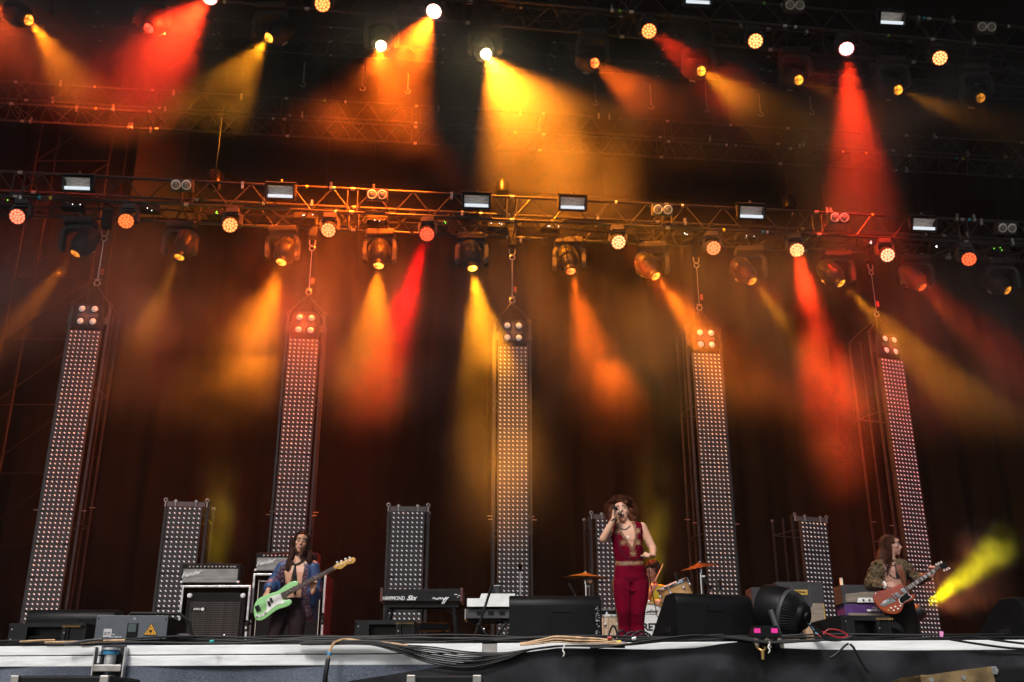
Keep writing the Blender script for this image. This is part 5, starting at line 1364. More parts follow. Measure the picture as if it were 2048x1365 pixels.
def hand_blob(B, wrist, fdir, back, thumb=1, curls=(.5, .5, .5, .5), s=1.0, spread=.05, tcurl=.4, tout=.55):
    """fdir: where the hand points; back: normal of the back of the hand; thumb: +1 thumb on the x side"""
    H = frame(wrist, fdir, back)
    def P(v): return tuple(H @ (Vector(v)*s))
    B.hull([(P((-.024, .012, 0)), .013*s), (P((.024, .012, 0)), .013*s), (P((-.034, .082, -.002)), .0115*s), (P((.034, .085, -.002)), .0115*s)])
    B.hull([(P((0, -.02, 0)), .022*s), (P((0, .02, 0)), .019*s)])
    lens = (.070, .078, .072, .056)
    for i in range(4):
        x = (-.031 + .0207*i)*-thumb*-1
        x = thumb*(.031 - .0207*i)
        c = curls[i]; p = Vector((x, .086 - (.006 if i in (0, 3) else 0), -.001)); a = 0.0
        L = lens[i]; d_ = Vector((thumb*(1.5-i)*spread, 1, 0)).normalized()
        r = (.0095, .0088, .008, .007)
        q = [p]
        for k, f in enumerate((.44, .32, .24)):
            a += c*(1.0 if k == 0 else 1.15)
            q.append(q[-1] + Vector((d_.x, cos(a), -sin(a)))*L*f)
        for k in range(3): B.hull([(P(q[k]), r[k]*s), (P(q[k+1]), r[k+1]*s)])
    t0 = Vector((thumb*.026, .026, -.006)); d1 = Vector((thumb*tout, .75, -.35)).normalized(); t1 = t0 + d1*.040
    d2 = Vector((thumb*(tout - tcurl*.9), .85, -.5)).normalized(); t2 = t1 + d2*.030; t3 = t2 + Vector((d2.x - thumb*.25*tcurl*2, d2.y, d2.z)).normalized()*.024
    B.hull([(P(t0), .014*s), (P(t1), .0115*s)]); B.hull([(P(t1), .0115*s), (P(t2), .0098*s)]); B.hull([(P(t2), .0098*s), (P(t3), .008*s)])
def strands(parent, name, paths, r, m, n=3):
    b = MB(); off = parent.location
    for p in paths:
        k = len(p); b.tube([Vector(q) - off for q in p], [r*(1 - .6*abs(2*i/(k-1)-.8)) for i in range(k)], n=n)
    o = b.build(name, m, parent, smooth=True); return o
def hair_mat(name, c, c2): 
    return mat(name, c, .75, col2=c2, scale=25, spec_=.08, lo=.3, hi=.7)

# ================================================================= the singer
YS = 10.5
def S(x, y, d=0.0): return at(1160 + x/4.266, 970 + y/4.266, YS + d)     # zoomed photo pixels
foot = on_deck(1258, YS)
sg = thing('person', 'singer in a dark red sleeveless jumpsuit holding a microphone to his mouth', 'person', (foot.x, YS, DECK))
floor_z = DECK + .02
def Zf(p, z): return Vector((p.x, p.y, z))
hc = S(352, 232, .02)
look = Vector((-.10, -.93, .30))
H = frame(hc + Vector((0, 0, -.005)), look, (-.10, .25, 1))
hipL, hipR = S(350, 870), S(505, 870)
kneeL, kneeR = S(370, 1075, -.03), S(497, 1075, -.02)
ankL = Zf(S(383, 1180, .03), DECK+.10); ankR = Zf(S(500, 1180, .02), DECK+.10)
shL, shR = S(268, 362, .01), S(525, 362, .01)
elL, wrL = S(198, 462, -.10), S(287, 292, -.17)
elR, wrR = S(622, 545, -.02), S(622, 600, -.16)
chest = S(398, 425); waist = S(420, 640, .0); pelv = S(430, 790)
def singer_core(B, g=0.0, arms=True, legs=True):
    B.hull([(S(335, 400), (.085+g, .095+g, .11+g)), (S(462, 400), (.085+g, .095+g, .11+g)), (S(345, 480), (.08+g, .105+g, .06+g)), (S(455, 480), (.08+g, .105+g, .06+g))])
    B.hull([(S(345, 480), (.078+g, .10+g, .05+g)), (S(455, 480), (.078+g, .10+g, .05+g)), (S(420, 650), (.136+g, .092+g, .05+g))])
    B.hull([(S(420, 650), (.134+g, .09+g, .05+g)), (S(372, 800, .01), (.095+g, .105+g, .08+g)), (S(486, 800, .01), (.095+g, .105+g, .08+g))])
    B.hull([(S(300, 362), .045+g), (S(500, 362), .045+g), (S(400, 350, .01), .055+g)])
    if legs:
        B.limb([S(358, 850, .0), S(366, 960, -.01), kneeL, S(378, 1190, .02), ankL], [.094+g, .083+g, .064+g, .058+g, .045+g])
        B.limb([S(503, 850, .0), S(503, 960, -.01), kneeR, S(492, 1190, .02), ankR], [.094+g, .083+g, .062+g, .056+g, .045+g])
B = Blob(); singer_core(B)
B.limb([S(392, 352, .0), S(372, 300, .01)], [.058, .054])
head_blob(B, H, 1.02, mouth=.030)
B.limb([shL, Vector(shL).lerp(elL, .45), elL], [.053, .050, .042]); B.limb([elL, Vector(elL).lerp(wrL, .35), wrL], [.042, .041, .026])
B.limb([shR, Vector(shR).lerp(elR, .45), elR], [.056, .050, .041]); B.limb([elR, Vector(elR).lerp(wrR, .4), wrR], [.041, .038, .026])
mic0 = H @ Vector((.026, .118, -.062))
hand_blob(B, wrL, (Vector(S(305, 205, -.20)) - wrL), (-.75, -.55, .1), thumb=-1, curls=(.95, 1.0, 1.05, 1.1), s=1.0, tcurl=.3, tout=.4)
hand_blob(B, wrR, (-.62, -.55, .08), (.25, -.35, .9), thumb=1, curls=(1.1, 1.15, 1.2, 1.2), s=1.0)
body = put(B.remesh('body', .0085), 'body', sg, M_skinA)
for s_, a_ in ((-1, ankL), (1, ankR)):
    q = MB(); 
    BB = Blob(); BB.hull([(a_ + Vector((0, .02, -.055)), (.038, .05, .04)), (a_ + Vector((s_*.03, -.14, -.07)), (.042, .06, .025))]); put(BB.remesh('shoe', .01), 'shoe', sg, mat('shoe_leather', (.05, .02, .02), .4))
# jumpsuit
M_suit = mat('maroon_jersey', (.105, .0006, .009), .9, spec_=.04, col2=(.14, .001, .014), scale=4, bump=.2, bscale=22)
M_trim = mat('gold_brown_trim', (.10, .035, .018), .5, col2=(.26, .12, .04), scale=85, detail=2, lo=.45, hi=.6)
B = Blob(); singer_core(B, .012)
B.limb([S(378, 1190, .02), ankL + Vector((0, 0, -.05))], [.067, .088]); B.limb([S(492, 1190, .02), ankR + Vector((0, 0, -.05))], [.065, .086])
# folds at crotch and knees
for (a_, b_) in (((395, 880), (345, 850)), ((450, 905), (395, 870)), ((470, 905), (520, 860)), ((340, 1100), (410, 1095)), ((470, 1105), (530, 1085))):
    B.hull([(S(*a_, -.092 if a_[1] < 1000 else -.075), .012), (S(*b_, -.088 if b_[1] < 1000 else -.07), .008)])
me = B.remesh('jumpsuit', .0085)
def z7(p): x, y = proj(p); return ((x-1160)*4.266, (y-970)*4.266)
V = [(318, 320), (345, 372), (392, 450), (447, 535), (470, 440), (463, 372), (440, 318), (380, 300)]
cut(me, lambda c, n: (in_poly(z7(c), V) and n.y < .45) or c.z > S(400, 322).z or (z7(c)[0] < 262 and z7(c)[1] < 430) or (z7(c)[0] > 538 and z7(c)[1] < 460))
paint(me, 1, lambda c, n: n.y < .5 and z7(c)[1] < 560 and dist_poly(z7(c), [(318, 320), (345, 372), (392, 450), (447, 535), (470, 440), (463, 372), (445, 318)], False) < 21)
paint(me, 1, lambda c, n: 648 < z7(c)[1] + .02*(z7(c)[0]-420) < 684)
side = [(235, 500), (262, 560), (283, 640), (284, 700), (270, 850), (272, 960), (290, 1050), (308, 1140), (320, 1200)]
paint(me, 1, lambda c, n: n.x < -.55 and dist_poly(z7(c), [(240, 500), (270, 570), (292, 640), (290, 700), (276, 850), (280, 960), (298, 1050), (318, 1140), (325, 1230)], False) < 10)
def diamond(cx, cy, r): return [(cx-r, cy), (cx, cy-r), (cx+r, cy), (cx, cy+r)]
dias = [(315, 398, 27), (493, 390, 24), (366, 492, 27), (494, 487, 24), (452, 585, 30)]
paint(me, 1, lambda c, n: n.y < 0 and any(in_poly(z7(c), diamond(*d)) for d in dias))
suit = put(me, 'jumpsuit', sg, [M_suit, M_trim])
# gold studs set on the cloth
from mathutils.bvhtree import BVHTree
bv = BVHTree.FromPolygons([v.co[:] for v in me.vertices], [p.vertices[:] for p in me.polygons])
camp = Vector((0, 0, ZC)) - sg.location
def stick(x, y, push=.004):
    d = (S(x, y) - Vector((0, 0, ZC))).normalized(); h = bv.ray_cast(camp, d)
    return (h[0] - d*push) if h[0] else None
M_gold = mat('gold_stud', (.50, .34, .17), .35, .6)
q = MB()
for cx, cy, r in dias:
    for i in range(-2, 3):
        for j in range(-2, 3):
            if (i+j) % 2 == 0 and abs(i)+abs(j) <= 4:
                p = stick(cx + i*r*.42, cy + j*r*.42)
                if p: q.ball(p, .0036 if (i, j) != (0, 0) else .006, n=5)
for k in range(15):
    p = stick(306 + k*17, 668 - (k-7)**2*.12)
    if p: q.ball(p, .0042, n=5)
for line in ([(333, 345), (440, 520)], [(470, 350), (456, 520)]):
    for k in range(9):
        p = stick(line[0][0] + (line[1][0]-line[0][0])*k/8 - 2, line[0][1] + (line[1][1]-line[0][1])*k/8)
        if p: q.ball(p, .0034, n=5)
o = q.build('gold_studs', M_gold, sg); o['kind'] = 'stuff'
face_parts(sg, H, 1.02, mouth=.030, eyes='open', brow=1.7)
# necklace and pendant
bvb = BVHTree.FromPolygons([v.co[:] for v in body.data.vertices], [p.vertices[:] for p in body.data.polygons])
def stickb(x, y, push=.005, fn=None):
    d = ((fn or S)(x, y) - Vector((0, 0, ZC))).normalized(); h = bvb.ray_cast(camp, d); return (h[0] - d*push) if h[0] else None
pts = [p for p in (stickb(322 + 12*k, 345 + 34*sin(pi*k/9)) for k in range(10)) if p]
if len(pts) > 3:
    q = MB(); q.tube(pts, .0055, n=5); q.build('bead_necklace', mat('dark_beads', (.05, .03, .02), .3), sg)
p = stickb(412, 443)
if p: q = MB(); q.ball(p, (.011, .005, .014), n=8); q.build('pendant', mat('pearl', (.75, .72, .62), .25), sg)
q = MB(); q.tube([wrL - sg.location + (Vector((cos(a), .2*sin(a), .0))*.030) + Vector((0, sin(a)*.022, .02*cos(a))) for a in [2*pi*i/12 for i in range(12)]], .0055, n=5, closed=True); q.build('bracelet', M_brow, sg)
# curly hair
M_curl = hair_mat('auburn_curls', (.035, .010, .006), (.13, .040, .018))
B = Blob(); 
hr = random.Random(4)
def Hp(x, y, z): return H @ Vector((x, y, z))
for k in range(70):
    a = hr.uniform(0, 2*pi); e = hr.uniform(-.95, 1); x = cos(a)*sqrt(1-e*e); y = sin(a)*sqrt(1-e*e)
    if y > .25 and e < .42: continue
    B.ell(Hp(x*.100, -.03 + y*.100, .04 + e*.102), (.038, .038, .038))
for s_ in (-1, 1):
    for k in range(7): B.ell(Hp(s_*(.108 + hr.uniform(-.008, .014)), -.03 + hr.uniform(-.05, .01), .0 - k*.020), (.036, .036, .032))
put(B.remesh('hair', .011, smooth=1), 'hair', sg, M_curl)
paths = []
for k in range(1700):
    a = hr.uniform(0, 2*pi); e = hr.uniform(-1.35, 1); ee = max(-1, min(1, e)); w_ = sqrt(max(.05, 1-ee*ee)) if e > -1 else .75
    x, y = cos(a)*w_, sin(a)*w_
    if y > .30 and e < .50: continue
    if y > .05 and e < -.6: continue
    p0 = Vector((x*.130, -.03 + y*.122, .045 + e*.124)); nrm = Vector((x, y, max(ee, -.3))).normalized()
    t1 = nrm.orthogonal().normalized(); t2 = nrm.cross(t1); ph = hr.uniform(0, 6.28); tw = hr.choice((-1, 1)); rr_ = hr.uniform(.007, .014); L = hr.uniform(.03, .062)
    pth = []
    for i in range(9):
        u = i/8; an = ph + tw*u*8.5
        v = p0 + nrm*(L*u) + t1*rr_*cos(an)*(0.4+u) + t2*rr_*sin(an)*(.4+u) + Vector((0, 0, -.018*u*u))
        pth.append(H @ v)
    paths.append(pth)
o = strands(sg, 'curls', paths, .0030, M_curl); o['kind'] = 'stuff'
# microphone and its cable
mic_dir = (Vector(S(300, 190, -.235)) - mic0)
q = MB(); m0 = mic0; md = (Vector(S(303, 250, -.30)) - m0).normalized(); md = Vector((-.38, -.85, .18)).normalized()
mict = thing('microphone', 'black handheld microphone gripped at the mouth of the singer', 'microphone', m0)
q.ball((0, 0, 0), .026, n=14); q.build('grille', mat('mic_grille', (.06, .06, .06), .3, .7), mict, smooth=True)
q = MB(); q.cyl(md*.015, md*.03, .025, n=14); q.build('collar', M_steel, mict); q = MB(); q.cyl(md*.03, md*.17, .021, .015, n=12); q.build('handle', M_blackgloss, mict, smooth=True)
end = m0 + md*.17
cp = [end, S(300, 290, -.30), S(304, 370, -.24), S(318, 450, -.20), S(345, 545, -.18), S(395, 615, -.17), S(455, 643, -.17), S(520, 625, -.17), S(562, 590, -.20), wrR + Vector((-.05, -.07, .02)), S(588, 640, -.16), S(590, 740, -.12), S(604, 850, -.06), S(630, 980, -.02), S(655, 1100, .0), S(676, 1190, .0), Zf(S(690, 1250, 0), DECK+.01), Vector((foot.x+.4, YS+.3, DECK+.01))]
def smooth_path(P, k=5):
    out = []
    for i in range(len(P)-1):
        p0 = P[max(0, i-1)]; p1 = P[i]; p2 = P[i+1]; p3 = P[min(len(P)-1, i+2)]
        for j in range(k):
            t = j/k; out.append(.5*((2*p1) + (p2-p0)*t + (2*p0-5*p1+4*p2-p3)*t*t + (3*p1-p0-3*p2+p3)*t**3))
    return out + [P[-1]]
q = MB(); q.tube(smooth_path(cp), .0045, n=6); tag(q.build('microphone_cable', M_rubber, smooth=True), 'black microphone cable looping across the chest of the singer', 'cable')

# ================================================================= the bass player
YB = 12.2
def G(x, y, d=0.0): return at(480 + x/5.25, 1040 + y/5.25, YB + d)
def z6(p): x, y = proj(p); return ((x-480)*5.25, (y-1040)*5.25)
ft = on_deck(571, YB)
bp = thing('person', 'long haired bass player with closed eyes in an open blue and purple robe', 'person', (ft.x, YB, DECK))
def bass_core(B, g=0.0, legs=True):
    B.hull([(G(530, 560), (.085+g, .09+g, .12+g)), (G(690, 560), (.085+g, .09+g, .12+g)), (G(560, 700), (.08+g, .09+g, .05+g)), (G(640, 700), (.08+g, .09+g, .05+g))])
    B.hull([(G(560, 700), (.075+g, .09+g, .05+g)), (G(640, 700), (.075+g, .09+g, .05+g)), (G(585, 820), (.135+g, .088+g, .05+g))])
    B.hull([(G(590, 830), (.13+g, .085+g, .05+g)), (G(480, 930), (.10+g, .10+g, .09+g)), (G(600, 930), (.10+g, .10+g, .09+g))])
    B.hull([(G(470, 480), .05+g), (G(755, 480), .05+g), (G(615, 455, .01), .055+g)])
hk = [G(445, 960), G(400, 1090, -.04), G(350, 1260, -.08), Zf(G(330, 1300, 0), DECK+.09)]
hk2 = [G(590, 960), G(595, 1090, -.04), G(590, 1260, -.06), Zf(G(590, 1300, 0), DECK+.09)]
hc = G(648, 232, .02)
H = frame(hc + Vector((-.005, 0, -.005)), (.18, -.95, .02), (.12, .0, 1))
B = Blob(); bass_core(B)
B.limb(hk, [.098, .088, .066, .045]); B.limb(hk2, [.098, .088, .066, .045])
B.limb([G(610, 455, .0), G(628, 370, .015)], [.062, .056])
head_blob(B, H, 1.06, mouth=.006)
shl, ell_, wrl = G(450, 490), G(352, 660, .02), G(292, 745, -.16)
shr, elr, wrr = G(775, 495), G(800, 760, .02), G(762, 745, -.17)
B.limb([shl, ell_, wrl], [.055, .045, .028]); B.limb([shr, elr, wrr], [.055, .045, .029])
hand_blob(B, wrl, Vector((-.30, -.15, -.95)), (-.55, -.8, .1), thumb=1, curls=(.5, .6, .7, .8), s=1.02, tout=.7)
hand_blob(B, wrr, Vector((.02, -.10, 1)), (.25, .9, 0), thumb=-1, curls=(.75, .75, .8, .85), s=1.08, spread=.13, tcurl=.2)
body = put(B.remesh('body', .0095), 'body', bp, M_skinB)
camp = Vector((0, 0, ZC)) - bp.location
bvb = BVHTree.FromPolygons([v.co[:] for v in body.data.vertices], [p.vertices[:] for p in body.data.polygons])
for a_ in (hk[-1], hk2[-1]):
    BB = Blob(); BB.hull([(a_ + Vector((0, .02, -.05)), (.04, .055, .04)), (a_ + Vector((0, -.15, -.065)), (.042, .06, .025))]); put(BB.remesh('boot', .01), 'boot', bp, M_blackgloss)
B = Blob(); B.hull([(G(590, 835), (.142, .098, .04)), (G(480, 935), (.114, .114, .09)), (G(600, 935), (.114, .114, .09))])
B.limb(hk, [.112, .102, .080, .075]); B.limb(hk2, [.112, .102, .080, .075])
M_pants = mat('brown_trousers', (.014, .007, .008), .8, spec_=.12, col2=(.024, .012, .013), scale=5, bump=.25, bscale=24)
me = B.remesh('trousers', .01); cut(me, lambda c, n: z6(c)[1] < 812); put(me, 'trousers', bp, M_pants)
q = MB(); pb_ = [G(500, 828, -.075), G(560, 836, -.10), G(610, 836, -.105), G(660, 828, -.08)]; q.tube([p - bp.location for p in pb_], .012, n=6); q.build('belt', M_black, bp)
# robe
M_robe = bpy.data.materials.new('patterned_robe'); M_robe.use_nodes = True; nt = M_robe.node_tree; N, L = nt.nodes, nt.links; b = N['Principled BSDF']; b.inputs['Roughness'].default_value = .55
tc = N.new('ShaderNodeTexCoord'); n1 = N.new('ShaderNodeTexNoise'); n1.inputs['Scale'].default_value = 7; n1.inputs['Detail'].default_value = 3; L.new(tc.outputs['Object'], n1.inputs['Vector'])
r1 = N.new('ShaderNodeValToRGB'); e = r1.color_ramp.elements; e[0].position = .38; e[0].color = (.018, .045, .13, 1); e[1].position = .66; e[1].color = (.05, .015, .05, 1)
x = e.new(.52); x.color = (.012, .06, .16, 1); x = e.new(.57); x.color = (.03, .012, .04, 1)
L.new(n1.outputs[0], r1.inputs[0])
vo = N.new('ShaderNodeTexVoronoi'); vo.inputs['Scale'].default_value = 55; L.new(tc.outputs['Object'], vo.inputs['Vector'])
r2 = N.new('ShaderNodeValToRGB'); r2.color_ramp.elements[0].position = .16; r2.color_ramp.elements[0].color = (1, 1, 1, 1); r2.color_ramp.elements[1].position = .22; r2.color_ramp.elements[1].color = (0, 0, 0, 1); L.new(vo.outputs['Distance'], r2.inputs[0])
mx = N.new('ShaderNodeMix'); mx.data_type = 'RGBA'; mg = N.new('ShaderNodeMath'); mg.operation = 'MULTIPLY'
r3 = N.new('ShaderNodeValToRGB'); r3.color_ramp.elements[0].position = .5; r3.color_ramp.elements[1].position = .56; L.new(n1.outputs[0], r3.inputs[0])
L.new(r2.outputs[0], mg.inputs[0]); L.new(r3.outputs[0], mg.inputs[1]); L.new(mg.outputs[0], mx.inputs[0]); L.new(r1.outputs[0], mx.inputs[6]); mx.inputs[7].default_value = (.35, .25, .38, 1); L.new(mx.outputs[2], b.inputs['Base Color'])
B = Blob(); bass_core(B, .02)
B.hull([(shl, .070), (ell_, .078)]); B.hull([(ell_, .078), (Vector(ell_).lerp(wrl, .55), .082)])
B.hull([(shr, .072), (elr, .085)]); B.hull([(elr, .085), (Vector(elr).lerp(wrr, .45), .07), (G(790, 800, -.05), .055), (G(772, 878, -.04), (.03, .05, .03))])
B.hull([(G(715, 560, -.0), (.04, .10, .08)), (G(705, 800, -.01), (.05, .09, .08)), (G(720, 980, .0), (.05, .06, .08)), (G(745, 1040, .03), (.02, .04, .02))])
B.hull([(G(755, 560, .04), (.05, .06, .08)), (G(770, 900, .08), (.05, .03, .08)), (G(775, 1010, .08), (.04, .03, .06))])
B.hull([(G(420, 560, .0), (.04, .08, .08)), (G(400, 760, .01), (.05, .07, .05))])
me = B.remesh('robe', .010)
openp = [(540, 430), (500, 500), (452, 520), (462, 600), (470, 700), (490, 830), (480, 1300), (640, 1300), (655, 1000), (640, 810), (648, 640), (668, 540), (672, 440), (640, 400)]
cut(me, lambda c, n: (in_poly(z6(c), openp) and n.y < .35) or (z6(c)[1] < 462 and 520 < z6(c)[0] < 700) or (z6(c)[1] > 800 and n.y > .2 and z6(c)[0] < 640) or (z6(c)[1] > 840 and z6(c)[0] < 640))
paint(me, 1, lambda c, n: n.y < .5 and dist_poly(z6(c), openp[:6], False) < 42 and z6(c)[1] > 430)
paint(me, 1, lambda c, n: n.y < .5 and dist_poly(z6(c), [(668, 480), (664, 640), (660, 810), (700, 930), (745, 1040)], False) < 45)
M_edge = mat('robe_border', (.045, .010, .022), .6, col2=(.32, .25, .34), scale=70, lo=.58, hi=.66, detail=2)
put(me, 'robe', bp, [M_robe, M_edge])
face_parts(bp, H, 1.06, mouth=.009, eyes='closed', brow=1.6)
# scarf
def stickB(x, y, push=.008):
    d = (G(x, y) - Vector((0, 0, ZC))).normalized(); h = bvb.ray_cast(camp, d); return (h[0] - d*push) if h[0] else None
p_ = [p for p in (stickB(*q) for q in ((545, 455), (560, 463), (585, 468), (615, 460), (645, 440), (662, 422))) if p]
q = MB(); q.tube(p_, .011, n=6); q.build('scarf', M_black, bp)
p_ = [p for p in (stickB(*q) for q in ((580, 470), (575, 520), (577, 580), (580, 640), (578, 700), (574, 780))) if p]
q = MB(); q.tube(p_, [.012, .016, .02, .022, .02, .014], n=6); q.build('scarf_tail', M_black, bp)
for k in range(5):
    p_ = [p for p in (stickB(*q) for q in ((562+k*3, 520), (545+k*6, 590), (530+k*12, 650))) if p]
    if len(p_) > 1: q = MB(); q.tube(p_, .003, n=4); q.build('scarf_fringe', M_brow, bp)
# long straight hair
def long_hair(parent, H, s, m, n, ends, seed, wave=.008, side=(1, 1), cover=.35, cover_r=None):
    r_ = random.Random(seed); paths = []
    for k in range(n):
        a = r_.uniform(-1, 1)*pi                    # 0 = forehead, +-pi = nape
        cv = (cover_r or cover) if a > 0 else cover
        if abs(a) < cv: a = (cv + r_.uniform(0, .5))*(1 if a > 0 else -1)
        q_ = 1 if a > 0 else -1
        if r_.random() > side[0 if q_ < 0 else 1]: continue
        sx, sy = sin(a), cos(a)
        top = Vector((q_*.008, .045 - .10*(abs(a)/pi)*r_.random(), .125))
        R_ = 1.0 + r_.uniform(-.02, .10)
        rim = Vector((sx*.086*R_, -.012 + sy*.092*R_, .045))
        ear = Vector((sx*.092*R_, -.014 + sy*.080*R_, -.05))
        e_ = ends(a, r_)                              # end offset relative to the head, world axes
        pth = [H @ (top*s), H @ (Vector((rim.x*.75, rim.y*.8+.01, .100))*s), H @ (rim*s), H @ (ear*s)]
        p3 = pth[-1]; pend = H.translation + e_
        ph = r_.uniform(0, 6)
        for j in range(1, 6):
            u = j/5; w = p3.lerp(pend, u); w.z = p3.z + (pend.z-p3.z)*u
            w.x = p3.x + (pend.x-p3.x)*(u**1.3) + wave*sin(ph + u*7); w.y = p3.y + (pend.y-p3.y)*(u**.8) + wave*cos(ph+u*6)
            pth.append(w)
        paths.append(smooth_path(pth, 2))
    o = strands(parent, 'hair_strands', paths, .0040*s, m); o['kind'] = 'stuff'
M_long = hair_mat('dark_brown_hair', (.018, .008, .006), (.050, .020, .014))
def skull_cap(parent, H, s, m, extra=()):
    B = Blob(); R = H.to_3x3()
    B.ell(tuple(H @ (Vector((0, -.022, .045))*s)), tuple(k*s for k in (.086, .109, .092)), R)
    for c, r in extra: B.ell(c, r)
    me = B.remesh('hair', .012, smooth=2); Hi = H.inverted()
    cut(me, lambda c, n: (Hi @ c).y > .052*s and (Hi @ c).z < .080*s and abs((Hi @ c).x) < .07*s)
    put(me, 'hair', parent, m)
g2 = [(G(560, 330, .05), (.05, .06, .13)), (G(720, 330, .06), (.04, .06, .13)), (G(520, 470, -.07), (.05, .045, .10)), (G(545, 370, -.01), (.04, .05, .10)), (G(735, 400, -.05), (.04, .045, .10)), (G(745, 410, .03), (.05, .05, .07)), (G(620, 330, .10), (.12, .05, .16)), (G(540, 240, .04), (.03, .05, .08))]
skull_cap(bp, H, 1.06, M_long, g2)
def endsB(a, r_):
    t = abs(a)/pi
    if a < 0: return Vector((-.125 - .06*r_.random() + .03*t, -.15 + .24*t + .03*r_.random(), -.33 - .12*r_.random()))
    return Vector((.105 + .06*r_.random(), -.12 + .24*t, -.24 - .12*r_.random()))
long_hair(bp, H, 1.06, M_long, 620, endsB, 8, wave=.014, cover=.82)

# the green bass: outlines traced on the plane of its body
def flat(pts, org=(480, 1040), k=5.25, Y=YB-.24): return [at(org[0]+x/k, org[1]+y/k, Y) for x, y in pts]
def slab(b, P, th, off, y=None):
    vs = [(p.x-off.x, p.z-off.z) for p in P]
    return vs
bass_org = at(480+330/5.25, 1040+880/5.25, YB-.24)
bs = thing('bass_guitar', 'mint green bass guitar with white pickguard held by the bass player', 'bass guitar', bass_org)
def rounded_prism(pts2, d, m, name, parent, y0=0.0, bev=.008):
    bm = bmesh.new(); vs = [bm.verts.new((x, y0, z)) for x, z in pts2]; f = bm.faces.new(vs)
    if f.normal.y > 0: f.normal_flip()
    r = bmesh.ops.extrude_face_region(bm, geom=[f])
    for v in r['geom']:
        if isinstance(v, bmesh.types.BMVert): v.co.y += d
    bmesh.ops.recalc_face_normals(bm, faces=bm.faces)
    if bev:
        es = [e for e in bm.edges if abs(e.verts[0].co.y - e.verts[1].co.y) < 1e-6]
        bmesh.ops.bevel(bm, geom=es, offset=bev, segments=3, affect='EDGES', profile=.6)
    bmesh.ops.triangulate(bm, faces=[f for f in bm.faces if len(f.verts) > 4])
    me = bpy.data.meshes.new(name); bm.to_mesh(me); bm.free(); me.materials.append(m)
    me.polygons.foreach_set('use_smooth', [True]*len(me.polygons))
    try: me.set_sharp_from_angle(angle=radians(40))
    except Exception: pass
    o = bpy.data.objects.new(name, me); COL.objects.link(o); o.parent = parent; return o
def loc2(pts, off, **kw): return [((p-off).x, (p-off).z) for p in flat(pts, **kw)]
def smooth2(pts, it=2):
    for _ in range(it):
        out = []
        for i in range(len(pts)):
            a, b_ = pts[i], pts[(i+1) % len(pts)]
            out += [(a[0]*.75+b_[0]*.25, a[1]*.75+b_[1]*.25), (a[0]*.25+b_[0]*.75, a[1]*.25+b_[1]*.75)]
        pts = out
    return pts
M_green = mat('mint_green_lacquer', (.26, .58, .22), .22, var=.03, coat=.6)
M_pg = mat('white_pickguard', (.72, .70, .66), .3)
M_rose = mat('rosewood', (.06, .03, .025), .45, var=.3, scale=12)
M_maple = mat('amber_maple', (.60, .31, .05), .25, var=.1, coat=.5)
body_o = [(141, 930), (150, 890), (170, 850), (205, 815), (270, 785), (330, 765), (385, 752), (430, 722), (480, 680), (530, 650), (585, 636), (612, 650), (612, 675), (585, 700), (540, 730), (505, 755), (500, 790), (475, 815), (450, 822), (455, 840), (490, 838), (525, 830), (545, 852), (538, 880), (505, 905), (455, 922), (405, 935), (355, 965), (300, 1010), (245, 1048), (195, 1060), (160, 1040), (145, 990)]
rounded_prism(smooth2(loc2(body_o, bass_org), 1), .042, M_green, 'body', bs, bev=.007)
pg = [(520, 722), (478, 745), (430, 775), (380, 790), (330, 800), (290, 830), (272, 870), (282, 905), (285, 935), (262, 965), (215, 995), (165, 1008), (172, 1022), (225, 1018), (285, 975), (345, 920), (400, 885), (450, 878), (475, 862), (455, 848), (440, 830), (445, 800), (505, 760)]
rounded_prism(smooth2(loc2(pg, bass_org), 1), .003, M_pg, 'pickguard', bs, y0=-.003, bev=0)
def bar2(p0, p1, w0, w1, d, m, name, parent, off, y0, kw={}):
    a, b_ = flat([p0, p1], **kw); a -= off; b_ -= off; dv = Vector((b_.x-a.x, 0, b_.z-a.z)).normalized(); n_ = Vector((-dv.z, 0, dv.x))
    pts = [a + n_*w0/2, b_ + n_*w1/2, b_ - n_*w1/2, a - n_*w0/2]
    return rounded_prism([(p.x, p.z) for p in pts], d, m, name, parent, y0=y0, bev=.002)
bar2((440, 795), (1000, 500), .062, .043, .022, M_maple, 'neck', bs, bass_org, -.006)
fb = bar2((438, 796), (992, 503), .060, .042, .006, M_rose, 'fingerboard', bs, bass_org, -.013)
def lerp2(a, b_, t): return (a[0]+(b_[0]-a[0])*t, a[1]+(b_[1]-a[1])*t)
A_, Bn = (438, 796), (992, 503)
nv = (503-796, 438-992)
for k in range(20):
    t = 1 - (1 - 2**(-k/12))/(1 - 2**(-20/12)); c = lerp2(A_, Bn, t); p = flat([c])[0] - bass_org
    ang = atan2((flat([Bn])[0]-flat([A_])[0]).z, (flat([Bn])[0]-flat([A_])[0]).x)
    q = MB(); q.box((p.x, -.0145, p.z), (.0022, .003, .058 - .016*t), M=Matrix.Translation((p.x, 0, p.z)) @ Matrix.Rotation(-ang, 4, 'Y') @ Matrix.Translation((-p.x, 0, -p.z))); q.build('fret', M_steel, fb)
for k in (3, 5, 7, 9, 12, 15, 17):
    t = 1 - (1 - 2**(-(k-.5)/12))/(1 - 2**(-20/12)); p = flat([lerp2(A_, Bn, t)])[0] - bass_org
    q = MB(); q.ball((p.x, -.0135, p.z), (.0055, .0015, .0055), n=8); q.build('inlay_dot', M_pg, fb)
hs = [(985, 487), (1010, 462), (1040, 447), (1090, 430), (1150, 402), (1190, 390), (1212, 402), (1212, 432), (1190, 455), (1160, 460), (1125, 465), (1095, 490), (1060, 517), (1030, 515), (1005, 510)]
rounded_prism(smooth2(loc2(hs, bass_org), 1), .016, M_maple, 'headstock', bs, y0=-.004, bev=.003)
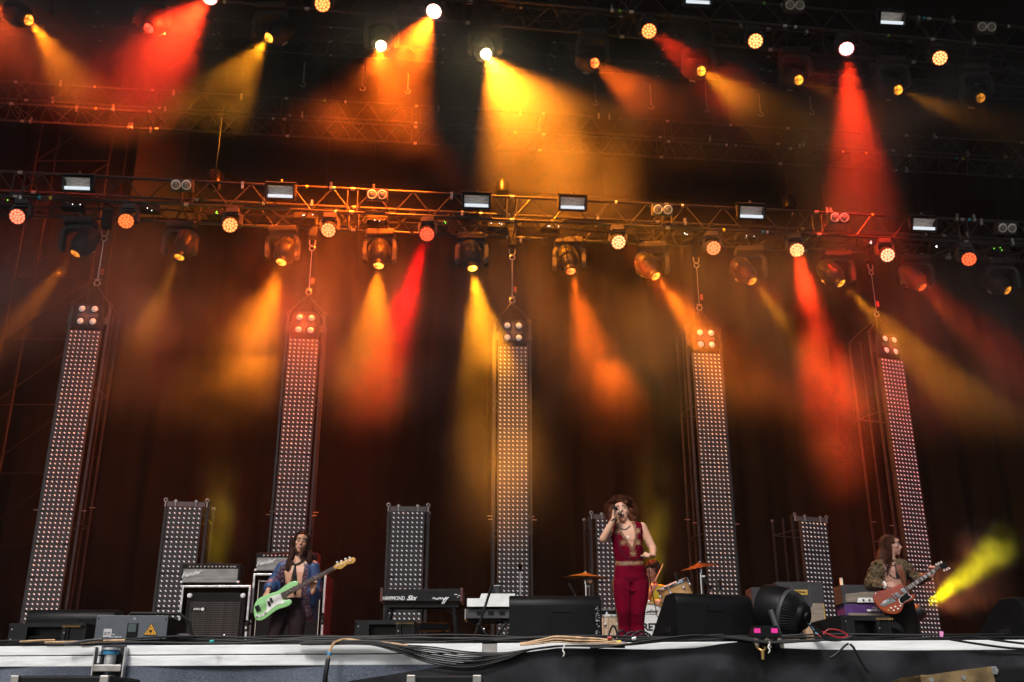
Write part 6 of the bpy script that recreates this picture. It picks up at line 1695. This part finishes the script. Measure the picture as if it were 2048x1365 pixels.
for (x_, y_) in ((1028, 474), (1072, 462), (1116, 438), (1160, 425)):
    p = flat([(x_, y_)])[0] - bass_org
    q = MB(); q.cyl((p.x, -.004, p.z), (p.x, -.022, p.z), .009, n=10); q.box((p.x-.012, .006, p.z+.034), (.022, .006, .02)); q.cyl((p.x, .004, p.z), (p.x-.010, .004, p.z+.03), .004, n=6); q.build('tuner', M_chrome, bs)
q = MB()
for k in range(4):
    o_ = (k-1.5)
    a = flat([(190 + o_*6, 930 + o_*11)])[0] - bass_org; b_ = flat([(990 + o_*2.4, 500 + o_*4.2)])[0] - bass_org
    q.cyl((a.x, -.020, a.z), (b_.x, -.018, b_.z), .0013, n=4)
q.build('strings', M_steel, bs)
p = flat([(187, 928)])[0] - bass_org
q = MB(); q.box((0, 0, 0), (.05, .012, .065), M=Matrix.Translation((p.x, -.006, p.z)) @ Matrix.Rotation(-.48, 4, 'Y')); q.build('bridge', M_blackgloss, bs)
for (x_, y_) in ((330, 842), (308, 878)):
    p = flat([(x_, y_)])[0] - bass_org
    q = MB(); q.box((0, 0, 0), (.028, .012, .052), M=Matrix.Translation((p.x, -.008, p.z)) @ Matrix.Rotation(-.48, 4, 'Y')); q.build('pickup', M_blackgloss, bs)
for (x_, y_) in ((264, 967), (220, 995), (178, 1002)):
    p = flat([(x_, y_)])[0] - bass_org
    q = MB(); q.cyl((p.x, -.003, p.z), (p.x, -.018, p.z), .012 if x_ != 220 else .006, n=12); q.build('control_knob', M_chrome, bs)
bk = [G(455, 470, -.10), G(480, 560, -.13), G(560, 640, -.14), G(600, 655, -.20)]
# ================================================================= the guitarist
YG = 12.3
def K(x, y, d=0.0): return at(1700 + x/5.46, 1040 + y/5.46, YG + d)
def z8(p): x, y = proj(p); return ((x-1700)*5.46, (y-1040)*5.46)
ft = on_deck(1800, YG)
gp_ = thing('person', 'long haired guitarist in a shaggy olive jacket looking to the right', 'person', (ft.x, YG, DECK))
def gcore(B, g=0.0):
    B.hull([(K(375, 560), (.085+g, .10+g, .12+g)), (K(520, 560), (.085+g, .10+g, .12+g)), (K(425, 730), (.085+g, .09+g, .05+g)), (K(520, 730), (.085+g, .09+g, .05+g))])
    B.hull([(K(425, 730), (.085+g, .09+g, .05+g)), (K(520, 730), (.085+g, .09+g, .05+g)), (K(500, 860), (.14+g, .10+g, .08+g))])
    B.hull([(K(330, 490), .052+g), (K(570, 490), .052+g), (K(440, 468, .01), .055+g)])
hc = K(447, 275, .02)
H = frame(hc + Vector((.0, 0, -.005)), (.93, -.36, .03), (.03, .0, 1))
B = Blob(); gcore(B)
lg1 = [K(470, 900), K(470, 1060), K(480, 1260), Zf(K(480, 1300), DECK+.09)]; lg2 = [K(590, 900), K(640, 1060), K(660, 1260), Zf(K(660, 1300, .1), DECK+.09)]
B.limb(lg1, [.10, .09, .068, .045]); B.limb(lg2, [.10, .09, .068, .045])
B.limb([K(440, 470), K(445, 385, .01)], [.06, .055])
head_blob(B, H, 1.03, mouth=.0)
shl, ell_, wrl = K(300, 510), K(235, 700, .02), K(395, 712, -.20)
shr, elr, wrr = K(590, 510), K(735, 660, .04), K(893, 600, -.16)
B.limb([shl, ell_, wrl], [.058, .046, .027]); B.limb([shr, elr, wrr], [.056, .044, .027])
hand_blob(B, wrl, Vector((1, -.18, .06)), (-.05, -.9, .45), thumb=1, curls=(.35, .35, .4, .45), s=1.0, spread=.09, tout=.5)
hand_blob(B, wrr, Vector((.15, -.15, 1)), (.3, .9, .0), thumb=-1, curls=(.95, .95, 1.0, 1.0), s=.98, spread=.12)
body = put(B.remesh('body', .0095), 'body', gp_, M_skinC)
camp = Vector((0, 0, ZC)) - gp_.location
bvb = BVHTree.FromPolygons([v.co[:] for v in body.data.vertices], [p.vertices[:] for p in body.data.polygons])
def stickK(x, y, push=.008):
    d = (K(x, y) - Vector((0, 0, ZC))).normalized(); h = bvb.ray_cast(camp, d); return (h[0] - d*push) if h[0] else None
for a_ in (lg1[-1], lg2[-1]):
    BB = Blob(); BB.hull([(a_ + Vector((0, .02, -.05)), (.04, .055, .04)), (a_ + Vector((.03, -.15, -.065)), (.042, .06, .025))]); put(BB.remesh('boot', .01), 'boot', gp_, M_blackgloss)
B = Blob(); B.hull([(K(480, 830), (.14, .10, .04)), (K(520, 900), (.155, .115, .08))]); B.limb(lg1, [.112, .102, .08, .075]); B.limb(lg2, [.112, .102, .08, .075])
put(B.remesh('trousers', .011), 'trousers', gp_, mat('black_trousers', (.006, .0035, .0035), .85, spec_=.1))
M_fur = mat('shaggy_olive_cloth', (.030, .018, .008), .85, col2=(.12, .075, .028), scale=38, bump=1.0, bscale=60, lo=.4, hi=.62, detail=6)
B = Blob(); gcore(B, .02)
rj = random.Random(6)
B.hull([(shl, .082), (ell_, .088)]); B.hull([(ell_, .088), (Vector(ell_).lerp(wrl, .62), .062)])
B.hull([(shr, .074), (elr, .07)]); B.hull([(elr, .07), (Vector(elr).lerp(wrr, .75), .05)])
for (a_, b_, r_, n_) in ((shl, ell_, .085, 46), (ell_, Vector(ell_).lerp(wrl, .6), .078, 24), (shr, elr, .07, 26)):
    for k in range(n_):
        t = rj.random(); an = rj.uniform(0, 2*pi); B.ell(tuple(Vector(a_).lerp(b_, t) + Vector((cos(an)*r_, -abs(sin(an))*r_, sin(an)*r_*.6))), (rj.uniform(.012, .022),)*3)
me = B.remesh('jacket', .009, smooth=1)
op = [(400, 430), (365, 440), (372, 560), (378, 640), (385, 760), (480, 800), (570, 800), (585, 700), (560, 640), (510, 560), (500, 440), (450, 400)]
cut(me, lambda c, n: (in_poly(z8(c), op) and n.y < .4) or (z8(c)[1] < 430 and 380 < z8(c)[0] < 520) or z8(c)[1] > 880)
paint(me, 1, lambda c, n: n.y < .4 and z8(c)[1] > 440 and dist_poly(z8(c), [(540, 520), (590, 700), (610, 800)], False) < 34)
put(me, 'jacket', gp_, [M_fur, mat('jacket_lining', (.16, .045, .02), .6, var=.2)])
face_parts(gp_, H, 1.03, mouth=.0, eyes='open', brow=1.5)
q = MB(); q.tube([wrl - gp_.location + Vector((.0, .03*cos(a), .034*sin(a))) + Vector((-.02, 0, 0)) for a in [2*pi*i/12 for i in range(12)]], .013, n=6, closed=True); q.build('cuff', M_label, gp_)
M_choker = mat('patterned_choker', (.03, .018, .008), .5, col2=(.4, .24, .06), scale=60, lo=.52, hi=.58, detail=1)
p_ = [p for p in (stickK(*q) for q in ((395, 425), (420, 440), (450, 445), (485, 440))) if p]
if len(p_) > 1: q = MB(); q.tube(p_, .014, n=6); q.build('choker', M_choker, gp_)
for nm_, ps, r_, m_ in (('bead_necklace', ((375, 470), (395, 500), (415, 560), (450, 610), (500, 635)), .0045, M_brow), ('cord_necklace', ((400, 450), (440, 485), (495, 500)), .004, M_brow)):
    p_ = [p for p in (stickK(*q) for q in ps) if p]
    if len(p_) > 1: q = MB(); q.tube(smooth_path([Vector(v) for v in p_], 3), r_, n=5); q.build(nm_, m_, gp_)
q = MB()
for ps in ((405, 493), (437, 583), (467, 620), (497, 508), (500, 632)):
    p = stickK(*ps)
    if p: q.ball(p, .006, n=6)
q.build('pearl', M_pg, gp_)
for k in range(4):
    p_ = [p for p in (stickK(*q, .015) for q in ((490+k*5, 470), (503+k*7, 540), (510+k*8, 630))) if p]
    if len(p_) > 1: q = MB(); q.tube(p_, .007, n=5); q.build('scarf_tail', M_black, gp_)
M_long2 = hair_mat('reddish_brown_hair', (.026, .009, .006), (.075, .028, .016))
g3 = [(K(370, 300, .05), (.06, .07, .12)), (K(350, 400, .05), (.065, .07, .10)), (K(330, 430, .02), (.05, .06, .06)), (K(395, 255, .05), (.075, .08, .11))]
skull_cap(gp_, H, 1.03, M_long2, g3)
def endsG(a, r_):
    t = abs(a)/pi
    if a > 0: return Vector((-.02 - .17*t - .03*r_.random(), -.13 + .08*r_.random(), -.27 - .10*r_.random() - .03*t))
    return Vector((-.04 - .14*t, .08 + .04*r_.random(), -.24 - .08*r_.random()))
long_hair(gp_, H, 1.03, M_long2, 620, endsG, 15, wave=.010, cover=.9, cover_r=1.35)

# the red brown guitar
kw = dict(org=(1700, 1040), k=5.46, Y=YG-.27)
go = at(1700+470/5.46, 1040+900/5.46, YG-.27)
gt = thing('electric_guitar', 'red brown double horned electric guitar held by the guitarist', 'guitar', go)
M_sg = mat('cherry_sunburst', (.22, .025, .008), .2, col2=(.36, .06, .014), scale=2.5, coat=.7)
bo = [(257, 850), (262, 815), (285, 785), (340, 770), (400, 762), (455, 745), (510, 715), (548, 692), (572, 700), (575, 725), (592, 735), (640, 770), (632, 795), (655, 812), (685, 815), (712, 800), (716, 825), (705, 860), (665, 885), (615, 900), (590, 915), (583, 950), (565, 990), (535, 1018), (490, 1030), (430, 1025), (370, 1002), (310, 955), (272, 900)]
rounded_prism(smooth2(loc2(bo, go, **kw), 1), .036, M_sg, 'body', gt, bev=.009)
pk = [(640, 782), (632, 800), (655, 828), (682, 828), (660, 860), (620, 882), (590, 895), (575, 920), (550, 915), (533, 890), (530, 860), (560, 830), (600, 800)]
rounded_prism(smooth2(loc2(pk, go, **kw), 1), .003, M_pg, 'pickguard_edge', gt, y0=-.0025, bev=0)
cx_ = sum(p[0] for p in pk)/len(pk); cy_ = sum(p[1] for p in pk)/len(pk)
rounded_prism(smooth2(loc2([(cx_+(x-cx_)*.90, cy_+(y-cy_)*.90) for x, y in pk], go, **kw), 1), .003, M_blackgloss, 'pickguard', gt, y0=-.0045, bev=0)
def quad(pts, d, m, name, y0, bev=.001): return rounded_prism(loc2(pts, go, **kw), d, m, name, gt, y0=y0, bev=bev)
quad([(440, 838), (505, 885), (362, 948), (320, 922)], .004, M_steel, 'tailpiece_plate', -.005)
quad([(395, 868), (450, 880), (370, 925), (345, 915)], .004, M_chrome, 'tailpiece_cover', -.010)
quad([(425, 850), (445, 845), (435, 880)], .002, M_blackgloss, 'tailpiece_mark', -.012, 0)
quad([(546, 760), (580, 741), (622, 784), (588, 806)], .010, M_chrome, 'pickup', -.012)
quad([(482, 805), (510, 788), (554, 828), (524, 852)], .010, M_steel, 'pickup', -.012)
quad([(452, 812), (466, 806), (505, 862), (493, 868)], .008, M_steel, 'bridge', -.012)
for (x_, y_) in ((447, 962), (493, 947), (476, 988), (522, 970), (548, 937)):
    p = flat([(x_, y_)], **kw)[0] - go; q = MB(); q.cyl((p.x, .0, p.z), (p.x, -.014, p.z), .011, .009, n=12); q.build('control_knob', M_pg, gt)
p = flat([(420, 985)], **kw)[0] - go; q = MB(); q.cyl((p.x, 0, p.z), (p.x, -.008, p.z), .013, n=10); q.build('jack_plate', M_brass, gt)
A2, B2 = (612, 758), (975, 512)
bar2(A2, (985, 506), .054, .042, .020, M_sg, 'neck', gt, go, -.004, kw)
f2 = bar2(A2, B2, .052, .040, .005, M_rose, 'fingerboard', gt, go, -.010, kw)
ang = atan2((flat([B2], **kw)[0]-flat([A2], **kw)[0]).z, (flat([B2], **kw)[0]-flat([A2], **kw)[0]).x)
fs_ = 22
def tk(k): return 1 - (1 - 2**(-k/12))/(1 - 2**(-fs_/12))
for k in range(fs_+1):
    p = flat([lerp2(A2, B2, tk(k))], **kw)[0] - go
    q = MB(); q.box((0, 0, 0), (.002, .003, .050 - .010*tk(k)), M=Matrix.Translation((p.x, -.0115, p.z)) @ Matrix.Rotation(-ang, 4, 'Y')); q.build('fret', M_steel, f2)
for k in (3, 5, 7, 9, 12, 15, 17, 19):
    p = flat([lerp2(A2, B2, (tk(k)+tk(k-1))/2)], **kw)[0] - go; w_ = abs(tk(k)-tk(k-1))*flat([A2], **kw)[0].__sub__(flat([B2], **kw)[0]).length*.72
    q = MB(); q.box((0, 0, 0), (w_, .002, .036), M=Matrix.Translation((p.x, -.0108, p.z)) @ Matrix.Rotation(-ang, 4, 'Y')); q.build('block_inlay', M_pg, f2)
h2_ = [(960, 515), (968, 490), (990, 478), (1020, 468), (1045, 462), (1062, 470), (1058, 490), (1072, 512), (1050, 528), (1020, 535), (995, 530), (975, 525)]
quad(smooth2(h2_, 1), .014, M_blackgloss, 'headstock', -.004, .002)
for (x_, y_) in ((943, 486), (968, 472), (997, 460), (1030, 552), (1058, 541), (1085, 528)):
    p = flat([(x_, y_)], **kw)[0] - go; c0 = flat([lerp2((1015, 500), (x_, y_), .55)], **kw)[0] - go
    q = MB(); q.cyl((c0.x, .002, c0.z), (p.x, .002, p.z), .004, n=6); q.ball((p.x, .002, p.z), (.013, .008, .011), n=8); q.build('tuner', M_pg, gt)
q = MB()
for k in range(6):
    o_ = k-2.5; a = flat([(400 + o_*4, 892 + o_*7)], **kw)[0] - go; b_ = flat([(975 + o_*2.6, 512 + o_*4)], **kw)[0] - go
    q.cyl((a.x, -.021, a.z), (b_.x, -.0145, b_.z), .0010, n=4)
q.build('strings', M_steel, gt)
pix = [at(1700+330/5.46, 1040+955/5.46, YG-.25), at(1700+340/5.46, 1040+1020/5.46, YG-.2), on_deck(1760, YG-.1, DECK+.01), on_deck(1745, YG-1, DECK+.01)]
q = MB(); q.tube(smooth_path(pix), .004, n=5); tag(q.build('guitar_cable', M_rubber, smooth=True), 'thin black cable hanging from the red brown guitar', 'cable')

# ================================================================= the drummer
YR = 14.3
def D(x, y, d=0.0): return at(1160 + x/4.266, 970 + y/4.266, YR + d)
dr = thing('person', 'drummer bent behind the kit, head down, half hidden by the singer', 'person', D(640, 980) * 1.0); dr.location.z = DECK
hc = D(618, 735); H = frame(hc, (-.55, -.75, -.45), (0, -.2, 1))
B = Blob()
B.hull([(D(580, 950, .1), (.11, .12, .16)), (D(690, 950, .1), (.11, .12, .16)), (D(640, 1100, .1), (.15, .12, .12))])
B.limb([D(625, 860, .06), D(620, 800, .02)], [.06, .055]); head_blob(B, H, 1.05)
w1 = D(612, 905, -.28); w2 = D(700, 990, -.2)
B.limb([D(560, 900, .06), D(570, 1000, -.1), w1], [.058, .048, .03]); hand_blob(B, w1, (.15, -.3, 1), (-.6, -.6, 0), thumb=1, curls=(1.1, 1.1, 1.1, 1.1))
B.limb([D(720, 900, .1), D(770, 1010, 0), w2], [.058, .048, .03]); hand_blob(B, w2, (-.7, -.5, .1), (0, -.4, .9), thumb=-1, curls=(1.1, 1.1, 1.1, 1.1))
sit = Vector((dr.location.x, YR+.15, DECK+.5))
for s_ in (-1, 1): B.limb([sit + Vector((s_*.1, 0, .1)), sit + Vector((s_*.22, -.42, .05)), Vector((sit.x + s_*.22, YR-.3, DECK+.1))], [.10, .075, .05])
B.hull([(sit + Vector((0, 0, .12)), .14), (D(640, 1080, .1), .14)])
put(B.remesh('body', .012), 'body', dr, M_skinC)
B = Blob(); B.hull([(D(585, 950, .1), (.12, .13, .165)), (D(690, 950, .1), (.12, .13, .165)), (D(640, 1110, .1), (.16, .13, .12))]); B.hull([(sit + Vector((0, 0, .12)), .155), (D(640, 1080, .1), .155)])
B.hull([(D(720, 900, .1), .075), (D(765, 990, .02), .07)])
put(B.remesh('shirt', .012), 'shirt', dr, mat('yellow_shirt', (.45, .36, .01), .8, col2=(.30, .22, .01), scale=6))
M_bl = hair_mat('black_hair', (.010, .007, .006), (.03, .018, .014))
B = Blob(); Hh = H
for k in range(60):
    a = hr.uniform(0, 2*pi); e_ = hr.uniform(-.6, 1); x = cos(a)*sqrt(1-e_*e_); y = sin(a)*sqrt(1-e_*e_)
    if y > .45 and e_ < .5: continue
    B.ell(tuple(Hh @ Vector((x*.085, -.02 + y*.09, .035 + e_*.09))), (.036,)*3)
put(B.remesh('hair', .013), 'hair', dr, M_bl)
paths = []
for k in range(260):
    a = hr.uniform(0, 2*pi); e_ = hr.uniform(-.5, 1); x = cos(a)*sqrt(1-e_*e_); y = sin(a)*sqrt(1-e_*e_)
    if y > .45 and e_ < .5: continue
    p0 = Hh @ Vector((x*.10, -.02 + y*.105, .035 + e_*.105)); paths.append([p0 + Vector((hr.uniform(-.02, .02)*u, hr.uniform(-.02, .02)*u, -.06*u*hr.uniform(.5, 1.5))) for u in (0, .35, .7, 1)])
o = strands(dr, 'hair_strands', paths, .004, M_bl); o['kind'] = 'stuff'
q = MB(); a_ = D(640, 822, -.35); b_ = D(710, 672, -.45)
stk = thing('drumstick', 'pale wooden drumstick raised beside the right arm of the singer', 'drumstick', a_)
q.tube([D(617, 872, -.30) - a_, Vector((0, 0, 0)), (b_-a_)*.9, b_ - a_], [.0085, .0085, .007, .0045], n=8); q.build('shaft', mat('hickory', (.62, .45, .26), .5), stk, smooth=True)
q = MB(); q.cyl((D(630, 843, -.33) - a_), (D(641, 820, -.352) - a_), .010, n=8); q.build('grip_tape', mat('red_grip', (.35, .02, .02), .6), stk)
th_ = thing('drum_stool', 'black round stool under the drummer', 'stool', (sit.x, sit.y, DECK))
q = MB(); q.lathe([(.16, .40), (.17, .44), (.16, .48)], n=20); q.build('seat', M_black, th_, smooth=True); q = MB(); q.cyl((0, 0, .05), (0, 0, .4), .02, n=8); q.build('post', M_chrome, th_)
for k in range(3): q = MB(); q.cyl((0, 0, .2), (.22*cos(2.1*k), .22*sin(2.1*k), .01), .01, n=6); q.build('leg', M_chrome, th_)

# ------------------------------------------------------------------ smoke and haze
SMOKE_GAIN = 1.0; SMOKE_RATE = 6.0
def volume(name, lo, hi, m, kind='stuff'):
    q = MB(); q.box(((lo[0]+hi[0])/2, (lo[1]+hi[1])/2, (lo[2]+hi[2])/2), (hi[0]-lo[0], hi[1]-lo[1], hi[2]-lo[2]))
    o = q.build(name, m); o['kind'] = kind; return o
hz = bpy.data.materials.new('haze'); hz.use_nodes = True; nt = hz.node_tree
for n in list(nt.nodes): nt.nodes.remove(n)
pv = nt.nodes.new('ShaderNodeVolumePrincipled'); pv.inputs['Density'].default_value = HAZE_DENSITY
pv.inputs['Color'].default_value = (.9, .9, .9, 1); pv.inputs['Anisotropy'].default_value = .2
mo = nt.nodes.new('ShaderNodeOutputMaterial'); nt.links.new(pv.outputs[0], mo.inputs['Volume'])
volume('haze', (-620, -620, -1), (620, 620, 19.5), hz)['label'] = 'thin even haze filling the air over the stage'

def smoke_mat(name, blobs, base=0.0, scale=.45, lo=.44, hi=.70, z0=None, z1=None, rate=6.0, offset=(0, 0, 0), lines=()):
    m = bpy.data.materials.new(name); m.use_nodes = True; nt = m.node_tree; N = nt.nodes; L = nt.links
    for n in list(N): N.remove(n)
    g = N.new('ShaderNodeNewGeometry')
    def math(op, a, b=None):
        n = N.new('ShaderNodeMath'); n.operation = op
        for i, v in enumerate((a, b)):
            if v is None: continue
            if isinstance(v, (int, float)): n.inputs[i].default_value = v
            else: L.new(v, n.inputs[i])
        return n.outputs[0]
    mp = N.new('ShaderNodeMapping'); mp.inputs['Location'].default_value = offset; L.new(g.outputs['Position'], mp.inputs[0])
    no = N.new('ShaderNodeTexNoise'); no.inputs['Scale'].default_value = scale; no.inputs['Detail'].default_value = 2.5; L.new(mp.outputs[0], no.inputs['Vector'])
    r = N.new('ShaderNodeMapRange'); r.inputs[1].default_value = lo; r.inputs[2].default_value = hi; L.new(no.outputs[0], r.inputs[0])
    env = None
    if z0 is not None:
        s = N.new('ShaderNodeSeparateXYZ'); L.new(g.outputs['Position'], s.inputs[0])
        z = N.new('ShaderNodeMapRange'); z.inputs[1].default_value = z0; z.inputs[2].default_value = z1; z.inputs[4].default_value = base
        L.new(s.outputs['Z'], z.inputs[0]); env = z.outputs[0]
    if lines:
        s = N.new('ShaderNodeSeparateXYZ'); L.new(g.outputs['Position'], s.inputs[0])
    for ((y0, sl, zc), (ry, rz), amp) in lines:
        yy = math('SUBTRACT', s.outputs['Y'], math('ADD', math('MULTIPLY', s.outputs['X'], sl), y0 - .9))
        a = math('DIVIDE', yy, ry); b_ = math('DIVIDE', math('SUBTRACT', s.outputs['Z'], zc), rz)
        l = math('SQRT', math('ADD', math('MULTIPLY', a, a), math('MULTIPLY', b_, b_)))
        f = N.new('ShaderNodeMapRange'); f.interpolation_type = 'SMOOTHSTEP'; f.inputs[1].default_value = 1.0; f.inputs[2].default_value = .0; f.inputs[3].default_value = 0; f.inputs[4].default_value = amp
        L.new(l, f.inputs[0]); env = f.outputs[0] if env is None else math('ADD', env, f.outputs[0])
    for (c, rad, amp) in blobs:
        d = N.new('ShaderNodeVectorMath'); d.operation = 'SUBTRACT'; L.new(g.outputs['Position'], d.inputs[0]); d.inputs[1].default_value = c
        e = N.new('ShaderNodeVectorMath'); e.operation = 'DIVIDE'; L.new(d.outputs[0], e.inputs[0]); e.inputs[1].default_value = rad if isinstance(rad, tuple) else (rad,)*3
        l = N.new('ShaderNodeVectorMath'); l.operation = 'LENGTH'; L.new(e.outputs[0], l.inputs[0])
        f = N.new('ShaderNodeMapRange'); f.interpolation_type = 'SMOOTHSTEP'; f.inputs[1].default_value = 1.0; f.inputs[2].default_value = .0; f.inputs[3].default_value = 0; f.inputs[4].default_value = amp
        L.new(l.outputs['Value'], f.inputs[0])
        env = f.outputs[0] if env is None else math('ADD', env, f.outputs[0])
    den = math("MULTIPLY", math("MULTIPLY", r.outputs[0], env), SMOKE_GAIN)
    pv = N.new('ShaderNodeVolumePrincipled'); pv.inputs['Color'].default_value = (.95, .95, .95, 1); pv.inputs['Anisotropy'].default_value = .2
    L.new(den, pv.inputs['Density'])
    mo = N.new('ShaderNodeOutputMaterial'); L.new(pv.outputs[0], mo.inputs['Volume'])
    m.cycles.volume_step_rate = rate
    return m
def bl(px, py, Y, r, a):
    p = at(px, py, Y); return (tuple(p), r, a)
blobs = [
 bl(845, 70, 13.3, (.8, .7, .6), .30), bl(1000, 110, 13.9, (.9, .8, .6), .25),
 bl(1000, 180, 14.3, (1.9, 1.6, 1.6), .26), bl(1100, 260, 14.9, (2.5, 1.7, 1.8), .17), bl(1150, 360, 15.8, (2.2, 1.4, 1.3), .08),
 bl(790, 150, 14.2, (1.7, 1.5, 1.5), .32),
 bl(330, 100, 13.9, (2.0, 1.6, 1.4), .30), bl(220, 150, 14.4, (1.8, 1.6, 1.2), .24), bl(50, 30, 13.2, (1.5, 1.4, 1.0), .30), bl(460, 150, 14.3, (1.0, 1.2, 1.1), .28),
 bl(505, 620, 14.4, (1.0, 1.4, 1.3), .07), bl(480, 720, 14.2, (1.2, 1.4, 1.5), .03), bl(600, 600, 14.4, (.8, 1.2, .8), .16), bl(290, 640, 14.6, (.6, 1.0, .6), .22),
 bl(1700, 280, 14.9, (1.6, 1.6, 1.7), .13), bl(1720, 440, 16.0, (1.4, 1.4, 1.2), .10), bl(1660, 720, 14.8, (1.0, 1.4, 2.4), .09), bl(1860, 205, 13.6, (.7, 1.0, .4), .25),
 bl(990, 820, 14.6, (1.3, 1.4, 2.6), .06), bl(745, 700, 14.6, (1.1, 1.4, 1.7), .06), bl(800, 600, 14.8, (.7, 1.2, .9), .10), bl(1270, 175, 13.2, (.6, .9, .5), .22), bl(1465, 180, 13.6, (.6, .9, .5), .22), bl(1355, 95, 13.2, (.5, .9, .4), .22),
]
SMOKE_GAIN = 3.3
M_smoke = smoke_mat('drifting_smoke', blobs, base=.0, lines=[((15.0, YAW, 7.2), (1.7, 2.1), .060), ((14.6, .138, 11.1), (1.8, 1.4), .055)], lo=.37, hi=.64, scale=.58, rate=SMOKE_RATE)
volume('smoke', (-12.3, 11.6, 3.6), (14.3, 17.9, 14.2), M_smoke)['label'] = 'drifting stage smoke around the trusses and beams'
# puffs lit yellow by low spotlights on the deck
def floor_puff(lab, smlab, lamp_px, lampY, tgt, Yt, blobs_, power, ang, col, gain, lo, hi, h=.75, half=(1.6, 1.2, 1.2), label2=None):
    global SMOKE_GAIN
    pc = at(tgt[0], tgt[1], Yt)
    fl = thing('floor_spotlight', lab, 'stage light', on_deck(lamp_px, lampY), 0, 'low spotlights on the deck')
    src = fl.location + Vector((0, 0, h)); aim = (pc - src).normalized()
    q = MB(); q.lathe([(.05, -.12), (.09, -.1), (.095, .06), (.075, .1)], n=18)
    q.build('body', M_head, fl, smooth=True, loc=(0, 0, h), rot=aim.to_track_quat('Z', 'Y').to_euler())
    q = MB(); q.box((0, 0, .02), (.3, .3, .04)); q.cyl((0, 0, .04), (0, 0, h-.05), .025, n=8); q.build('stand', M_plastic, fl)
    spot(fl, src + aim*.13, pc, col, power, ang, .6, .05)
    SMOKE_GAIN = gain
    m = smoke_mat('puff', [(tuple(at(x, y, Y)), r, a) for x, y, Y, r, a in blobs_], scale=2.6, lo=lo, hi=hi, rate=2.5)
    volume('smoke', (pc.x-half[0], Yt-half[1], pc.z-half[2]), (pc.x+half[0], Yt+half[1], pc.z+half[2]), m)['label'] = smlab
    SMOKE_GAIN = 1.0
floor_puff('low yellow spotlight behind the guitarist, lighting the smoke at the right', 'puff of smoke lit yellow at the lower right', 1850, 12.9, (1965, 1125), 12.5,
  [(1925, 1175, 12.5, (.60, .7, .40), 1.7), (1970, 1100, 12.5, (.40, .6, .48), 1.5), (1895, 1205, 12.5, (.22, .4, .18), 1.2)], 1500, 24, (.90, .78, .0), .17, .36, .60)
floor_puff('low yellow spotlight hidden behind the left amplifier', 'faint olive smoke above the left amplifier', 425, 15.0, (440, 1000), 15.0,
  [(438, 1060, 15.0, (.45, .7, .9), .9), (440, 980, 15.0, (.45, .7, .9), .3)], 420, 24, (1, .70, .0), .13, .3, .6, half=(.9, 1.0, 1.9))
floor_puff('low yellow spotlight hidden behind the drummer', 'faint olive smoke above the drummer', 1312, 15.3, (1310, 1000), 15.3,
  [(1310, 1080, 15.3, (.45, .7, .9), .9), (1305, 960, 15.3, (.45, .7, 1.0), .3)], 480, 24, (1, .70, .0), .12, .3, .6, half=(.9, 1.0, 1.9))
